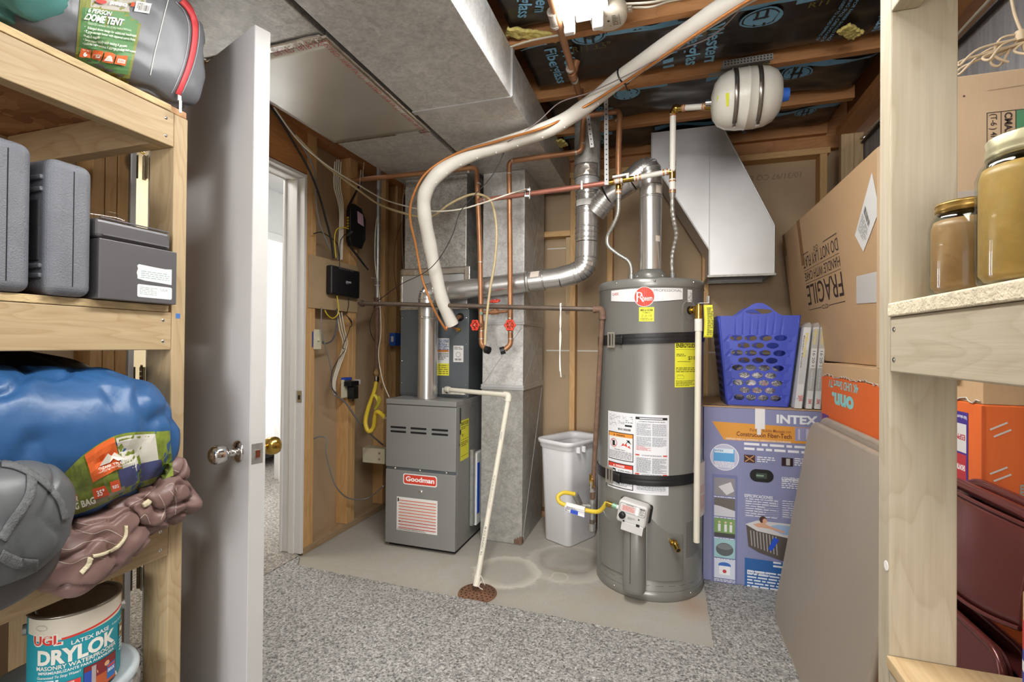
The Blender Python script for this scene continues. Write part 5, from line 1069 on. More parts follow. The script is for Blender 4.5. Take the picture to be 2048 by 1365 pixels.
# PVC condensate drain to the floor grate
cd = thing('condensate_drain', 'white plastic drain pipe slanting from the coil case to the floor grate', 'pipe', (-.862, 2.157, .03))
c0, c1 = V((-1.262, CY0 - .05, .925)), V((-.787, 2.43, .930)); c2 = V((-.858, 2.163, .035))
mb = MB(PVC); mb.cyl(c0, c1, .0135, n=20); mb.cyl(c1, c2, .0135, n=20); obj('pipe', mb, cd)
e1_ = (c1 - c0).normalized(); e2_ = (c2 - c1).normalized(); mb = MB(PVC); mb.tube(elbow([c1 - e1_ * .035, c1, c1 + e2_ * .035], .02), .0175, 18); mb.cyl(c2 - e2_ * .05, c2, .0165, n=18); mb.tube(elbow([c0 + e1_ * .035, c0, c0 + V((0, .03, 0))], .02), .0175, 18); obj('elbow', mb, cd)
sdv = basis(e2_)[0]; nf = V((0, -1, 0)); nf = (nf - e2_ * nf.dot(e2_)).normalized(); sx_ = nf.cross(e2_).normalized()
pr = Print(lambda u, v, l: c2 - e2_ * (.1 + u) + sx_ * v + nf * (.0138 + l - v * v * 20)); pr.text('3/4" CRESLINE SCH 40', .04, -.004, .010, '#6a6a68', bold=.01); pr.text('PVC-1120 ASTM D-1785 480 PSI @ 73F', .26, -.003, .007, '#8a8a86', bold=.0); pr.text('CRESLINE', .60, -.003, .007, '#7a8aa8', bold=0); pr.done('pipe_print', cd)
mb = MB(plain('string_white', '#dcd8cc', .8)); mb.tube(cr([c2 - e2_ * .02 + V((.015, -.01, 0)), c2 + V((.03, -.01, .03)), c2 + V((.02, -.02, .01)), c2 + V((.045, -.03, .004))], 5), .0016, 6); mb.tube(cr([c2 - e2_ * .03 + V((.012, -.01, 0)), c2 + V((.024, 0, .05)), c2 + V((.045, .0, .01))], 5), .0014, 6); obj('frayed_string', mb, cd)
dr = thing('floor_drain', 'round rusty perforated floor drain grate in the concrete', 'drain', (-.851, 2.161, .001))
mb = MB(plain('rusty_grate', '#76543f', .8, .1, .3, 30, .5, 90)); mb.lathe([(.094, 0), (.092, .004), (.0, .0045)], (-.851, 2.161, .001), (0, 0, 1), 48); g_ = obj('grate', mb, dr)
pr = Print(lambda u, v, l: V((-.851 + u, 2.161 + v, .0055 + l)), step=0)
for rr, nn in ((.078, 22), (.058, 16), (.038, 10), (.018, 5)):
    for k in range(nn): a = 2 * pi * k / nn; pr.disc(rr * cos(a), rr * sin(a), .0042, '#17110d', n=10)
pr.done('grate_holes', g_)
# ---- expansion tank
TX, TY, TZ = .338, 2.345, 2.305
et = thing('expansion_tank', 'white oval expansion tank strapped sideways under the joists', 'expansion tank', (TX, TY, TZ))
mb = MB(plain('tank_white', '#dcd8cc', .3, 0, .03)); R_ = .128; Lh = .138
prof = [(0, -Lh - .008), (.03, -Lh - .006), (.075, -Lh + .004), (.104, -Lh + .025), (.121, -Lh + .058), (R_, -Lh + .10), (R_, -.004), (R_ + .002, -.003), (R_ + .002, .003), (R_, .004), (R_, Lh - .10), (.121, Lh - .058), (.104, Lh - .025), (.075, Lh - .004), (.03, Lh + .006), (0, Lh + .008)]
tax = V((1, 0, -.03)).normalized(); mb.lathe(prof, (TX, TY, TZ), tax, 56); obj('tank_shell', mb, et)
mb = MB(ink('#2f6fd6')); mb.cyl(V((TX, TY, TZ)) + tax * Lh, V((TX, TY, TZ)) + tax * (Lh + .032), .030, .026, n=24); obj('blue_cap', mb, et, label='blue plastic cap')
mb = MB(CHROME); mb.cyl(V((TX, TY, TZ)) - tax * (Lh + .03), V((TX, TY, TZ)) - tax * (Lh - .005), .017, n=8); obj('threaded_inlet', mb, et)
SS = plain('strap_steel', '#8f877f', .25, .85, .1, 9)
tc_ = V((TX, TY, TZ))
for k, o_ in enumerate((-.052, .042)):
    mb = MB(SS); P = [tc_ + tax * o_ + V((0, -sin(a) * (R_ + .003), cos(a) * (R_ + .003))) for a in [radians(x) for x in range(-150, 200, 8)]]; mb.tube(P, .011, 4, flat=.12, up=tax) if False else mb.grid(lambda u, v: tc_ + tax * (o_ + .018 * (v - .5)) + V((0, -sin(-2.4 + 5.2 * u) * (R_ + .0025), cos(-2.4 + 5.2 * u) * (R_ + .0025))), 60, 3)
    obj('band', mb, et, solid=.001); a = radians(165)
    mb = MB(CHROME); q = tc_ + tax * o_ + V((0, -sin(a) * (R_ + .006), cos(a) * (R_ + .006))); mb.cbox(q, (.016, 0, 0), (0, .012, 0), (0, 0, .02)); obj('band_screw', mb, et, bevel=.002)
br = MB(plain('bracket_zinc', '#9c9a95', .4, .6)); bz = 2.452; br.box((TX - .15, 2.385, bz - .0), (TX + .09, 2.388, bz + .014)); br.box((TX - .10, 2.30, bz - .012), (TX + .10, 2.303, bz + .016)); br.box((TX - .10, 2.30, bz + .0145), (TX + .10, 2.388, bz + .016)); br_ = obj('bracket', br, et)
pr = Print(plane_map((TX - .10, 2.2996, bz - .012), (1, 0, 0), (0, 0, 1)), step=0)
for i in range(15): pr.disc(.01 + i * .013, .020, .0035, '#1a1815', n=8); pr.disc(.01 + i * .013, .008, .0035, '#1a1815', n=8)
pr.done('slots', br_)
pr = Print(lambda u, v, l: tc_ + tax * u + V((0, -sin(v / R_) * (R_ + .001 + l), cos(v / R_) * (R_ + .001 + l))), seg=.01); sp = pr
for j in range(5): v0_, v1_ = .045 + .007 * j, .052 + .007 * j; sp._p([(.018, v0_), (.085, v0_), (.085, v1_), (.018, v1_)], [(0, 1, 2, 3)], '#d9dc33')
sp.up(); sp.frame(.02, .047, .083, .078, .0015, '#1b1b14'); sp.fuzz(.03, .05, .062, .075, 4, '#4c4b1a'); sp.poly([(.063, .072), (.078, .072), (.07, .052)], '#1b1b14'); sp.done('warning_label', et)
mb = MB(ink('#d9dc33')); mb.grid(lambda u, v: tc_ + tax * (-Lh + .058 - .05 * sin(u * 1.1) - .002) + V((0, -sin(1.75 + .45 * v) * (.122 - .035 * u), cos(1.75 + .45 * v) * (.122 - .035 * u))), 8, 8); obj('side_label', mb, et)

# ================================================================ wiring
def cable(name, label, pts, r, mat, k=8, cat='cable', group=None, parent=None, n=8, flat=1.):
    mb = MB(mat); mb.tube(cr(pts, k), r, n, flat=flat); o = obj(name, mb, parent, loc=pts[0] if parent is None else None)
    return tag(o, label, cat, group) if parent is None else o
WIREW, WIREB, WIREG, WIREY, WIREC = plain('white_wire', '#d9d2c0', .5, 0, .05), plain('black_wire', '#1d1c1c', .5, 0, .05), plain('grey_wire', '#84827f', .5, 0, .05), plain('yellow_wire', '#e2c838', .45, 0, .05), plain('beige_wire', '#b9a67e', .5, 0, .08)
def S(pts, x=-1.90): return [aX(p[0], p[1], p[2] if len(p) > 2 else x) for p in pts]
cable('coax_cable', 'thick black cable curving down from the ceiling duct to the hardboard panel', S([(535, 205), (560, 240), (590, 290), (618, 340), (638, 390), (652, 440), (662, 480), (667, 517)]), .006, WIREB)
cable('grey_cable', 'grey cable bowing alongside the thick black cable', S([(545, 215), (585, 265), (615, 310), (630, 350), (632, 400), (640, 450), (660, 498)], -1.905), .005, WIREG)
cable('black_patch_cord', 'thin black cord arching from the stud to the modem panel', S([(627, 468), (642, 465), (660, 475), (675, 490), (678, 522)], -1.905), .003, WIREB)
for i, dx in enumerate((-6, -2, 2, 6)):
    cable('house_wire', 'white house wire stapled in a bundle down the stud above the modem', S([(676 + dx, 318 + abs(dx)), (674 + dx, 370), (680 + dx * .8, 400), (683 + dx * .6, 430), (681 + dx * .6, 500), (680 + dx * .6, 520)], -1.922 + .002 * i), .0042, WIREW, group='white house wires on the stud')
for i, dx in enumerate((-5, 0, 5)):
    cable('house_wire', 'white house wire running down the stud below the modem panel', S([(678 + dx, 625), (684 + dx, 660), (690 + dx * .8, 690), (678 + dx * .6, 730), (668 + dx * .5, 765), (670 + dx * .3, 792)], -1.921 + .002 * i), .0042, WIREW, group='white house wires on the stud')
wl_ = [aX(548, 215, -1.88), aX(600, 285, -1.86), aX(660, 335, -1.80), aX(720, 372, -1.75), aX(770, 400, -1.68), at(830, 417, 2.7), at(870, 423, 2.60), at(920, 419, 2.50), at(970, 405, 2.44), at(1020, 388, 2.42), gc + V((0, -.02, .02))]
cable('ground_wire', 'white wire sagging from the ceiling corner to the clamp on the reddish pipe', wl_, .0042, WIREW)
bl = [aX(590, 270, -1.87), aX(650, 330, -1.82), aX(710, 375, -1.77), aX(760, 410, -1.68), at(820, 430, 2.75), at(862, 434, 2.72), at(900, 408, 2.66), at(940, 390, 2.6), at(968, 392, 2.56), at(985, 410, 2.5), at(993, 460, 2.46), at(990, 520, 2.46), at(980, 580, 2.46), at(973, 640, 2.46), at(970, 690, 2.46)]
cable('clear_drain_tube', 'beige flexible tube looping over the copper lines and down between them', bl, .0068, WIREC)
cable('thin_black_wire', 'thin dark wire drooping from the foam-covered line across the plenum to the gas pipe', [aZ(1015, 282, 2.22), at(1010, 300, 2.4), at(985, 350, 2.4), at(950, 390, 2.42), at(920, 425, 2.44), at(905, 470, 2.46), at(880, 515, 2.5), at(850, 545, 2.55), at(800, 570, 2.7), at(755, 603, 2.95)], .0022, WIREB)
cable('thin_black_wire', 'thin grey wire swinging across the ceiling from the foam-covered line to the duct corner', [aZ(1480, 20, 2.39), aZ(1420, 75, 2.38), aZ(1330, 110, 2.37), aZ(1255, 150, 2.355), aZ(1180, 185, 2.36), aZ(1120, 205, 2.32), aZ(1080, 240, 2.24), aZ(1040, 270, 2.2), aZ(1015, 284, 2.18)], .0024, plain('mauve_wire', '#8d7f80', .5))
cable('thermostat_wire', 'thin black wire dropping from the gas pipe beside the riser', S([(748, 620), (740, 645), (742, 668), (752, 690), (758, 720)], -1.88), .0022, WIREB)
cable('white_drop_wire', 'white wire tied along the gas riser down to the furnace', [aX(764, 360, -1.85), aX(760, 400, -1.86), aX(752, 450, -1.86), aX(750, 520, -1.85), aX(758, 590, -1.84), aX(762, 660, -1.82), aX(757, 710, -1.8), aX(765, 760, -1.75), aX(778, 795, -1.66)], .0038, WIREW)
cable('brown_wire', 'thin brown wire hanging behind the gas riser', S([(762, 590), (770, 640), (780, 700), (784, 760), (783, 790)], -1.86), .002, plain('brown_wire_skin', '#8a6a55', .5))
cable('red_wire', 'thin dark red wire along the corner stud', S([(806, 440), (792, 480), (788, 540), (797, 600)], -1.90), .0018, plain('dark_red_wire', '#8a2f22', .5))
cable('white_corner_wire', 'pale wire looping down the corner stud beside the plenum', S([(810, 360), (806, 400), (804, 460), (806, 520), (808, 560)], -1.90), .003, WIREW)
cable('grey_power_cord', 'grey flexible conduit slanting from the outlet box behind the gas hose', S([(668, 790), (690, 805), (715, 840), (740, 868), (765, 890)], -1.88), .006, WIREG)
cable('looped_grey_cable', 'grey cable looping out of the drywall low on the stud wall', [aX(627, 878, -1.99), aX(640, 874, -1.95), aX(653, 878, -1.915), aX(652, 905, -1.91), aX(660, 940, -1.91), aX(670, 970, -1.90), aX(688, 992, -1.90), aX(712, 1000, -1.88), aX(740, 995, -1.82), aX(766, 973, -1.62)], .0045, WIREG)
cable('switch_cable', 'grey cable hooking from the hardboard panel down past the switch', S([(643, 615), (643, 660), (650, 690), (658, 720), (664, 750), (662, 775), (676, 788)], -1.905), .0035, WIREG)
cable('switch_loop', 'dark grey cable curling below the modem panel to the switch', S([(674, 618), (673, 655), (665, 680), (650, 688), (645, 684)], -1.912), .005, plain('slate_wire', '#55555a', .5))
# zip ties at the wire crossing
for u, v in ((722, 340), (728, 325)): cable('zip_tie', 'pale zip tie tail sticking up beside the black wire', [aX(u, v, -1.80), aX(u - 2, v + 22, -1.79), aX(u - 1, v + 38, -1.79)], .0013, WIREW, cat='zip tie', group='zip tie tails at the wire crossing')
# ---- hardboard panel with modem, router on stud
hb = MB(plain('hardboard', '#b59c78', .7, 0, .05, 20)); hb.box((-1.933, 2.245, 1.40), (-1.928, 2.70, 1.705)); tag(obj('mounting_board', hb, bevel=.001), 'tan hardboard square nailed across the studs behind the modem', 'board')
mo = thing('modem', 'black vented modem box mounted on the tan hardboard', 'modem', (-1.927, 2.52, 1.49))
mb = MB(BLACKP); mb.box((-1.927, 2.385, 1.49), (-1.885, 2.665, 1.665)); bd_ = obj('case', mb, mo, bevel=.010, seg=3)
pr = Print(plane_map((-1.8848, 2.385, 1.49), (0, 1, 0), (0, 0, 1)), step=0)
for i in range(15):
    for j in range(11):
        if not (5 < i < 10 and 4 < j < 7): pr.disc(.055 + i * .0145, .022 + j * .0115, .004, '#050506', n=8)
pr.l = .0006; pr.text('zoom', .132, .085, .016, '#cfd2d6', bold=.03, shear=.3); pr.text('telephonics', .135, .078, .004, '#cfd2d6'); 
for i in range(10): pr.rect(.07 + i * .015, .160, .073 + i * .015, .170, '#9a9a9c')
pr.done('vent_holes', bd_)
cable('power_plug', '', S([(697, 597), (697, 610), (695, 622)], -1.885), .0028, WIREB, parent=mo)
ro = thing('router', 'black hexagonal router with pink note and three antennas on the stud', 'router', (-1.915, 2.64, 1.82))
mb = MB(BLACKP); oy, oz = 2.575, 1.82; Y_ = [(0, .03), (0, .225), (.035, .275), (.115, .265), (.165, .20), (.165, .07), (.125, 0), (.02, .0)]
mb.prism([(-1.932, oy + a, oz + b) for a, b in Y_], (.034, 0, 0)); rb = obj('case', mb, ro, bevel=.004)
mb = MB(ink('#dcb9cf')); mb.hexa([(-1.8975, oy + .075, oz + .16), (-1.8975, oy + .14, oz + .15), (-1.8965, oy + .14, oz + .15), (-1.8965, oy + .075, oz + .16), (-1.8975, oy + .068, oz + .235), (-1.8975, oy + .13, oz + .225), (-1.8965, oy + .13, oz + .225), (-1.8965, oy + .068, oz + .235)]); obj('pink_note', mb, ro, label='pink sticky note')
mb = MB(plain('port_yellow', '#c9a53a', .5)); 
for i in range(4): mb.box((-1.925, oy - .001, oz + .115 + i * .018), (-1.91, oy + .001, oz + .127 + i * .018))
obj('ports', mb, rb)
for a, b in ((aX(695, 418, -1.905), aX(722, 365, -1.895)), (aX(699, 492, -1.905), aX(736, 540, -1.87)), (aX(694, 472, -1.905), aX(704, 464, -1.85))):
    mb = MB(BLACKP if b.x < -1.86 else plain('dark_grey_plastic', '#4a4a4a', .4)); d_ = (b - a).normalized(); mb.cyl(a, a + d_ * .02, .006); mb.cyl(a + d_ * .015, b, .0085, .0055, n=10); obj('antenna', mb, ro)
cable('yellow_patch_cord', 'yellow patch cord from the router down behind the modem panel', S([(697, 458), (685, 455), (673, 460), (669, 480), (672, 516)], -1.895), .0035, WIREY)
cable('yellow_patch_cord', 'yellow patch cord looping below the modem', S([(674, 592), (677, 615), (675, 630), (665, 637), (655, 630), (650, 621)], -1.885), .0035, WIREY)
cable('router_power_cord', 'thin black cord running from the router down to the modem top', S([(694, 466), (685, 475), (680, 490), (679, 540)], -1.89), .0022, WIREB)
cd_ = [(695, 622), (692, 630), (700, 638), (704, 645), (699, 640), (696, 634), (704, 650), (700, 655), (696, 668), (685, 695), (690, 700), (676, 720), (664, 745), (664, 775), (675, 792)]
cable('adapter_cord', 'bunched black adapter cord dangling under the modem panel', S(cd_, -1.885), .0022, WIREB)
# light switch, outlet with adapters
sw = thing('light_switch', 'ivory toggle switch on a blue box by the door stud', 'switch', (-1.93, 2.315, 1.17))
mb = MB(ink('#2c50a0')); mb.box((-1.98, 2.283, 1.175), (-1.932, 2.29, 1.265)); obj('blue_box', mb, sw)
mb = MB(plain('ivory_plate', '#ded8bd', .45, 0, .02)); mb.box((-1.9315, 2.291, 1.162), (-1.925, 2.352, 1.278)); obj('plate', mb, sw, bevel=.003)
mb = MB(plain('ivory_plate', '')); mb.box((-1.925, 2.317, 1.212), (-1.912, 2.326, 1.226)); obj('toggle', mb, sw, bevel=.001)
ou = thing('outlet', 'ivory outlet with blue tape and plugged-in black adapters on the stud', 'outlet', (-1.93, 2.56, .93))
q = aX(693, 775, -1.93); oy, oz = q.y, q.z
mb = MB(plain('ivory_plate', '')); mb.box((-1.934, oy - .05, oz - .065), (-1.926, oy + .03, oz + .05)); obj('plate', mb, ou, bevel=.002)
mb = MB(ink('#2a4fb8')); mb.box((-1.95, oy - .03, oz + .045), (-1.918, oy + .04, oz + .062)); obj('blue_cover_flap', mb, ou, bevel=.002)
ad = thing('power_adapter', 'upper black power adapter plugged sideways into the ivory outlet', 'power adapter', (-1.92, oy, oz + .02), 'black power adapters in the outlet')
mb = MB(BLACKP); mb.box((-1.925, oy - .035, oz + .008), (-1.875, oy + .055, oz + .040)); obj('body', mb, ad, bevel=.004); mb = MB(plain('clear_tab', '#d8d8d8', .3)); mb.box((-1.92, oy + .056, oz + .015), (-1.885, oy + .085, oz + .045)); obj('clear_tab', mb, ad, bevel=.002)
ad = thing('power_adapter', 'lower black power adapter hanging upright from the ivory outlet', 'power adapter', (-1.92, oy, oz - .05), 'black power adapters in the outlet')
mb = MB(BLACKP); mb.box((-1.925, oy + .0, oz - .075), (-1.878, oy + .055, oz + .005)); obj('body', mb, ad, bevel=.004); mb = MB(BLACKP); mb.cyl((-1.90, oy + .028, oz - .09), (-1.90, oy + .028, oz - .075), .005); obj('cord_relief', mb, ad)
q = aX(793, 680, -1.90); mb = MB(ink('#2457b5')); mb.box((-1.93, q.y - .05, q.z - .045), (-1.88, q.y + .04, q.z + .05)); bb = obj('thermostat_box', mb, bevel=.003); tag(bb, 'small blue electrical box on the corner stud next to the coil case', 'electrical box')
mb = MB(PAPER); mb.box((-1.885, q.y - .0515, q.z - .01), (-1.865 - .02, q.y - .0505, q.z + .02)); mb.box((-1.915, q.y - .0515, q.z - .015), (-1.895, q.y - .0505, q.z + .025)); obj('paper_label', mb, bb)
q = aX(762, 912, -1.80); mb = MB(plain('ivory_plate', '')); mb.box((-1.93, q.y - .02, q.z - .05), (-1.76, q.y + .05, q.z + .05)); jb = obj('junction_box', mb, bevel=.003); tag(jb, 'ivory junction box low on the wall touching the furnace side', 'electrical box')
mb = MB(CHROME); mb.cyl((-1.80, q.y - .0215, q.z + .02), (-1.80, q.y - .0195, q.z + .02), .008); mb.cyl((-1.80, q.y - .0215, q.z - .02), (-1.80, q.y - .0195, q.z - .02), .008); obj('knockouts', mb, jb)
# white ties hanging from the gas pipe
q = aY(1122, 612, 2.455); mb = MB(plain('tie_white', '#e4e2dc', .6)); mb.lathe([(.0128, -.004), (.0145, -.004), (.0145, .004), (.0128, .004)], q - V((0, 0, .0)), (1, 0, 0), 16)
mb.tube(cr([q + V((0, -.014, -.01)), q + V((.003, -.015, -.09)), q + V((-.002, -.014, -.16)), q + V((.001, -.014, -.30)), q + V((.006, -.014, -.37))], 6), .0035, 6); mb.tube(cr([q + V((.004, -.014, -.01)), q + V((-.002, -.015, -.09)), q + V((.004, -.014, -.16)), q + V((-.002, -.014, -.27)), q + V((0, -.014, -.34))], 6), .003, 6)
tag(obj('hanging_string', mb, loc=q), 'white twisted string hanging from the level gas pipe', 'string')
# joist cable and ceiling wires
jc = [aZ(1010, 98, 2.462), aZ(1060, 82, 2.462), aZ(1120, 70, 2.462), aZ(1135, 66, 2.463)]
cable('romex_cable', 'white flat cable stapled along the joist beside the big duct', jc, .006, WIREW, flat=.5)
for i in range(2): cable('romex_cable', 'white flat cable leaving the round ceiling alarm along the joist' if i == 0 else 'second white flat cable running beside the alarm cable', [aZ(1248, 14 - 6 * i, 2.466 - .006 * i), aZ(1300, 14 - 9 * i, 2.45), aZ(1340, 2 - 4 * i, 2.462), aZ(1400, -8, 2.46)], .006, WIREW, flat=.5)
# ================================================================ tube light and ceiling alarm
fx_ = thing('tube_light', 'lit two-tube fluorescent strip light under the joists', 'ceiling light', (-.293, 1.2, 2.40))
LY1 = 1.80; LY0 = .58
mb = MB(plain('fixture_white', '#e2e2e2', .35)); mb.box((-.385, LY0, 2.425), (-.20, LY1 - .03, 2.469)); obj('housing', mb, fx_, bevel=.004)
mb = MB(glow('lit_tube', '#ffffff', 26.))
for x in (-.345, -.24):
    mb = MB(MATS.get('lit') or bpy.data.materials['lit_tube']); mb.cyl((x, LY0 + .03, 2.385), (x, LY1 - .06, 2.385), .0165, n=20); obj('tube', mb, fx_)
for x in (-.345, -.24):
    for y in (LY1 - .04, LY0 + .01): mb = MB(WHITEP); mb.box((x - .02, y - .012, 2.36), (x + .02, y + .012, 2.425)); obj('lamp_holder', mb, fx_, bevel=.005, seg=3)
mb = MB(WHITEP); mb.box((-.32, LY1 - .05, 2.40), (-.265, LY1 - .035, 2.425)); obj('end_plate', mb, fx_, bevel=.002)
q = aZ(1217, 42, 2.42)
al = thing('ceiling_alarm', 'round cream ceiling alarm base with printed caution text beside the tube light', 'alarm', (q.x, q.y, 2.42))
mb = MB(plain('alarm_cream', '#d5ccb8', .45, 0, .03)); mb.lathe([(0, 0), (.058, 0), (.066, .004), (.069, .012), (.069, .045), (.066, .049)], (q.x, q.y, 2.42), (0, 0, 1), 48); al_b = obj('body', mb, al)
mb = MB(plain('alarm_cream', '')); mb.box((q.x + .055, q.y - .005, 2.455), (q.x + .085, q.y + .03, 2.469)); mb.cyl((q.x + .075, q.y + .012, 2.452), (q.x + .075, q.y + .012, 2.456), .005); obj('mounting_ear', mb, al, bevel=.003)
pr = Print(lambda u, v, l: V((q.x + u, q.y - v, 2.4195 - l))); pr.disc(0, 0, .005, '#2a2620'); pr.disc(-.005, .03, .004, '#b8ae98'); pr.disc(.005, -.028, .004, '#b8ae98'); pr.text('CAUTION: DO NOT PAINT', .038, 0, .005, '#4a4436', rot=-90, al='C', w=.06); pr.fuzz(.014, -.03, .035, .03, 7, '#6a6454'); pr.done('caution_print', al_b)
# ================================================================ shelving by the door
def screw(p, d, parent, r=.0045):
    mb = MB(CHROME); mb.lathe([(0, .0012), (r * .7, .0012), (r, 0)], p, d, 12); mb.use(DARK).cbox(V(p) + V(d) * .0014, (.0005, .0012, 0) if abs(d[2]) < .5 else (.001, 0, 0), (0, .0004, r), (0, 0, .0012)); return obj('screw', mb, parent)
LX = -1.24; BK = -1.895
ls_ = thing('storage_shelf', 'raw pine shelving unit standing in front of the open grey door', 'shelf', (-1.57, .2, .013))
def timber(par, name, a, b, m): mb = MB(m); mb.box(a, b); return obj(name, mb, par, bevel=.0025, seg=2)
timber(ls_, 'post', (LX - .089, .934, .0135), (LX, .972, 1.8035), PINE('z')); timber(ls_, 'post', (BK, .934, .0135), (BK + .089, .972, 1.8035), PINE('z'))
timber(ls_, 'post', (LX - .089, -.75, .0135), (LX, -.712, 1.8035), PINE('z')); timber(ls_, 'post', (BK, -.75, .0135), (BK + .089, -.712, 1.8035), PINE('z'))
for zb, zt in ((1.714, 1.804), (1.178, 1.2765), (.638, .730)):
    timber(ls_, 'front_beam', (LX - .038, -.711, zb), (LX, .9335, zt), PINE('y')); timber(ls_, 'back_beam', (BK, -.711, zb), (BK + .038, .9335, zt), PINE2('y'))
    timber(ls_, 'cross_member', (BK + .0385, .895, zb), (LX - .0385, .933, zt), PINE2('x')); timber(ls_, 'cross_member', (BK + .0385, .1, zb), (LX - .0385, .138, zt), PINE2('x'))
    timber(ls_, 'shelf_board', (BK, -.75, zt + .0005), (LX - .0025, .925 if zb < 1.5 else .97, zt + .0185), osb())
    timber(ls_, 'board_edge', (LX - .002, -.75, zt + .0008), (LX + .0015, .9248, zt + .018), plain('pale_strand_edge', '#bca57c', .85, 0, .28, 60, .8, 140, (1, .3, 1)))
    for z in (zb + .022, zt - .022): screw((LX, .912, z), (1, 0, 0), ls_)
mb = MB(ink('#3f6fb0')); mb.box((LX + .0002, .945, 1.262), (LX + .0006, .957, 1.275)); obj('pencil_mark', mb, ls_)
# top shelf: tent package
NY = plain('grey_nylon', '#6a6c70', .38, 0, .1, 7, .25, 22, (1, 1, .5))
tb_ = thing('tent_bag', 'grey nylon tent bag with red zipper and green printed label on top shelf', 'tent bag', (-1.36, .78, 1.823))
def boxy(x, y, z): return x, y * (1 - .04 * z), z
mb = soft_mb(NY, (-1.36, .79, 1.985), (.155, 0, 0), (0, .238, 0), (0, 0, .165), e=(.42, .5), amp=(.012, .006), fr=(7, 19), seed=3, flatz=1.824, ridge=.010, n=80)
# settle the overhanging end a little
for p in mb.v:
    if p.y > .985 and p.z < 1.87: p.z = max(p.z, 1.824) - 0.0
bv = bvh_of(mb); obj('bag', mb, tb_)
def spr(q, w, h, **k): return Print(surf_map(k.pop('bv', bv), q, w, h), seg=k.pop('seg', w / 24), two=True, step=.00012)
def ribbon(name, par, pts, wpx, mat, bvh, lift=.002, solid=.002, n=40, **kw):
    P = [(p[0], p[1]) for p in [tuple(q) for q in cr([V((x, y, 0)) for x, y in pts], 8)]]
    mb = MB(mat); R_ = []
    for i, (x, y) in enumerate(P):
        a = P[max(0, i - 1)]; b = P[min(len(P) - 1, i + 1)]; d = sqrt((b[0] - a[0]) ** 2 + (b[1] - a[1]) ** 2) or 1; ox, oy = -(b[1] - a[1]) / d, (b[0] - a[0]) / d
        w = wpx(i / (len(P) - 1)) if callable(wpx) else wpx; row = []
        for k in (-1, -.33, .33, 1):
            r = ray(x + ox * w / 2 * k, y + oy * w / 2 * k).normalized(); h = bvh.ray_cast(E0, r)
            if h[0] is None: row.append(None); continue
            nn = h[1] if h[1].dot(r) < 0 else -h[1]; row.append(h[0] + nn * lift)
        R_.append(row)
    R_ = [r for r in R_ if None not in r]
    if len(R_) < 2: return None
    mb.add([p for r in R_ for p in r], [(i * 4 + k, i * 4 + k + 1, (i + 1) * 4 + k + 1, (i + 1) * 4 + k) for i in range(len(R_) - 1) for k in range(3)], True)
    return obj(name, mb, par, solid=solid, **kw)
pr = spr([(170, 150), (300, 165), (345, -10), (190, -30)], 1.5, 1.6)
pr.rect(-.26, -.16, 1.02, 1.64, '#83883f'); pr.rect(-.20, .10, .96, 1.18, '#5b8a55'); pr.rect(-.05, 1.2, 1.02, 1.62, '#b7b1a8')
pr.done('printed_label', tb_)
pr = spr([(155, 110), (283, 138), (318, 18), (178, -2)], 2.0, 1.75, seg=.1); pr.l = .0035
pr.text('6 PERSON', .02, 1.33, .13, '#e9efe4', bold=.03, shear=.25, w=.68); pr.text('DOME TENT', -.02, 1.10, .19, '#e9efe4', bold=.045, shear=.25, w=1.12)
pr.text('TIENDA DE CAMPANA TIPO DOMO PARA 6 PERSONAS', .06, .98, .06, '#d7e2cf', w=1.3, bold=0)
for i, s_ in enumerate(('• Enlarged dome design for additional headroom', '• Large storage locker with zippered access from', '   inside & outside', '• Seam-taped rainfly with awning & guyouts', '• Includes media pocket, 6 storage pockets and e-port')): pr.text(s_, .04, .85 - .115 * i, .075, '#eef3ea', w=(1.5, 1.5, .45, 1.32, 1.62)[i], bold=.015)
for i in range(4):
    x = .02 + i * .37; pr.rect(x, .0 - .04 * i * 0, x + .33, .27, '#dd6a35')
pr.text('SLEEPS', .07, .21, .04, '#ffffff', w=.22); pr.text('6', .12, .03, .15, '#ffffff', bold=.04); pr.rect(.45, .08, .66, .17, '#efe7df'); pr.poly([(.80, .04), (1.06, .04), (1.0, .16), (.93, .19), (.86, .16)], '#efe7df'); pr.rect(1.19, .05, 1.42, .15, '#efe7df'); pr.text('020', 1.21, .07, .06, '#dd6a35', w=.18)
pr.text('EXPERIENCE', .55, 1.66, .09, '#ffffff', w=.5, bold=.04, shear=.2); pr.rect(1.28, 1.55, 1.72, 1.86, '#e8e6e2'); pr.bars(1.33, 1.60, 1.68, 1.82, '#222222', 22); pr.rect(1.15, 1.68, 1.25, 1.8, '#dd5530'); pr.disc(.30, 1.70, .16, '#c33a30', .06); pr.done('label_lettering', tb_)
ribbon('zipper', tb_, [(362, 2), (378, 20), (388, 50), (386, 90), (377, 130), (364, 165), (354, 188)], lambda t: 12 - 3 * t, plain('red_zip', '#d8474c', .5, 0, .1, 60), bv, .003, .003, label='red zipper band')
st_m = ink('#c9ccd0')
for off in (-11, 10): ribbon('stitching', tb_, [(362 + off, 4), (378 + off, 22), (388 + off, 50), (386 + off, 90), (377 + off, 130), (364 + off, 165), (354 + off, 186)], 1.0, st_m, bv, .001, 0)
ribbon('piping', tb_, [(336, 0), (328, 30), (318, 70), (308, 110), (300, 150)], 1.6, ink('#e6e6dc'), bv, .0014, 0)
zp = bv.ray_cast(E0, ray(352, 192).normalized())[0] or aX(352, 192, -1.22); mb = MB(GALVPIPE); mb.cbox(zp + V((.012, .0, -.008)), (.004, 0, 0), (0, .010, 0), (0, 0, .016)); mb.cbox(zp + V((.016, .0, -.03)), (.002, 0, 0), (0, .008, 0), (0, 0, .034)); obj('zip_pull', mb, tb_, bevel=.002)
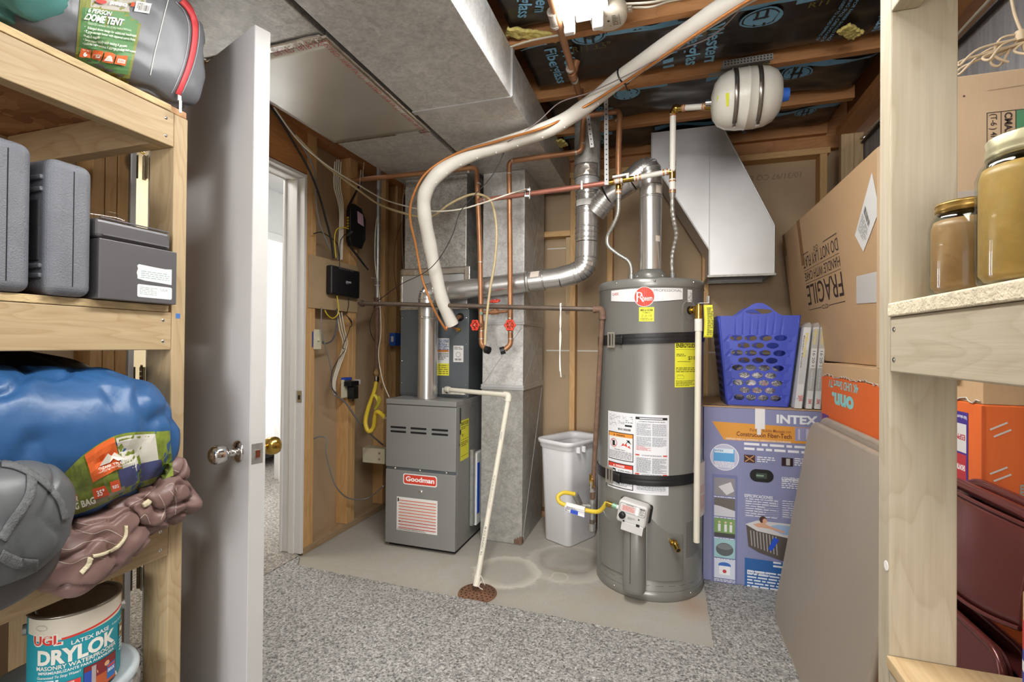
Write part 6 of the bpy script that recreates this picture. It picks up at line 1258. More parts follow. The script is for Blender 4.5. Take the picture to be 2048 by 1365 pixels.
# teal cloth bag and beige scrap
TEAL = plain('teal_cloth', '#4f8a86', .75, 0, .12, 6, .35, 30, (1, 1, .4))
mb = soft_mb(TEAL, (-1.30, .455, 1.985), (.165, .02, 0), (0, .262, 0), (0, 0, .178), e=(.8, .8), amp=(.018, .006), fr=(6, 20), seed=12, flatz=1.824, ridge=.022, n=70, st=(1, 1, .45))
te = obj('teal_bag', mb, loc=(-1.31, .465, 1.824)); tag(te, 'teal cloth stuff sack slumped next to the tent bag on the top shelf', 'bag')
mb = soft_mb(plain('pale_cloth', '#c9c2b4', .8), (-1.215, .655, 2.07), (.02, 0, 0), (0, .03, 0), (0, 0, .06), e=(1, 1), amp=(.01,), fr=(25,), seed=4, n=20); tag(obj('cloth_scrap', mb, loc=(-1.215, .655, 2.07)), 'pale cloth tie end squeezed between teal sack and tent bag', 'cloth')
# middle shelf: tool cases
ZM = 1.2955
CASE = plain('case_plastic', '#6d7077', .5, 0, .1, 20, .5, 380); CASED = plain('case_plastic_dark', '#34363a', .5, 0, .15, 20, .4, 300)
def hardcase(name, label, y0, y1, x0, x1, h, latches=True):
    t = thing(name, label, 'tool case', ((x0 + x1) / 2, (y0 + y1) / 2, ZM), 'black plastic tool cases standing on edge'); ym = y0 + (y1 - y0) * .52
    mb = MB(CASE); mb.box((x0, y0, ZM + .0005), (x1, y1, ZM + h)); obj('shell', mb, t, bevel=.020, seg=6)
    mb = MB(DARK); mb.box((x0 + .01, ym - .0008, ZM + .02), (x1 + .0005, ym + .0008, ZM + h - .02)); mb.box((x0 + .02, ym - .0008, ZM + .01), (x1 - .018, ym + .0008, ZM + h + .0005)); obj('seam', mb, t)
    if latches:
        mb = MB(CASED); mb.box((x1 - .11, y0 - .003, ZM + .07), (x1 - .03, y0 + .004, ZM + .20)); obj('side_recess', mb, t, bevel=.004)
        for z in (.035, .055, .215, .24): mb = MB(CASE); mb.box((x1 - .12, y0 - .006, ZM + z), (x1 - .02, y0 + .003, ZM + z + .01)); obj('rib', mb, t, bevel=.003)
    return t
hardcase('tool_case', 'taller black tool case at the outer end of the row on the middle shelf', .545, .632, -1.60, -1.222, .30, False)
hardcase('tool_case', 'grey-black tool case with rounded edges next to the metal-lidded tool box', .652, .734, -1.60, -1.212, .288)
tb2 = thing('tool_box', 'charcoal tool box with lid and two torn white labels on the middle shelf', 'tool box', (-1.36, .83, ZM)); GB = plain('charcoal_enamel', '#5e5d5f', .4, .2, .05, 9, .05, 200)
mb = MB(GB); mb.box((-1.50, .745, ZM + .0005), (-1.212, .925, ZM + .137)); b1_ = obj('body', mb, tb2, bevel=.002)
mb = MB(GB); mb.box((-1.495, .742, ZM + .138), (-1.220, .915, ZM + .185)); obj('lid', mb, tb2, bevel=.010, seg=3)
mb = MB(plain('charcoal_light', '#6c6c72', .4, .2)); mb.box((-1.219, .755, ZM + .146), (-1.2165, .905, ZM + .149)); mb.box((-1.222, .75, ZM + .1845), (-1.2175, .908, ZM + .187)); obj('lid_rib', mb, tb2, bevel=.001)
pr = Print(plane_map((-1.2118, .745, ZM), (0, 1, 0), (0, 0, 1)))
pr.poly([(.082, .056), (.082, .062), (.080, .07), (.083, .08), (.081, .087), (.085, .091), (.12, .089), (.15, .088), (.166, .09), (.166, .05), (.13, .052), (.1, .053)], '#e6e6e4'); pr.fuzz(.09, .058, .16, .078, 4, '#8aa29c', h=.35); rrect(pr, .082, .012, .167, .043, .004, '#e2e4e2'); pr.text('USA', .138, .031, .007, '#8a9a98', bold=0, w=.018); pr.fuzz(.087, .018, .13, .038, 5, '#9aa8a4', h=.35); pr.done('torn_labels', b1_)
mb = MB(thin_glass('clear_plastic')); mb.lathe([(0, 0), (.020, .0), (.022, .005), (.022, .10), (.014, .115), (.014, .13), (.0, .13)], (-1.37, .76, ZM + .209), (.35, .9, 0), 24); bt = obj('clear_bottle', mb, loc=(-1.37, .76, ZM + .188)); tag(bt, 'small clear plastic bottle lying on top of the charcoal tool box', 'bottle')
# ---- lower middle shelf: bags and clothes
ZL = .7495
mb = soft_mb(plain('black_plastic_bag', '#141519', .35, 0, .2, 8, .3, 18), (-1.58, .50, .965), (.27, 0, 0), (0, .415, 0), (0, 0, .222), e=(.6, .5), amp=(.012,), fr=(8,), seed=2, flatz=ZL, ridge=.008, n=50); tag(obj('black_bag', mb, loc=(-1.62, .55, ZL)), 'black plastic bag filling the shelf behind the blue sleeping bag', 'bag')
BLN = plain('blue_nylon', '#2a5585', .42, 0, .12, 5, .7, 26, (1, 1, .5))
sb_ = thing('sleeping_bag', 'rolled blue sleeping bag with printed green wrapper slumped on the shelf', 'sleeping bag', (-1.4, .7, ZL))
ax_y = V((0.03, .272, -.005)); ax_z = V((.02, -.02, .19)); 
mb = soft_mb(BLN, (-1.39, .685, .958), (.235, 0, 0), ax_y, ax_z, e=(.6, .82), amp=(.012, .007, .003), fr=(5, 15, 34), seed=21, ridge=.014, n=90, st=(1, 1.4, .6))

for p in mb.v:
    if p.x < -1.236: p.y = min(p.y, .932)
bv2 = bvh_of(mb); obj('roll', mb, sb_)
q = [(128, 1030), (345, 952), (345, 880), (95, 945)]
mpf = surf_map(bv2, [(120, 1032), (352, 950), (345, 868), (85, 958)], 2.3, 1.0)
def lens(u):    # outline of the wrapper window
    return 1.0 - .30 * (1 - min(1, u / .8)) ** 1.5 + .42 * math.exp(-((u - 1.35) / .75) ** 2), .0 - .10 * math.exp(-((u - .5) / .6) ** 2)
WR = plain('camo_print', '#6d7a32', .3, 0, .45, 55); pr = Print(mpf, step=.0003)
n = 40
def patch(pr, ua, ub, fa, fb, col, m=10, n=30):
    pr._p([(ua + (ub - ua) * i / n, (lambda lo, hi: lo + (hi - lo) * (fa + (fb - fa) * j / m))(*(lens(ua + (ub - ua) * i / n)[::-1]))) for j in range(m + 1) for i in range(n + 1)], [(j * (n + 1) + i, j * (n + 1) + i + 1, (j + 1) * (n + 1) + i + 1, (j + 1) * (n + 1) + i) for j in range(m) for i in range(n)], col); pr.up()
patch(pr, -.15, 2.25, 0, 1, WR); patch(pr, 1.35, 2.0, .30, .95, '#d6d2c8', 8, 14); patch(pr, 1.25, 2.05, .10, .42, '#4a4f7e', 6, 16); patch(pr, .55, 1.3, .05, .14, '#8f8a72', 3, 16); patch(pr, -.05, .4, .42, .78, '#cfc9bc', 5, 10); patch(pr, .0, .42, .30, .44, '#df6a2e', 3, 8)
patch(pr, .10, .40, .60, .64, '#df6a2e', 2, 6); patch(pr, .78, 1.32, .45, .99, '#e0662c', 6, 10)
pr.done('printed_wrapper', sb_)
pr = Print(surf_map(bv2, [(190, 948), (250, 928), (247, 890), (183, 906)], 1.0, .72), step=.0003); pr.l = .0065
pr.poly([(.10, .22), (.42, .62), (.52, .50), (.62, .60), (.95, .22), (.72, .22), (.60, .36), (.50, .22)], '#e8e2d6'); pr.text('OZARK TRAIL', .08, .08, .09, '#f2ebe0', w=.86, bold=.02); pr.text('OUTDOOR EQUIPMENT', .10, .01, .045, '#f2ebe0', w=.8, bold=.01); pr.done('wrapper_logo', sb_)
pr = Print(surf_map(bv2, [(122, 1030), (258, 985), (250, 950), (112, 990)], 1.4, .4), step=.0003); pr.l = .0065
pr.text('WARM WEATHER', -.25, .20, .10, '#eeeadf', w=.62, bold=.03); pr.text('SLEEPING BAG', -.25, .05, .13, '#eeeadf', w=.98, bold=.035); pr.rect(.72, .12, .98, .34, '#e0562c'); pr.text('35°', .79, .16, .12, '#ffffff', bold=.03, w=.16); pr.rect(1.02, .16, 1.22, .38, '#e0562c'); pr.text('REG', 1.05, .22, .07, '#ffffff', bold=.02, w=.13); pr.done('wrapper_text', sb_)
def offbeam(mb):
    for p in mb.v:
        if p.z < .75 and p.x < -1.2385: p.x = -1.2385
        elif p.x < -1.236: p.y = min(p.y, .932)
QB = plain('brown_quilted_nylon', '#7c625c', .45, 0, .12, 9, .35, 30); PIPE = plain('cream_fleece', '#d9cfae', .9, 0, .1, 50, .6, 200)
def coat(name, label, c, hx, hy, hz, seed, stitch, piping, e=(.75, .8), amp=(.022, .010), ridge=.014):
    t = thing(name, label, 'jacket', tuple(V(c) - V(hz)), 'brown quilted clothes bundled on the shelf'); mb = soft_mb(QB, c, hx, hy, hz, e=e, amp=amp, fr=(11, 26), seed=seed, ridge=ridge, n=64); offbeam(mb); b = bvh_of(mb); obj('padded_cloth', mb, t)
    for i, s_ in enumerate(stitch): ribbon('quilt_stitching', t, s_, 1.0, ink('#cbbfb4'), b, .0008, 0)
    for s_, w in piping: ribbon('fleece_edge', t, s_, w, PIPE, b, .003, .006, label='cream fleece edge')
    return t
coat('quilted_jacket', 'brown quilted jacket end with cream fleece edge hanging over the lower beam', tuple(aX(178, 1088, -1.225)), (.075, 0, 0), (0, .112, .022), (0, -.02, .072), 5,
     [[(150, 1060), (185, 1068), (215, 1060), (245, 1075)], [(110, 1095), (140, 1100), (170, 1085), (205, 1082), (240, 1092)], [(105, 1120), (140, 1128), (175, 1115), (210, 1118)], [(150, 1045), (180, 1050), (210, 1042)]],
     [([(250, 1052), (248, 1075), (232, 1095), (205, 1108), (185, 1112)], 5), ([(180, 1115), (176, 1130), (162, 1146)], 9)])
coat('quilted_jacket', 'dark brown quilted jacket crumpled against the post under the sleeping bag', tuple(aX(298, 1008, -1.235)), (.085, 0, 0), (0, .098, .012), (0, -.03, .062), 14,
     [[(245, 1030), (262, 1010), (282, 1000), (300, 985)], [(318, 990), (330, 1015), (322, 1040)], [(338, 980), (352, 1000), (350, 1030)], [(275, 1045), (290, 1030), (300, 1048)], [(330, 975), (345, 968), (355, 985)]],
     [([(284, 1012), (292, 1008), (297, 1004)], 9)], amp=(.03, .014), ridge=.02)
coat('quilted_jacket', 'small brown quilted sleeve end poking out under the blue bag near the post', tuple(aX(340, 940, -1.225)), (.05, 0, 0), (0, .035, .01), (0, -.01, .035), 33, [[(325, 950), (340, 940), (358, 945)]], [([(322, 965), (332, 970)], 5)], amp=(.012, .006))
mb = soft_mb(QB, tuple(aX(230, 1030, -1.32)), (.10, 0, 0), (0, .20, .03), (0, 0, .05), e=(.8, .8), amp=(.01,), fr=(10,), seed=8, n=40, flatz=ZL); offbeam(mb); tag(obj('folded_blanket', mb, loc=(-1.32, .75, ZL)), 'brown quilted blanket flattened under the blue sleeping bag', 'blanket', 'brown quilted clothes bundled on the shelf')
GR = plain('grey_bag_cloth', '#585b5d', .42, 0, .08, 7, .2, 24); WEB = plain('grey_webbing', '#626466', .7, 0, .25, 120, .7, 420)
gb = thing('camp_bag', 'grey padded carry bag with woven straps hanging off the shelf edge', 'bag', (-1.2, .5, ZL))
mb = soft_mb(GR, tuple(aX(-20, 1050, -1.175)), (.09, 0, 0), (0, .118, -.015), (0, .02, .118), e=(.85, .85), amp=(.007, .003), fr=(6, 20), seed=41, ridge=.006, n=80); offbeam(mb); bv3 = bvh_of(mb); obj('body', mb, gb)
ribbon('webbing_strap', gb, [(62, 950), (60, 985), (45, 1015), (20, 1050), (2, 1080)], 20, WEB, bv3, .0025, .002); ribbon('webbing_trim', gb, [(2, 930), (30, 935), (62, 950), (95, 975), (118, 1005), (128, 1040)], 12, WEB, bv3, .003, .003); ribbon('mesh_band', gb, [(0, 1110), (30, 1125), (60, 1130), (85, 1132)], 24, WEB, bv3, .002, .002)
mb = soft_mb(plain('dark_grey_cloth', '#4b4a49', .45, 0, .1, 7), tuple(aX(-20, 1150, -1.20)), (.06, 0, 0), (0, .095, 0), (0, .02, .07), e=(.8, .8), amp=(.008,), fr=(8,), seed=4, n=50); obj('lower_pouch', mb, gb)
# ---- under the bottom beam: paint
CANX, CANY = -1.333, .782
bk_ = thing('plastic_bucket', 'white plastic bucket with foil-like wrap carrying the teal paint can', 'bucket', (-1.37, .77, .0135))
mb = MB(WHITEP); mb.lathe([(0, .014), (.118, .014), (.135, .36), (.14, .362)], (-1.37, .77, 0), (0, 0, 1), 48); obj('pail', mb, bk_)
mb = MB(plain('grey_lid', '#b9c2c6', .4)); mb.lathe([(.142, .355), (.152, .36), (.153, .385), (.148, .392), (.138, .392), (.134, .384), (0, .384)], (-1.37, .77, 0), (0, 0, 1), 48); obj('lid', mb, bk_)
def wrapf(u, v): a = 2 * pi * u; r = .154 + .006 * noise.noise(V((cos(a) * 6, sin(a) * 6, v * 5))) + .003 * noise.noise(V((cos(a) * 20, sin(a) * 20, v * 16))); return V((-1.37 + r * cos(a), .77 + r * sin(a), .12 + .255 * v))
mb = MB(plain('crinkled_clear_wrap', '#c9ccce', .15, .6, .15, 20, .9, 40)); mb.grid(wrapf, 110, 30, wrapu=True); obj('plastic_wrap', mb, bk_)
def paintcan(name, label, x, y, z, body, group='paint cans under the lower beam', h=.19, r=.083):
    t = thing(name, label, 'paint can', (x, y, z), group)
    mb = MB(body); mb.lathe([(r - .001, 0), (r, .002), (r, h - .002)], (x, y, z), (0, 0, 1), 56); mb.add([V((x + (r - .001) * cos(2 * pi * k / 40), y + (r - .001) * sin(2 * pi * k / 40), z)) for k in range(40)], [tuple(range(40))]); b = obj('can_body', mb, t)
    mb = MB(plain('dull_tin', '#8b8378', .3, .8, .2, 12)); mb.lathe([(r, h - .003), (r + .003, h), (r + .002, h + .004), (r - .004, h + .004), (r - .007, h - .002), (r - .010, h + .001), (r - .013, h - .005), (r - .02, h - .006), (0, h - .006)], (x, y, z), (0, 0, 1), 56); obj('lid', mb, t)
    mb = MB(GALVPIPE); a = 1.0
    for s_ in (a, a + pi): mb.cyl((x + r * cos(s_), y + r * sin(s_), z + h - .04), (x + (r + .007) * cos(s_), y + (r + .007) * sin(s_), z + h - .04), .012, n=14)
    mb.tube([(x + (r + .007) * cos(a + pi * k / 16), y + (r + .007) * sin(a + pi * k / 16), z + h - .04 - .075 * sin(pi * k / 16)) for k in range(17)], .0018, 6); obj('bail_handle', mb, t)
    return t, b
t, b = paintcan('paint_can', 'teal masonry waterproofer paint can with red and white lettering on a bucket lid', CANX, CANY, .393, ink('#1f93a3'))
ca = math.atan2(-CANY, -CANX)
def cang(px): r = ray(px, 1250); r = V((r.x, r.y)).normalized(); c = V((CANX, CANY)); bb_ = r.dot(c); d = max(0, bb_ * bb_ - c.dot(c) + .083 ** 2); p = r * (bb_ - sqrt(d)) - c; return math.atan2(p.y, p.x)
aL = cang(68) ; pr = Print(cyl_map((CANX, CANY), .083, aL, .393), step=.00005, seg=.003); Wd = (cang(246) - aL) * .083
pr.rect(-.02, .152, Wd + .02, .188, '#d9d1c0')
n = 30; pr._p([q for i in range(n + 1) for q in ((Wd * i / n, .140 + .010 * (i / n) ** 2), (Wd * i / n, .155))], [(2 * i, 2 * i + 2, 2 * i + 3, 2 * i + 1) for i in range(n)], '#d9d1c0'); pr.up()
pr._p([q for i in range(n + 1) for q in ((Wd * (.28 + .74 * i / n), .139 + .020 * (i / n) ** 1.2), (Wd * (.28 + .74 * i / n), .144 + .020 * (i / n) ** 1.2))], [(2 * i, 2 * i + 2, 2 * i + 3, 2 * i + 1) for i in range(n)], '#d23a2c'); pr.up()
pr.text('UGL', .001, .131, .022, '#e9e4d8', w=Wd * .29, bold=.08); pr.text('UGL', .002, .132, .020, '#d02f28', w=Wd * .27, bold=.035)
pr.text('LATEX BASE', Wd * .36, .124, .009, '#e2e6e2', w=Wd * .34, bold=.02); pr.text('A base de latex', Wd * .74, .128, .005, '#d6e6e6', w=Wd * .2)
pr.text('DRYLOK', Wd * .06, .089, .031, '#e4e2d8', w=Wd * .72, bold=.045); pr.text('MASONRY WATERPROOFER', Wd * .05, .076, .009, '#e4e2d8', w=Wd * .75, bold=.02); pr.text('IMPERMEABILIZANTE PARA ALBANILERIA', Wd * .07, .067, .006, '#dfe8e8', w=Wd * .70, bold=.02)
pr.text('Guaranteed To Stop Water!', Wd * .06, .057, .006, '#dfe8e8', w=Wd * .38, shear=.2); pr.fuzz(Wd * .06, .048, Wd * .42, .054, 1, '#cfe3e3', h=.6)
for i, s_ in enumerate(('• PROVEN PERFORMANCE', '• 10-YEAR WARRANTY', '• LOW ODOR')): z = .030 - i * .0165; pr.rect(0, z, Wd * .44, z + .0145, '#cf3a33'); pr.text(s_, Wd * .05, z + .007, .0055, '#efe6dc', w=Wd * (.34, .30, .2)[i], shear=.2, bold=.02); pr.fuzz(Wd * .06, z + .001, Wd * .34, z + .005, 1, '#e8b8ae', h=.5)
pr.rect(Wd * .46, .0, Wd * .80, .063, '#2a1c1c'); pr.rect(Wd * .465, .001, Wd * .795, .062, '#7d2628'); pr.rect(Wd * .465, .001, Wd * .53, .05, '#2a49a0'); pr.rect(Wd * .53, .001, Wd * .57, .058, '#a59a98'); pr.rect(Wd * .57, .001, Wd * .795, .03, '#b7562c'); pr.disc(Wd * .68, .047, .006, '#dca878'); pr.line(Wd * .58, .040, Wd * .70, .044, .007, '#dca878'); pr.up(); pr.rect(Wd * .68, .008, Wd * .785, .042, '#2a6fb0'); pr.text('DRYLOK', Wd * .69, .024, .007, '#f0f0f0', w=Wd * .085, bold=.04); pr.rect(Wd * .69, .034, Wd * .78, .039, '#d63a30')
pr.rect(Wd * .86, .085, Wd * .95, .118, '#cfc6a8'); pr.rect(Wd * .865, .087, Wd * .945, .116, '#6d5a34'); pr.disc(Wd * .905, .102, .006, '#e9e4d8'); pr.fuzz(Wd * .86, .05, Wd * 1.0, .08, 4, '#d6e6e6'); pr.poly([(Wd * .56, -.0), (Wd * .83, .0), (Wd * .80, .012), (Wd * .66, .010)], '#ece9e2'); pr.disc(Wd * .10, .170, .012, '#9a9080', .006, ring=.0006); pr.done('printed_label', b)
px2, py2 = -1.475, .615; 
bb = thing('covered_crate', 'dark crate under black plastic beneath the red-labelled paint can', 'crate', (-1.47, .58, .0135)); mb = MB(plain('grey_poly_sheet', '#4a4744', .35, 0, .2, 10, .4, 20)); mb.box((-1.62, .42, .0135), (-1.53 + .145, .68, .392)); 
mb = soft_mb(plain('grey_poly_sheet', ''), (-1.50, .55, .204), (.125, 0, 0), (0, .10, 0), (0, 0, .1885), e=(.25, .25), amp=(.004,), fr=(14,), seed=6, n=40, flatz=.0137); obj('plastic_cover', mb, bb)
t, b = paintcan('paint_can', 'pale paint can with red house and white picket fence picture', -1.50, .575, .397, ink('#b9b49c'))
c2_ = math.atan2(-.575, 1.50)
a2 = math.atan2(-.575 + 0, 1.50); pr = Print(cyl_map((-1.50, .575), .083, -1.05, .397), step=.00005, seg=.004)
pr.rect(.02, .05, .14, .15, '#8c2b26'); pr.rect(.07, .04, .14, .06, '#3e7a46')
for i in range(7): x = .03 + i * .016; pr.poly([(x, .03 + .003 * i), (x + .009, .03 + .003 * i), (x + .009, .085 + .004 * i), (x + .0045, .095 + .004 * i), (x, .085 + .004 * i)], '#dcd9c4')
pr.fuzz(-.03, .05, .012, .14, 14, '#8e8b76'); pr.done('printed_label', b)

# ================================================================ open door slab, knobs, hinges
A_ = V((-1.122, 1.076, 0)); d_ = V((-.948, .318, 0)).normalized(); nb = V((.318, .948, 0)).normalized(); DL = .838
DP = plain('grey_door_paint', '#d0cfd0', .45, 0, .02, 4, .04, 300); DE = plain('white_door_edge', '#bdbcb9', .45, 0, .02)
dr_ = thing('open_door', 'grey flat slab door standing open in front of the ducts', 'door', tuple(A_ + d_ * DL + V((0, 0, .02))))
mb = MB(DP); mb.obox(A_ + V((0, 0, .022)), d_ * DL, nb * .045, (0, 0, 2.088)); sl_ = obj('slab', mb, dr_, bevel=.002)
mb = MB(DE); mb.obox(A_ - d_ * .0012 + nb * .001 + V((0, 0, .024)), d_ * .001, nb * .043, (0, 0, 2.084)); obj('latch_edge', mb, dr_, label='white painted latch edge')
kz = aY(480, 905, 1.09).z; kc = A_ + d_ * .066 + V((0, 0, kz))
def knobset(side, m, name):
    n_ = -nb if side < 0 else nb; o = kc if side < 0 else kc + nb * .045; t = MB(m)
    t.lathe([(.033, 0), (.033, .003), (.028, .008), (.018, .011), (.012, .013), (.011, .028), (.014, .032), (.023, .036), (.027, .048), (.0275, .062), (.024, .071), (.018, .075), (.010, .0745), (.009, .077), (0, .077)], o, n_, 40); return obj(name, t, dr_)
knobset(-1, CHROME, 'chrome_knob'); knobset(1, BRASS, 'brass_knob')
mb = MB(GALVPIPE); mb.obox(A_ - d_ * .0022 + nb * .005 + V((0, 0, kz - .029)), d_ * .001, nb * .032, (0, 0, .058)); mb.use(CHROME).obox(A_ - d_ * .006 + nb * .014 + V((0, 0, kz - .012)), d_ * .004, nb * .014, (0, 0, .022)); obj('latch_plate', mb, dr_, bevel=.001)
hgx = A_ + d_ * (DL + .012); 
for u, v in ((285, 338), (285, 757), (288, 1150)):
    z = EYE + ray(u, v).z * 1.865; mb = MB(plain('hinge_bronze', '#8a7d62', .3, .8, .15, 20)); c = V((XL + .008, 1.335, z))
    for k in range(5): mb.cyl(c + V((0, 0, -.045 + .018 * k + .0006)), c + V((0, 0, -.045 + .018 * (k + 1) - .0006)), .0065, n=14)
    mb.sphere(c + V((0, 0, .048)), .005, 8); mb.box((XL - .03, 1.3128, z - .045), (XL + .006, 1.3145, z + .045)); mb.obox(c + V((0, 0, -.045)), -d_ * .036 , nb * .002, (0, 0, .09)); obj('hinge', mb, dr_)
mb = MB(BRASS); c = V((XL + .006, 1.335, EYE + ray(285, 308).z * 1.865)); mb.tube(cr([c, c + V((-.02, -.015, .012)), c + V((-.04, -.035, .006)), c + V((-.055, -.05, .0))], 5), .005, 8); mb.sphere(c + V((-.055, -.05, 0)), .008, 8); obj('hinge_stop', mb, dr_)
# ================================================================ shelving unit on the camera's near side
RX = .345; RB = .80
rs = thing('storage_shelf', 'raw pine shelving unit holding jars in front of the boxes', 'shelf', (.57, .2, .013))
timber(rs, 'post', (RX, .92, .0135), (RX + .089, .9615, 2.1), PALE('z')); timber(rs, 'post', (RB - .089, .92, .0135), (RB, .9615, 2.1), PALE('z')); timber(rs, 'post', (RX, -.75, .0135), (RX + .089, -.712, 2.1), PALE('z')); timber(rs, 'post', (RB - .089, -.75, .0135), (RB, -.712, 2.1), PALE('z'))
for zb, zt in ((1.742, 1.832), (1.161, 1.249), (.600, .6885)):
    timber(rs, 'front_beam', (RX, -.711, zb), (RX + .038, .9195, zt), PALE('y')); timber(rs, 'back_beam', (RB - .038, -.711, zb), (RB, .9195, zt), PINE2('y')); timber(rs, 'cross_member', (RX + .0385, .10, zb), (RB - .0385, .138, zt), PINE2('x'))
    timber(rs, 'shelf_board', (RX - .004, -.75, zt + .0005), (RB, .9195 if zt > 1.0 else .9195, zt + (.0225 if zt > 1 else .02)), plain('pale_board_edge', '#cfc2a8', .8, 0, .2, 50, .6, 200) if 1 < zt < 1.5 else (osb() if zt > 1 else PINE2('y')))
    for z in (zb + .02, zt - .02): screw((RX, .905, z), (-1, 0, 0), rs)
timber(rs, 'cross_member', (RX + .05, .93, 1.70), (RB - .05, .9615, 1.735), JOIST('x')) if False else None
mb = MB(ink('#e9e6e0')); q = aX(1773, 1132, RX); mb.cyl((RX - .0008, q.y - .0, q.z), (RX - .0001, q.y, q.z), .008, n=9); obj('paint_dab', mb, rs)
# jars
GL = thin_glass('jar_glass', '#f2f6f4')
def jar(label, x, y, r, h, fillc, lidm, ring_h=.018):
    z = 1.2725; t = thing('canning_jar', label, 'jar', (x, y, z), 'glass canning jars on the shelf')
    hs = h * .74; prof = [(0, .003), (r - .006, .0), (r - .001, .005), (r, .012), (r, hs), (r - .004, hs + .012), (r * .78, hs + .026), (r * .76, h - ring_h - .002), (r * .76, h - .002)]
    mb = MB(GL); mb.lathe([(a, b) for a, b in prof], (x, y, z), (0, 0, 1), 48); inner = [(max(0, a - .0025), b) for a, b in prof[::-1][:-1]] + [(0, .006)]; mb.lathe(inner, (x, y, z), (0, 0, 1), 48); g = obj('glass', mb, t, weld=True)
    m = NT('preserve_' + fillc.strip('#')); vec = m.coord(); n1 = m.noise(vec, 55, 4, .6, 1.0); n2 = m.noise(vec, 16, 3); m.base(m.mix(.4, m.mix(n1, dk(fillc, .78), dk(fillc, 1.12)), m.mix(n2, dk(fillc, .85), dk(fillc, 1.1)))); m.b.inputs['Subsurface Weight'].default_value = .2; m.b.inputs['Subsurface Radius'].default_value = (.02, .01, .005); m.set(.4, 0)
    k = .0032; mb = MB(m.m); top = hs + .010; mb.lathe([(0, .0065), (r - .008, .0065), (r - k, .014), (r - k, hs), (r - .006, top), (0, top + .001)], (x, y, z), (0, 0, 1), 40); obj('preserves', mb, t)
    mb = MB(lidm); rr = r * .80; mb.lathe([(rr - .002, h - ring_h - .002), (rr + .0005, h - ring_h), (rr + .001, h - ring_h + .003), (rr - .0008, h - ring_h + .006), (rr + .0008, h - ring_h + .009), (rr - .0008, h - ring_h + .012), (rr + .0005, h - .002), (rr - .001, h), (rr - .006, h + .0005), (rr - .008, h - .0006), (0, h - .0006)], (x, y, z), (0, 0, 1), 72); obj('screw_band', mb, t, label='screw band lid')
    pr = Print(cyl_map((x, y), r, math.atan2(-y, -x) + .3, z)); return t
LIDG = plain('lid_pale_gold', '#cfc8a4', .3, .7, .06, 20); LIDB = plain('lid_brass', '#b89552', .3, .8, .05)
jar('smaller canning jar of brown applesauce with brass lid beside the post', .397, .822, .041, .128, '#b98a5c', LIDB, .010)
jar('large canning jar of golden applesauce with pale ribbed lid', .398, .700, .0475, .172, '#cf9f58', LIDG, .022)
jar('canning jar of reddish-brown fruit nearest the camera at the shelf edge', .405, .598, .0475, .178, '#b07a4c', LIDG, .022)
bo_ = thing('spray_bottle', 'small bottle with blue and red label on the lower shelf behind the post', 'bottle', (.512, .84, .709))
mb = MB(plain('tan_bottle', '#c9a070', .35)); mb.lathe([(0, .0), (.036, .001), (.038, .006), (.038, .15), (.03, .17), (.014, .18), (.014, .205), (0, .206)], (.512, .84, .709), (0, 0, 1), 32); obj('body', mb, bo_)
mb = MB(ink('#3c49a8')); mb.lathe([(.0385, .01), (.0385, .075)], (.512, .84, .709), (0, 0, 1), 32); mb.use(ink('#c93a3a')).lathe([(.0385, .0755), (.0385, .115)], (.512, .84, .709), (0, 0, 1), 32); mb.use(ink('#dfe6f2')).lathe([(.0387, .045), (.0387, .06)], (.512, .84, .709), (0, 0, 1), 32); obj('label_band', mb, bo_)
# ================================================================ boxes
def cardboard(name, c):
    if name in MATS: return MATS[name]
    t = NT(name); v = t.coord((1, 1, 1)); n = t.noise(v, 4, 4, .6); f = t.noise(t.coord((1, 1, .08)), 220, 3); t.base(t.mix(.3, t.mix(n, dk(c, .93), dk(c, 1.06)), t.mix(f, dk(c, .9), dk(c, 1.08)))); t.bump(f, .06, .002); MATS[name] = t.set(.75, 0); return MATS[name]
KR = cardboard('kraft_board', '#c7a47c'); KR2 = cardboard('pale_kraft_board', '#c4a888'); KE = cardboard('kraft_edge', '#a8794d')
# big fragile carton
KS = 1.0645
LEAN = .08
def aF(px, py):
    X = .70
    for _ in range(5): q = aX(px, py, X); X = .62 * KS + LEAN * (1 - (q.z - 1.13) / .72)
    return V((.62, q.y / KS, EYE + (q.z - EYE) / KS))
fb = thing('fragile_carton', 'large flat brown carton printed FRAGILE upside down, balanced on the orange box', 'cardboard box', (.71, 2.36, 1.137))
mb = MB(KR); mb.box((.62, 1.742, 1.1372), (.795, 2.995, 1.818)); fbb = obj('carton', mb, fb, bevel=.003)
mb = MB(KE); mb.hexa([(.70, 1.742, 1.818), (.795, 1.742, 1.818), (.795, 2.93, 1.818), (.70, 2.93, 1.818), (.715, 1.742, 1.872), (.722, 1.742, 1.872), (.722, 2.93, 1.872), (.715, 2.93, 1.872)]); obj('top_flap', mb, fb)
mb = MB(film('packing_tape', '#b98a5a', .35)); mb.box((.6185, 2.635, 1.60), (.6195, 2.685, 1.8185)); mb.box((.6185, 2.635, 1.8185), (.74, 2.685, 1.8195)); mb.box((.6185, 2.94, 1.7), (.6195, 2.994, 1.8185)); obj('packing_tape', mb, fb)
mp = lambda u, v, l: V((.6198 - l, 2.85 - v * .0 - u, v))       # u runs from far end towards the camera
def fr(px, py): q = aF(px, py); return 2.85 - q.y, q.z
pr = Print(mp)
u0, z0 = fr(1616, 612); u1, z1 = fr(1690, 600)
pa = fr(1616, 560); BR = '#3d2c26'
ua, ub = fr(1616, 600)[0], fr(1690, 600)[0]
def up_text(s_, zc, h, w=None): pr.text(s_, ub, zc, h, BR, w=w or (ub - ua), rot=180, bold=0)   # printed upside down, so it starts at the near end
Zl = lambda py: aF(1655, py).z
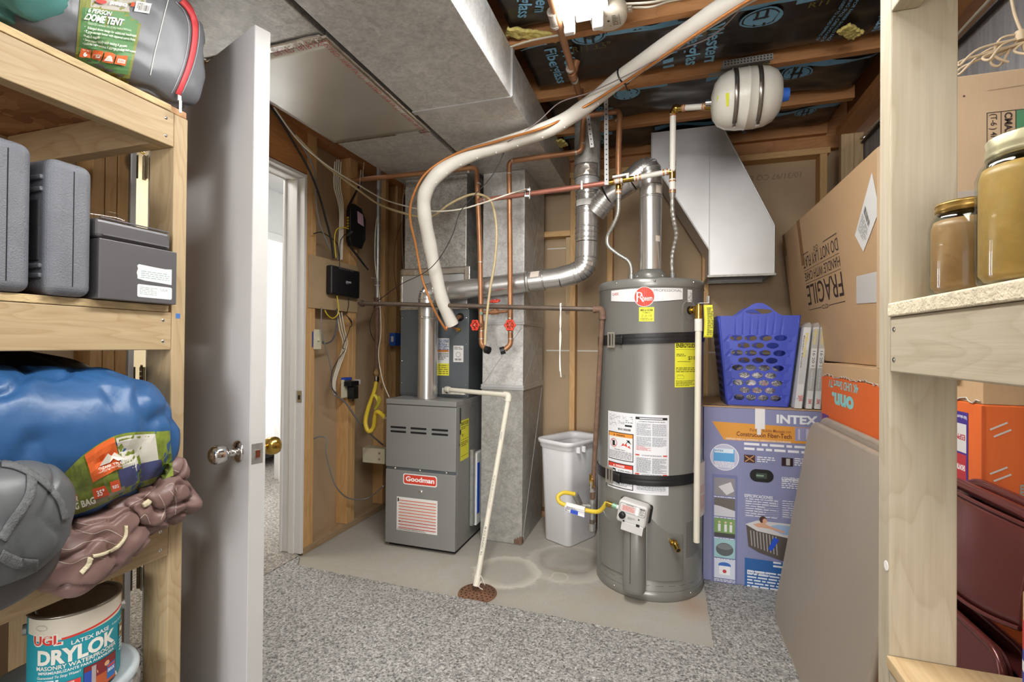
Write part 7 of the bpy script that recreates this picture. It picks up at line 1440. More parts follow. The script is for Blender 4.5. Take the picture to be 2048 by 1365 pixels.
pr.rect(ua, Zl(611) - .003, ub, Zl(611), BR); pr.poly([((ua + ub) / 2 - .05, Zl(611) + .004), ((ua + ub) / 2 + .05, Zl(611) + .004), ((ua + ub) / 2 + .05, Zl(611) - .01), ((ua + ub) / 2 - .05, Zl(611) - .01)], KR)
for s_ in (-1, 1): pr.disc((ua + ub) / 2 + s_ * .018, Zl(612), .014, BR, .010, ring=.003); pr.disc((ua + ub) / 2 + s_ * .036, Zl(612), .009, BR, .007, ring=.0025)
up_text('FRAGILE', Zl(555), Zl(555) - Zl(603)); pr.rect(ua, Zl(550), ub, Zl(550) + .0015, BR); up_text('HANDLE WITH CARE', Zl(524), .042); pr.rect(ua, Zl(519), ub, Zl(519) + .0015, BR); up_text('DO NOT LAY FLAT', Zl(487), .052)
pr.rect(ua, Zl(479), ua + .1, Zl(479) + .003, BR); pr.rect(ub - .17, Zl(479), ub, Zl(479) + .003, BR)
for s_ in (-1, 1): pr.disc((ua + ub) / 2 - .03 + s_ * .018, Zl(480), .013, BR, .010, ring=.003)
pr.done('printed_warning', fbb)
pl_ = [aF(*p) - V((.001, 0, 0)) for p in ((1711, 471), (1728, 504), (1760, 420), (1745, 345))]; mb = MB(PAPER); mb.prism([p - V((.001, 0, 0)) for p in pl_], (.0006, 0, 0)); ta_ = obj('shipping_label', mb, fb)
pr = Print(quad_map(pl_[0] - V((.0012, 0, 0)), pl_[1] - V((.0012, 0, 0)), pl_[2] - V((.0012, 0, 0)), pl_[3] - V((.0012, 0, 0)), .05, .14)); pr.fuzz(.006, .02, .044, .06, 8, '#9a9a98'); pr.bars(.008, .065, .04, .08, '#777777', 18); pr.done('label_print', ta_)
pl_ = [aF(*p) - V((.001, 0, 0)) for p in ((1714, 608), (1770, 604), (1770, 540), (1714, 553))]; mb = MB(ink('#d2cfca')); mb.prism([p - V((.001, 0, 0)) for p in pl_], (.0006, 0, 0)); obj('packing_slip', mb, fb)
# orange television carton
LEAN = 0.
tvb = thing('television_carton', 'orange television carton printed upside down on edge behind the table tops', 'cardboard box', (.70, 1.9, .0135)); OR = cardboard('orange_print_board', '#e0692a')
mb = MB(OR); mb.box((.62, 1.228, .0135), (.785, 2.285, 1.085)); tvo = obj('carton', mb, tvb, bevel=.003)
mb = MB(KR); mb.box((.621, 1.23, 1.0855), (.784, 2.283, 1.1355)); obj('torn_top_strip', mb, tvb, bevel=.002, label='plain brown torn cardboard edge')
random.seed(2); pts = []; y = 1.3
mb = MB(ink('#c9c3ba')); P = [(.6188, 1.235 + 1.045 * i / 90, 1.087 + .005 * random.uniform(-1, 1) + (.004 * sin(i * .4))) for i in range(91)]; mb.tube(P, .0016, 5); obj('torn_paper_edge', mb, tvb)
def tv(px, py): q = aX(px, py, .62); return q
pr = Print(lambda u, v, l: V((.6197 - l, u, v)))
q = tv(1706, 814); pr.text('onn.', tv(1708, 830).y, tv(1707, 795).z + .0, .062, '#9cd8d4', rot=180, bold=.05, w=.17) if False else None
L_ = lambda s_, pxs, py, h, w, col, b: (lambda q: pr.text(s_, q.y, q.z, h, col, w=w, rot=180, bold=b))(tv(pxs, py))
pr = Print(lambda u, v, l: V((.6197 - l, 4 - u, v)))
def L_(s_, pxs, py, h, w, b): q = tv(pxs, py); pr.text(s_, 4 - q.y, q.z, h, '#93d2d0', w=w, rot=180, bold=b)
L_('onn.', 1708, 798, .058, tv(1664, 800).y - tv(1708, 800).y, .05); L_('4K UHD Smart TV', 1717, 771, .030, tv(1658, 775).y - tv(1717, 775).y, .02)
# streaming logos panel and side art
ya, yb = tv(1895, 850).y, tv(1937, 850).y; za, zb_ = tv(1915, 935).z, tv(1915, 822).z
P4 = lambda y: 4 - y
pr.rect(P4(ya + .1), .75, P4(yb), zb_ + .0, '#45308a'); pr.text('Visit roku.com/channels', P4(yb) - .004, zb_ - .008, .008, '#ffffff', rot=180, w=.06)
cells = [('#dcd8d6', 'ESPN', '#b8323a'), ('#b8323a', 'SHOWTIME', '#ffffff'), ('#151515', 'peacock', '#ffffff')]; ch = .062
for i, (bg, tx, fg) in enumerate(cells): z1_ = zb_ - .026 - i * (ch + .004); pr.rect(P4(yb) - .055, z1_ - ch, P4(yb) - .006, z1_, bg); pr.text(tx, P4(yb) - .010, z1_ - ch * .38, .012, fg, rot=180, w=.036, bold=.03)
for i, bg in enumerate(('#1c2f25', '#dcd8d6', '#3d7fd0')): z1_ = zb_ - .026 - i * (ch + .004); pr.rect(P4(yb) - .11, z1_ - ch, P4(yb) - .06, z1_, bg)
pr.rect(P4(2.27), .80, P4(2.19), .93, '#6a3a8a'); pr.done('printed_artwork', tvo)
pr = Print(lambda u, v, l: V((.62 + u, 1.2277 - l, v)))
for z in (1.045, .955, .865):
    for k in (0, 1): pr.line(.012 + .006 * k, z - .010 - .014 * k, .040 + .006 * k, z + .006 - .014 * k, .0035, '#cfc9c0')
    pr.up()
pr.rect(.06, .905, .165, .928, '#9aa49a'); pr.fuzz(.062, .907, .163, .926, 3, '#d9683a', h=.4)
for k in range(3): pr.disc(.09 + k * .03, .888, .007, '#e8b08a', ring=.002)
pr.done('staples_and_marks', tvo); mb = MB(cardboard('orange_fold', '#c9581e')); mb.box((.618, 1.2262, .02), (.623, 1.2285, 1.083)); obj('folded_edge', mb, tvb)
# plain carton behind the jars
cb = thing('tall_carton', 'plain brown carton with a green printed panel standing behind the jars', 'cardboard box', (.81, 1.5, 1.137))
mb = MB(KR2); mb.box((.603, 1.3, 1.1372), (.97, 1.70, 1.80)); cbb = obj('carton', mb, cb, bevel=.003); mb = MB(film('clear_tape', '#d6d0c6', .4)); mb.box((.60, 1.2975, 1.505), (.72, 1.2992, 1.545)); obj('clear_tape', mb, cb)
c0_ = aY(1973, 226, 1.3); pr = Print(lambda u, v, l: V((c0_.x + u, 1.2997 - l, c0_.z + v))); 
pr.frame(0, -.24, .16, 0, .0015, '#3a2a24'); pr.rect(.024, -.24, .0255, 0, '#3a2a24'); pr.rect(.050, -.24, .16, -.0015, '#4f8a62'); pr.rect(.049, -.24, .0505, 0, '#3a2a24'); pr.text('(T-6 ) 4F', .007, -.004, .011, '#3a2a24', rot=-90, bold=.01); pr.text('CMAS ARTIFICIAL', .031, -.004, .013, '#3a2a24', rot=-90, bold=.03); pr.text('TREE', .075, -.006, .03, '#e9efe9', rot=-90, bold=.03); pr.line(.0, .048, .2, .056, .0012, '#a58a6c'); pr.up(); pr.disc(-.04, .042, .002, '#3a2a24'); pr.done('printed_panel', cbb)
hk = thing('cord_hank', 'hank of beige cord tied in loops on top of the tall brown carton', 'cord', (.86, 1.40, 1.8)); mb = MB(plain('beige_cord', '#cdb99a', .7, 0, .1, 30)); random.seed(8); b0_ = V((.79, 1.36, 1.80))
top = aY(2040, 68, 1.36); base = aY(2025, 128, 1.36)
for k in range(8):
    a = -1.2 + k * .35; e = base + V((.10 * sin(a) * 1.1, random.uniform(-.03, .03), .006)); mb.tube(cr([top + V((0, 0, -.01)), top * .6 + e * .4 + V((.01 * k - .03, 0, 0)), e, top * .3 + e * .7 + V((-.02, .01, 0)), top + V((.006, 0, -.02))], 6), .0028, 6)
mb.tube(cr([top, top + V((-.035, 0, -.005)), top + V((-.045, 0, -.04)), top + V((-.02, 0, -.06))], 6), .0028, 6); mb.tube(cr([top + V((.004, 0, .0)), aY(2030, 30, 1.36), aY(2022, -10, 1.36), aY(2018, -60, 1.4)], 6), .0030, 6); mb.cyl(top - V((0, 0, .015)), top + V((0, 0, .006)), .009); obj('cord', mb, hk)
KS = 1.0
cable('wall_cable', 'pair of black cables running along the top of the concrete wall', [V((1.035, y, 2.335 + .01 * sin(y * 3))) for y in (.4, .9, 1.4, 2.0, 2.6, 3.1)], .008, WIREB)
cable('wall_cable', 'white cable running along the concrete wall above the black cables', [V((1.03, y, 2.362 + .008 * sin(y * 4))) for y in (.4, .9, 1.4, 2.0, 2.6, 3.1)], .006, WIREW)
# ---- hot tub carton
ix0, ix1, iy, izt = .192, .724, 2.632, .893
ib = thing('hot_tub_carton', 'tall lilac carton printed with an inflatable hot tub on the carpet edge', 'cardboard box', (.46, 2.86, .0135)); LIL = cardboard('lilac_print_board', '#8b8fb4')
mb = MB(LIL); mb.box((ix0, iy, .0135), (ix1, 3.12, izt)); ibb = obj('carton', mb, ib, bevel=.004); mb = MB(KR); mb.hexa([(ix0 - .002, iy - .002, izt + .0005), (ix1, iy - .002, izt + .0005), (ix1, 3.12, izt + .0005), (ix0 - .002, 3.12, izt + .0005), (ix0 - .002, iy - .002, izt + .006), (ix1, iy - .002, izt + .003), (ix1, 3.12, izt + .005), (ix0 - .002, 3.12, izt + .006)]); obj('top_flaps', mb, ib)
W_, H_ = ix1 - ix0, izt - .0135; pr = Print(lambda u, v, l: V((ix0 + u, iy - l, .0135 + v)))
def I(px, py): q = aY(px, py, iy); return q.x - ix0, q.z - .0135
def IR(a, b, col): u0, v0 = I(*a); u1, v1 = I(*b); pr.rect(u0, min(v0, v1), u1, max(v0, v1), col)
pr.text('INTEX', *I(1553, 846), .040, '#eef0f4', w=I(1636, 846)[0] - I(1553, 846)[0], bold=.04)
pr.poly([I(1424, 843), I(1643, 858), I(1640, 890), I(1448, 880)], '#dd9a3c'); pr.text('PureSpa Bubble Massage con', *I(1500, 863), .016, '#8a4a2a', w=.18, bold=.01); pr.text('Construcción Fiber-Tech', *I(1473, 872), .022, '#6a3320', w=I(1583, 872)[0] - I(1473, 872)[0], bold=.02); pr.text('DISEÑADO PARA LA COMODIDAD. DISEÑADO PARA DURABILIDAD.', *I(1452, 879), .009, '#f6efe4', w=I(1583, 879)[0] - I(1452, 879)[0], bold=.01)
IR((1590, 882), (1634, 858), '#9c9cc0'); IR((1596, 880), (1600, 859), '#c9c6dc'); IR((1612, 880), (1618, 859), '#c9c6dc')
IR((1510, 858), (1530, 818), '#e8e8ea'); IR((1514, 870), (1522, 855), '#e8e8ea')
u, v = I(1449, 915); pr.disc(u, v, .067, '#f2f2f4'); pr.disc(u, v, .064, '#c3c4dc'); IR((1427, 922), (1469, 900), '#5fa8dd'); IR((1429, 905), (1467, 899), '#dfeefa'); pr.text('INTEX', *I(1430, 903), .010, '#3f6fae', w=.04, bold=.02); pr.fuzz(u - .045, v - .052, u + .045, v - .02, 5, '#f4f4f8', h=.45)
pr.fuzz(*I(1488, 902), *I(1646, 893), 2, '#f0f0f6'); IR((1488, 925), (1510, 911), '#4a2a20'); pr.line(*I(1490, 924), *I(1508, 912), .004, '#d8a068'); pr.line(*I(1490, 912), *I(1508, 924), .004, '#d8a068'); pr.up(); pr.fuzz(*I(1514, 925), *I(1550, 915), 3, '#f0f0f6'); IR((1563, 932), (1586, 917), '#2c1018'); IR((1572, 931), (1580, 918), '#b9b4b4'); pr.fuzz(*I(1589, 932), *I(1622, 918), 4, '#f0f0f6')
u, v = I(1523, 952); pr.disc(u - .022, v, .031, '#131313'); pr.disc(u + .022, v, .031, '#131313'); pr.rect(u - .022, v - .031, u + .022, v + .031, '#131313'); pr.rect(u - .024, v - .013, u + .024, v + .013, '#3a4a42'); pr.fuzz(u - .024, v - .008, u + .022, v + .008, 1, '#8aa08a')
pr.text('CONTENIDOS INCLUIDOS', *I(1563, 961), .017, '#f4f4f8', bold=.02, w=.19); pr.fuzz(*I(1563, 977), *I(1640, 958 + 5), 5, '#eeeef6'); pr.text('ESPECIFICACIONES', *I(1489, 994), .015, '#f4f4f8', bold=.02, w=.125)
for i in range(9): a = 1000 + i * 4.2; pr.line(*I(1489, a), *I(1558, a + 1), .0009, '#eeeef6'); pr.line(*I(1563, a + 3), *I(1610, a + 4), .0009, '#eeeef6')
pr.up(); pr.fuzz(*I(1491, 1033), *I(1556, 1001), 8, '#e6e6f2', h=.35); pr.fuzz(*I(1565, 1036), *I(1608, 1004), 8, '#e6e6f2', h=.35); pr.line(*I(1516, 1000), *I(1516, 1034), .001, '#f4f4f8'); pr.up()
# hot tub picture
hx, hv = I(1560, 1080); u0 = I(1492, 1075)[0]; 
pr.poly([(u0, hv + .055), (u0 + .01, hv - .05), (u0 + .06, hv - .075), (u0 + .26, hv - .125), (u0 + .36, hv - .09), (u0 + .37, hv + .03), (u0 + .2, hv + .065)], '#5c534e'); pr.poly([(u0 - .004, hv + .058), (u0 + .05, hv + .082), (u0 + .30, hv + .08), (u0 + .38, hv + .055), (u0 + .36, hv + .02), (u0 + .20, hv + .01), (u0 + .05, hv + .03)], '#d9d6d6'); pr.poly([(u0 + .09, hv + .055), (u0 + .14, hv + .072), (u0 + .28, hv + .07), (u0 + .35, hv + .05), (u0 + .30, hv + .03), (u0 + .16, hv + .026)], '#9fbcdc')
for i in range(9): pr.line(u0 + .02 + i * .014, hv + .03 - .002 * i, u0 + .026 + i * .014, hv - .045 - .004 * i, .004, '#b9b4b0')
pr.up(); pr.disc(u0 + .075, hv + .088, .016, '#4a2c20', .018); pr.disc(u0 + .083, hv + .083, .010, '#dba88c', .012); pr.poly([(u0 + .03, hv + .062), (u0 + .075, hv + .075), (u0 + .10, hv + .062), (u0 + .17, hv + .042), (u0 + .168, hv + .034), (u0 + .10, hv + .048), (u0 + .05, hv + .05)], '#dba88c')
pr.poly([I(1543, 1103), I(1536, 1098), I(1547, 1075), I(1558, 1080), I(1548, 1096)], '#2456d0')
IR((1489, 1180), (1600, 1130), '#2f65a8'); pr.text('RENDIMIENTO', *I(1494, 1147), .017, '#f4f4f8', bold=.02, w=.10); pr.fuzz(*I(1494, 1174), *I(1590, 1151), 6, '#eaf0f8'); pr.fuzz(*I(1546, 1136), *I(1580, 1126), 2, '#f0f0f6')
IR((1423, 1165), (1474, 952), '#7479a6')
for i, (c1_, c2_) in enumerate((('#8f8c92', '#d6d4d6'), ('#6c6660', '#cfcfd6'), ('#7da060', '#e0c6a8'), ('#9fc8cc', '#5c6264'), ('#d6dcea', '#3f6fc0'))):
    yc = 974 + i * 41; u0, v0 = I(1428, yc + 16); u1, v1 = I(1470, yc - 16); pr.rect(u0, v0, u1, v1, c1_); m_ = (u0 + u1) / 2; h_ = v1 - v0; w_ = u1 - u0
    if i == 0: pr.poly([(u0 + w_ * .2, v0 + h_ * .5), (u0 + w_ * .8, v0 + h_ * .8), (u1 - .004, v0 + h_ * .3), (u0 + w_ * .6, v0 + h_ * .05)], c2_)
    if i == 1: pr.poly([(u0, v0), (u1, v0), (u1, v0 + h_ * .35), (u0 + w_ * .3, v0 + h_ * .55), (u0, v0 + h_ * .6)], c2_)
    if i == 2:
        for k in (-.25, .05, .3): pr.rect(m_ + w_ * k - .006, v0 + h_ * .3, m_ + w_ * k + .006, v0 + h_ * .7, '#e8e6ea'); pr.disc(m_ + w_ * k, v0 + h_ * .8, .0055, c2_); 
        pr.rect(u0, v0, u1, v0 + h_ * .22, '#4a4846')
    if i == 3: pr.disc(m_, v0 + h_ * .45, w_ * .42, c2_, h_ * .35); pr.disc(m_, v0 + h_ * .6, w_ * .36, '#7c8284', h_ * .16)
    if i == 4: pr.disc(m_, v0 + h_ * .7, w_ * .3, c2_, h_ * .16); pr.rect(m_ - w_ * .26, v0 + h_ * .2, m_ + w_ * .26, v0 + h_ * .66, '#f2f2f6'); pr.disc(m_, v0 + h_ * .38, .009, '#c43a40')
    pr.fuzz(u0, v0 - .018, u1, v0 - .003, 2, '#f0f0f6', h=.5)
pr.done('printed_artwork', ibb)
pr = Print(lambda u, v, l: V((ix0 + u, iy + v, izt + .0065 + l))); pr.fuzz(.02, .01, .12, .05, 4, '#4a4a4a'); pr.done('flap_sticker', ibb)
# ---- laundry basket
lbx0, lbx1 = aY(1455, 700, 2.70).x, aY(1590, 700, 2.70).x
bs = thing('laundry_basket', 'blue plastic laundry basket with oval holes on top of the lilac carton', 'laundry basket', (.44, 2.8, izt + .007))
BB = plain('blue_basket_plastic', '#3f4fb8', .4, 0, .04, 5)
zb0 = izt + .0075; bh = aY(1510, 632, 2.68).z - zb0; BF = 2.665; 
def secpt(x, y, t):        # superelliptic section, widening upwards
    return x, y
bc = V(((aY(1437, 700, BF).x + aY(1600, 700, BF).x) / 2 + .0, BF + .155, 0))
hw0, hw1 = (aY(1578, 800, BF).x - aY(1450, 800, BF).x) / 2, (aY(1606, 635, BF).x - aY(1436, 635, BF).x) / 2
def shell(a, t):
    hw = hw0 + (hw1 - hw0) * t; hd = .125 + .03 * t; e = .28; x = math.copysign(abs(cos(a)) ** e, cos(a)) * hw; y = math.copysign(abs(sin(a)) ** e, sin(a)) * hd
    z = zb0 + bh * t; return V((bc.x + x, bc.y + y, z))
# front and back walls with oval perforations made as real openings
def wallpanel(mb, y_sign):
    rows = 9; P0 = lambda s_, t: V((bc.x + (hw0 + (hw1 - hw0) * t) * s_ * .93, bc.y + y_sign * (.125 + .03 * t), zb0 + bh * t))
    def put(pts, faces): mb.add([P0(a, b) for a, b in pts], faces)
    gy = [.09 + .083 * i for i in range(rows)]; ch_ = .0415
    for r in range(rows):
        cols = 4 if r % 2 == 0 else 3; cw = .40; x0 = -.80 if cols == 4 else -.60
        t0, t1 = gy[r] - ch_, gy[r] + ch_
        put([(-1, t0), (x0, t0), (x0, t1), (-1, t1)], [(0, 1, 2, 3)]); put([(x0 + cols * cw, t0), (1, t0), (1, t1), (x0 + cols * cw, t1)], [(0, 1, 2, 3)])
        for c_ in range(cols):
            cx_ = x0 + cw * (c_ + .5); n = 24; O = [];
            for k in range(n):
                a = 2 * pi * k / n; O.append((cx_ + .170 * cos(a), gy[r] + .033 * sin(a)))
            B = []
            for k in range(n):
                a = 2 * pi * k / n; m_ = max(abs(cos(a)), abs(sin(a))); B.append((cx_ + cw / 2 * cos(a) / m_, gy[r] + ch_ * sin(a) / m_))
            put(O + B, [(k, (k + 1) % n, (k + 1) % n + n, k + n) for k in range(n)])
    t0 = gy[-1] + ch_; put([(-1, 0), (1, 0), (1, gy[0] - ch_), (-1, gy[0] - ch_)], [(0, 1, 2, 3)])
    # top band with raised handle arch and slot
    n = 40; top = lambda s_: 1 + .14 * (0.5 + .5 * cos(pi * max(-1, min(1, s_ / .62)))) ** .8
    so = lambda s_: .028 * sqrt(max(0, 1 - (s_ / .34) ** 2)); tc = 1.045
    for i in range(n):
        a, b = -1 + 2 * i / n, -1 + 2 * (i + 1) / n
        if abs((a + b) / 2) < .34:
            put([(a, t0), (b, t0), (b, tc - so(b)), (a, tc - so(a))], [(0, 1, 2, 3)]); put([(a, tc + so(a)), (b, tc + so(b)), (b, top(b)), (a, top(a))], [(0, 1, 2, 3)])
        else: put([(a, t0), (b, t0), (b, top(b)), (a, top(a))], [(0, 1, 2, 3)])
for sgn, nm in ((-1, 'front_wall'), (1, 'back_wall')):
    mb = MB(BB); wallpanel(mb, sgn); obj(nm, mb, bs, solid=.003)
for sgn in (-1, 1):
    mb = MB(BB)
    def sidef(u, v):
        t_ = v; hw = (hw0 + (hw1 - hw0) * t_); hd = .125 + .03 * t_; a = -pi / 2 + pi * u; e = .35
        x = .93 * hw + .07 * hw * abs(cos(a)) ** e; y = math.copysign(abs(sin(a)) ** .55, sin(a)) * hd; return V((bc.x + sgn * x, bc.y + y, zb0 + bh * t_))
    mb.grid(sidef, 30, 12); sd = obj('side_wall', mb, bs, solid=.003)
    pr = Print(lambda u, v, l: (lambda p: V((p.x + sgn * (.0018 + l), p.y, p.z)))(sidef(u, v)))
    for r in range(9):
        for c_ in range(3): pr.disc(.30 + .2 * c_, .1 + .085 * r, .07, '#1a1f4a', .028, n=16)
    pr.done('side_holes', sd)
mb = MB(BB); mb.box((bc.x - hw0 * .94, bc.y - .123, zb0), (bc.x + hw0 * .94, bc.y + .123, zb0 + .004)); obj('base', mb, bs)
t = NT('patterned_clothes'); v_ = t.coord((1, 1, 1), False); a_ = t.noise(v_, 16, 3, .6, 2.5); b_ = t.noise(v_, 38, 3, .6, 1.5); cl = t.ramp(a_, [(.42, '#e6e2e0'), (.47, '#1b1a20'), (.52, '#d9d6d4'), (.58, '#1b1a20'), (.61, '#f0ecea')]); cl = t.mix(t.ramp(b_, [(.62, 0.), (.64, 1.)]), cl, '#d98a8a'); t.base(cl); PCL = t.set(.8, 0)
mb = soft_mb(PCL, (bc.x + .01, bc.y, zb0 + .10), (hw0 * .86, 0, 0), (0, .112, 0), (0, 0, .094), e=(.5, .6), amp=(.012,), fr=(14,), seed=5, n=40, flatz=zb0 + .006); tag(obj('folded_clothes', mb, loc=(bc.x, bc.y, zb0)), 'black and white patterned clothes inside the blue basket', 'clothes')
# ---- furnace filters in plastic sleeves
def filt(label, tpx, bpx, wpx, ydep, lean, txt, group='furnace filters beside the basket'):
    tl_, bl_ = aY(tpx, 655, ydep), aY(bpx, 815, ydep); zt_ = tl_.z; t = thing('furnace_filter', label, 'air filter', (bl_.x, ydep, izt + .007), group); th = wpx
    o = V((bl_.x, ydep, izt + .008)); up_ = V((tl_.x - bl_.x, 0, zt_ - o.z)); ux = V((th, 0, 0)); uy = V((0, .36, 0))
    mb = MB(plain('filter_card', '#dddcd9', .6, 0, .04)); mb.obox(o, ux, uy, up_); c = obj('card_frame', mb, t, bevel=.001)
    L = up_.length; pr = Print(lambda u, v, l: o + V((u, -l, 0)) + up_ * (v / L)); txt(pr, th, L); pr.done('printed_edge', c)
    mb = MB(film('clear_shrink_film', '#ffffff', .22, .1)); mb.obox(o + V((-.002, -.003, 0)), V((th + .004, 0, 0)), V((0, .365, 0)), up_ * 1.0); mb.hexa([o + up_ + V((-.002, -.002, 0)), o + up_ + V((th + .002, -.002, 0)), o + up_ + V((th + .002, .36, 0)), o + up_ + V((-.002, .36, 0)), o + up_ * 1.05 + V((.004, 0, .0)), o + up_ * 1.06 + V((th * .8, 0, 0)), o + up_ * 1.05 + V((th * .8, .35, 0)), o + up_ * 1.05 + V((.004, .35, 0))]); obj('plastic_sleeve', mb, t)
def edge_print(pr, th, L):
    pr.rect(0, L * .74, th, L * .98, '#a9a79a'); pr.text('Filtrete', th * .25, L * .97, th * .5, '#d9c23c', rot=-90, w=L * .18, bold=.04); pr.text('16·20·1', th * .28, L * .71, th * .5, '#3a3a3c', rot=-90, w=L * .19, bold=.02); pr.rect(0, L * .22, th, L * .50, '#a6a5a0'); pr.text('Dust Reduction', th * .3, L * .47, th * .38, '#d9d8d4', rot=-90, w=L * .22, bold=0); pr.text('3M', th * .3, L * .12, th * .55, '#c63a34', rot=-90, bold=.05)
filt('furnace filter in clear plastic leaning against the big brown carton', 1641, 1629, .024, 2.66, 0, edge_print)
filt('furnace filter in clear plastic squeezed in the middle of the three', 1627, 1612, .024, 2.655, 0, edge_print)
def face_print(pr, th, L):
    pr.rect(0, 0, th, L, '#d6d6d4'); pr.rect(th * .1, L * .3, th * .9, L * .72, '#b9bab8'); pr.text('Filtrete', th * .35, L * .93, th * .4, '#d9c23c', rot=-90, w=L * .3, bold=.05); pr.text('Basic Dust', th * .12, L * .9, th * .18, '#2a2a2c', rot=-90, w=L * .4, bold=.04); pr.text('3M', th * .35, L * .16, th * .55, '#c9342c', bold=.06, rot=-80); pr.disc(th * .2, L * .12, th * .12, '#3f7fc8', ring=.002)
filt('tilted furnace filter with dust label touching the blue basket', 1608, 1589, .030, 2.65, 0, face_print)
# ---- folding table tops leaning on the orange carton
TP = plain('taupe_table_vinyl', '#a09588', .5, 0, .03, 3, .06, 200)
def tabletop(label, xb, xt, yfar, ynear, ztop, lean=.02, rim='#857b70'):
    t = thing('folding_table', label, 'folding table', ((xb + xt) / 2, (yfar + ynear) / 2, .0135), 'folded card tables leaning on the orange carton'); W2 = yfar - ynear; up_ = V((xt - xb, 0, ztop - .014)); Ht = up_.length; e = up_.normalized(); nrm = V((-e.z, 0, e.x)); o = V((xb, yfar, .016)); P = []; r = .07
    for cx_, cy_, a in ((W2 - r, Ht - r, 0), (r, Ht - r, 90), (r, r, 180), (W2 - r, r, 270)):
        for k in range(9): b = radians(a + 90 * k / 8); P.append((cx_ + r * cos(b), cy_ + r * sin(b)))
    mb = MB(TP); mb.prism([o + V((0, -1, 0)) * u + e * v for u, v in P], -nrm * .022, True); top = obj('table_top', mb, t, bevel=.004)
    n = len(P); mb = MB(plain('taupe_rim', '#a39684', .4)); mb.tube([o + V((0, -1, 0)) * u + e * v - nrm * .011 for u, v in P], .0125, 8, closed=True); obj('rim', mb, t)
    mb = MB(BLACKP)
    for a in (.12, W2 - .12): mb.tube(elbow([o - nrm * .032 + V((0, -a, 0)) + e * .08, o - nrm * .032 + V((0, -a, 0)) + e * (Ht - .1)], .02), .009, 8)
    obj('folded_legs', mb, t)
tabletop('front taupe card table top leaning over the carpet by the near post', .466, .606, 2.385, 1.50, .872)
tabletop('second taupe card table mostly hidden behind the front one', .510, .636, 2.37, 1.50, .895)
# ---- folded maroon chairs
MAR = plain('maroon_enamel', '#5f2d2a', .22, .25, .06, 5)
def chair(label, xo, yo=0., text=False):
    t = thing('folding_chair', label, 'folding chair', (.52 + xo, 1.14, .0135), 'folded maroon metal chairs against the orange carton'); xb, xt = .455 + xo, .595 + xo; zt = .935; y0, y1 = .968 + yo, 1.325 + yo; up_ = V((xt - xb, 0, zt - .015)); e = up_.normalized(); nrm = V((-e.z, 0, e.x)); Hh = up_.length; o = V((xb, y0, .0155))
    if yo > .5: pass
    def pt(y, h, n_=0.): return o + V((0, y, 0)) + e * h + nrm * n_
    Wc = y1 - y0
    mb = MB(MAR); mb.tube(elbow([pt(.012, .0), pt(.012, Hh - .02), pt(Wc - .012, Hh - .02), pt(Wc - .012, .0)], .075, 8), .0115, 12); obj('tube_frame', mb, t)
    mb = MB(MAR); mb.grid(lambda u, v: pt(.03 + (Wc - .06) * u, Hh - .195 + .165 * v - .022 * (1 - (2 * u - 1) ** 2) * (1 - v), .013 + .014 * (1 - (2 * u - 1) ** 2) - .004 * abs(2 * v - 1) ** 4), 30, 12); obj('backrest', mb, t, solid=.003)
    mb = MB(MAR); mb.tube([pt(.03 + (Wc - .06) * k / 20, Hh - .195 - .022 * (1 - (2 * k / 20 - 1) ** 2), .013 + .014 * (1 - (2 * k / 20 - 1) ** 2)) for k in range(21)], .004, 8); mb.tube([pt(.03 + (Wc - .06) * k / 20, Hh - .032, .012 + .014 * (1 - (2 * k / 20 - 1) ** 2)) for k in range(21)], .004, 8); obj('backrest_edge', mb, t)
    mb = MB(MAR); P = []; r = .05; sw_, sh = Wc - .05, .405; s0 = Hh - .655
    for cx_, cy_, a in ((sw_ - r, sh - r, 0), (r, sh - r, 90), (r, r, 180), (sw_ - r, r, 270)):
        for k in range(7): b = radians(a + 15 * k); P.append((.025 + cx_ + r * cos(b), s0 + cy_ + r * sin(b)))
    mb.prism([pt(a, b, .026) for a, b in P], nrm * -.020, True); se = obj('seat', mb, t, bevel=.003)
    mb = MB(MAR); mb.tube([pt(a, b, .022) for a, b in P], .007, 8, closed=True); obj('seat_rim', mb, t)
    mb = MB(MAR); mb.tube(elbow([pt(.035, .06, -.014), pt(.035, Hh - .33, -.014), pt(Wc - .035, Hh - .33, -.014), pt(Wc - .035, .06, -.014)], .05, 6), .010, 10); obj('rear_legs', mb, t)
    if text:
        pr = Print(lambda u, v, l: pt(Wc - u, v, .0268 + l)); pr.text('Jay Ber', .09, s0 + .26, .05, '#1c0f0e', w=.26, bold=-.012, shear=.15, rot=-4); pr.done('handwriting', se)
    return t
chair('folded maroon metal chair at the front of the stack with handwriting on the seat', 0, 0, True)
chair('second folded maroon metal chair right behind the one with handwriting', .042, .006)
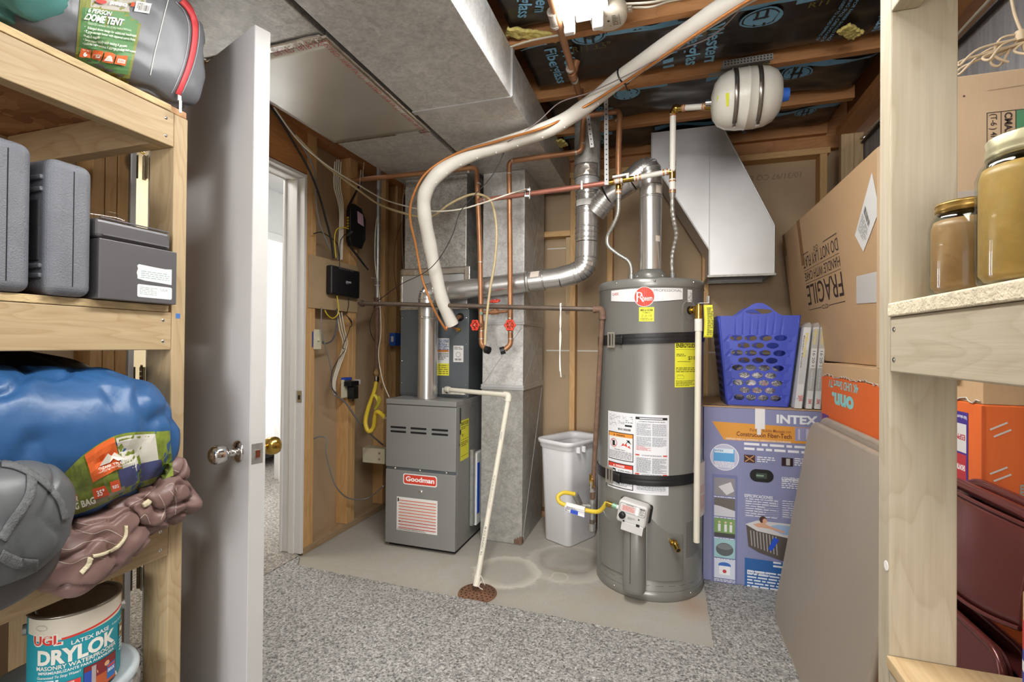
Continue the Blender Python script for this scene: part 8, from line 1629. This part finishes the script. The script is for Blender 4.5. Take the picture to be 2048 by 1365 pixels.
# ---- white trash bin
tr = thing('trash_bin', 'tall white plastic waste bin between the duct and the water heater', 'waste bin', (-.54, 2.93, .001))
BX, BY = -.553, 2.98; rot_ = radians(-28)
def rs_(w, d, z, r=.035, n=6, dx=0, dy=0):
    P = []
    for sx, sy, a in ((1, 1, 0), (-1, 1, 90), (-1, -1, 180), (1, -1, 270)):
        for k in range(n + 1):
            b = radians(a + 90 * k / n); x = sx * (w / 2 - r) + r * cos(b); y = sy * (d / 2 - r) + r * sin(b); P.append(V((BX + x * cos(rot_) - y * sin(rot_), BY + x * sin(rot_) + y * cos(rot_), z)))
    return P
WB = plain('white_bin_plastic', '#ecebec', .38, 0, .02)
mb = MB(WB); mb.ring([rs_(.185, .27, .002, .03), rs_(.20, .285, .006, .035), rs_(.235, .345, .585, .045)], False); mb.add(rs_(.185, .27, .002, .03), [tuple(range(28))[::-1]]); mb.ring([rs_(.228, .338, .585, .042), rs_(.19, .275, .012, .03)], False); mb.add(rs_(.19, .275, .012, .03), [tuple(range(28))]); obj('bin_body', mb, tr)
mb = MB(WB); mb.ring([rs_(.243, .353, .575, .046), rs_(.252, .362, .580, .05), rs_(.255, .365, .600, .05), rs_(.27, .38, .604, .055), rs_(.275, .385, .622, .055), rs_(.262, .372, .628, .05), rs_(.225, .335, .618, .045), rs_(.215, .325, .600, .04), rs_(.222, .332, .585, .042)], False); obj('rolled_rim', mb, tr)
mb = MB(WB); c = [V((BX + x * cos(rot_) - y * sin(rot_), BY + x * sin(rot_) + y * cos(rot_), 0)) for x, y in ((.135, -.10), (.135, -.05))]
for q in c: mb.cbox(q + V((0, 0, .578)), (.022, -.01, 0), (.006, .012, 0), (0, 0, .035))
obj('clip', mb, tr, bevel=.002)
# every ring, cleat and stitch run is a part of its own
for nm, one in (('solder_rings', 'solder_ring'), ('crimp_rings', 'crimp_ring'), ('drive_cleat', 'drive_cleat'), ('rolled_edge', 'rolled_edge'), ('lid_rib', 'lid_rib'), ('cross_break', 'cross_break'), ('buckle', 'buckle_bar'), ('tape_barbs', 'tape_barb'), ('knockouts', 'knockout'), ('packing_tape', 'packing_tape'), ('paper_sticker', 'paper_sticker'), ('frayed_string', 'frayed_string'), ('pilot_tubes', 'pilot_tube'), ('rust_patch', 'rust_patch'), ('ports', 'port'), ('backrest_edge', 'backrest_edge'), ('adapter', 'brass_adapter'), ('nut', 'hose_nut'), ('brass_tee', 'brass_fitting'), ('end_caps', 'end_cap')):
    for o in [x for x in bpy.data.objects if x.name.split('.')[0] == nm]: islands(o, one)
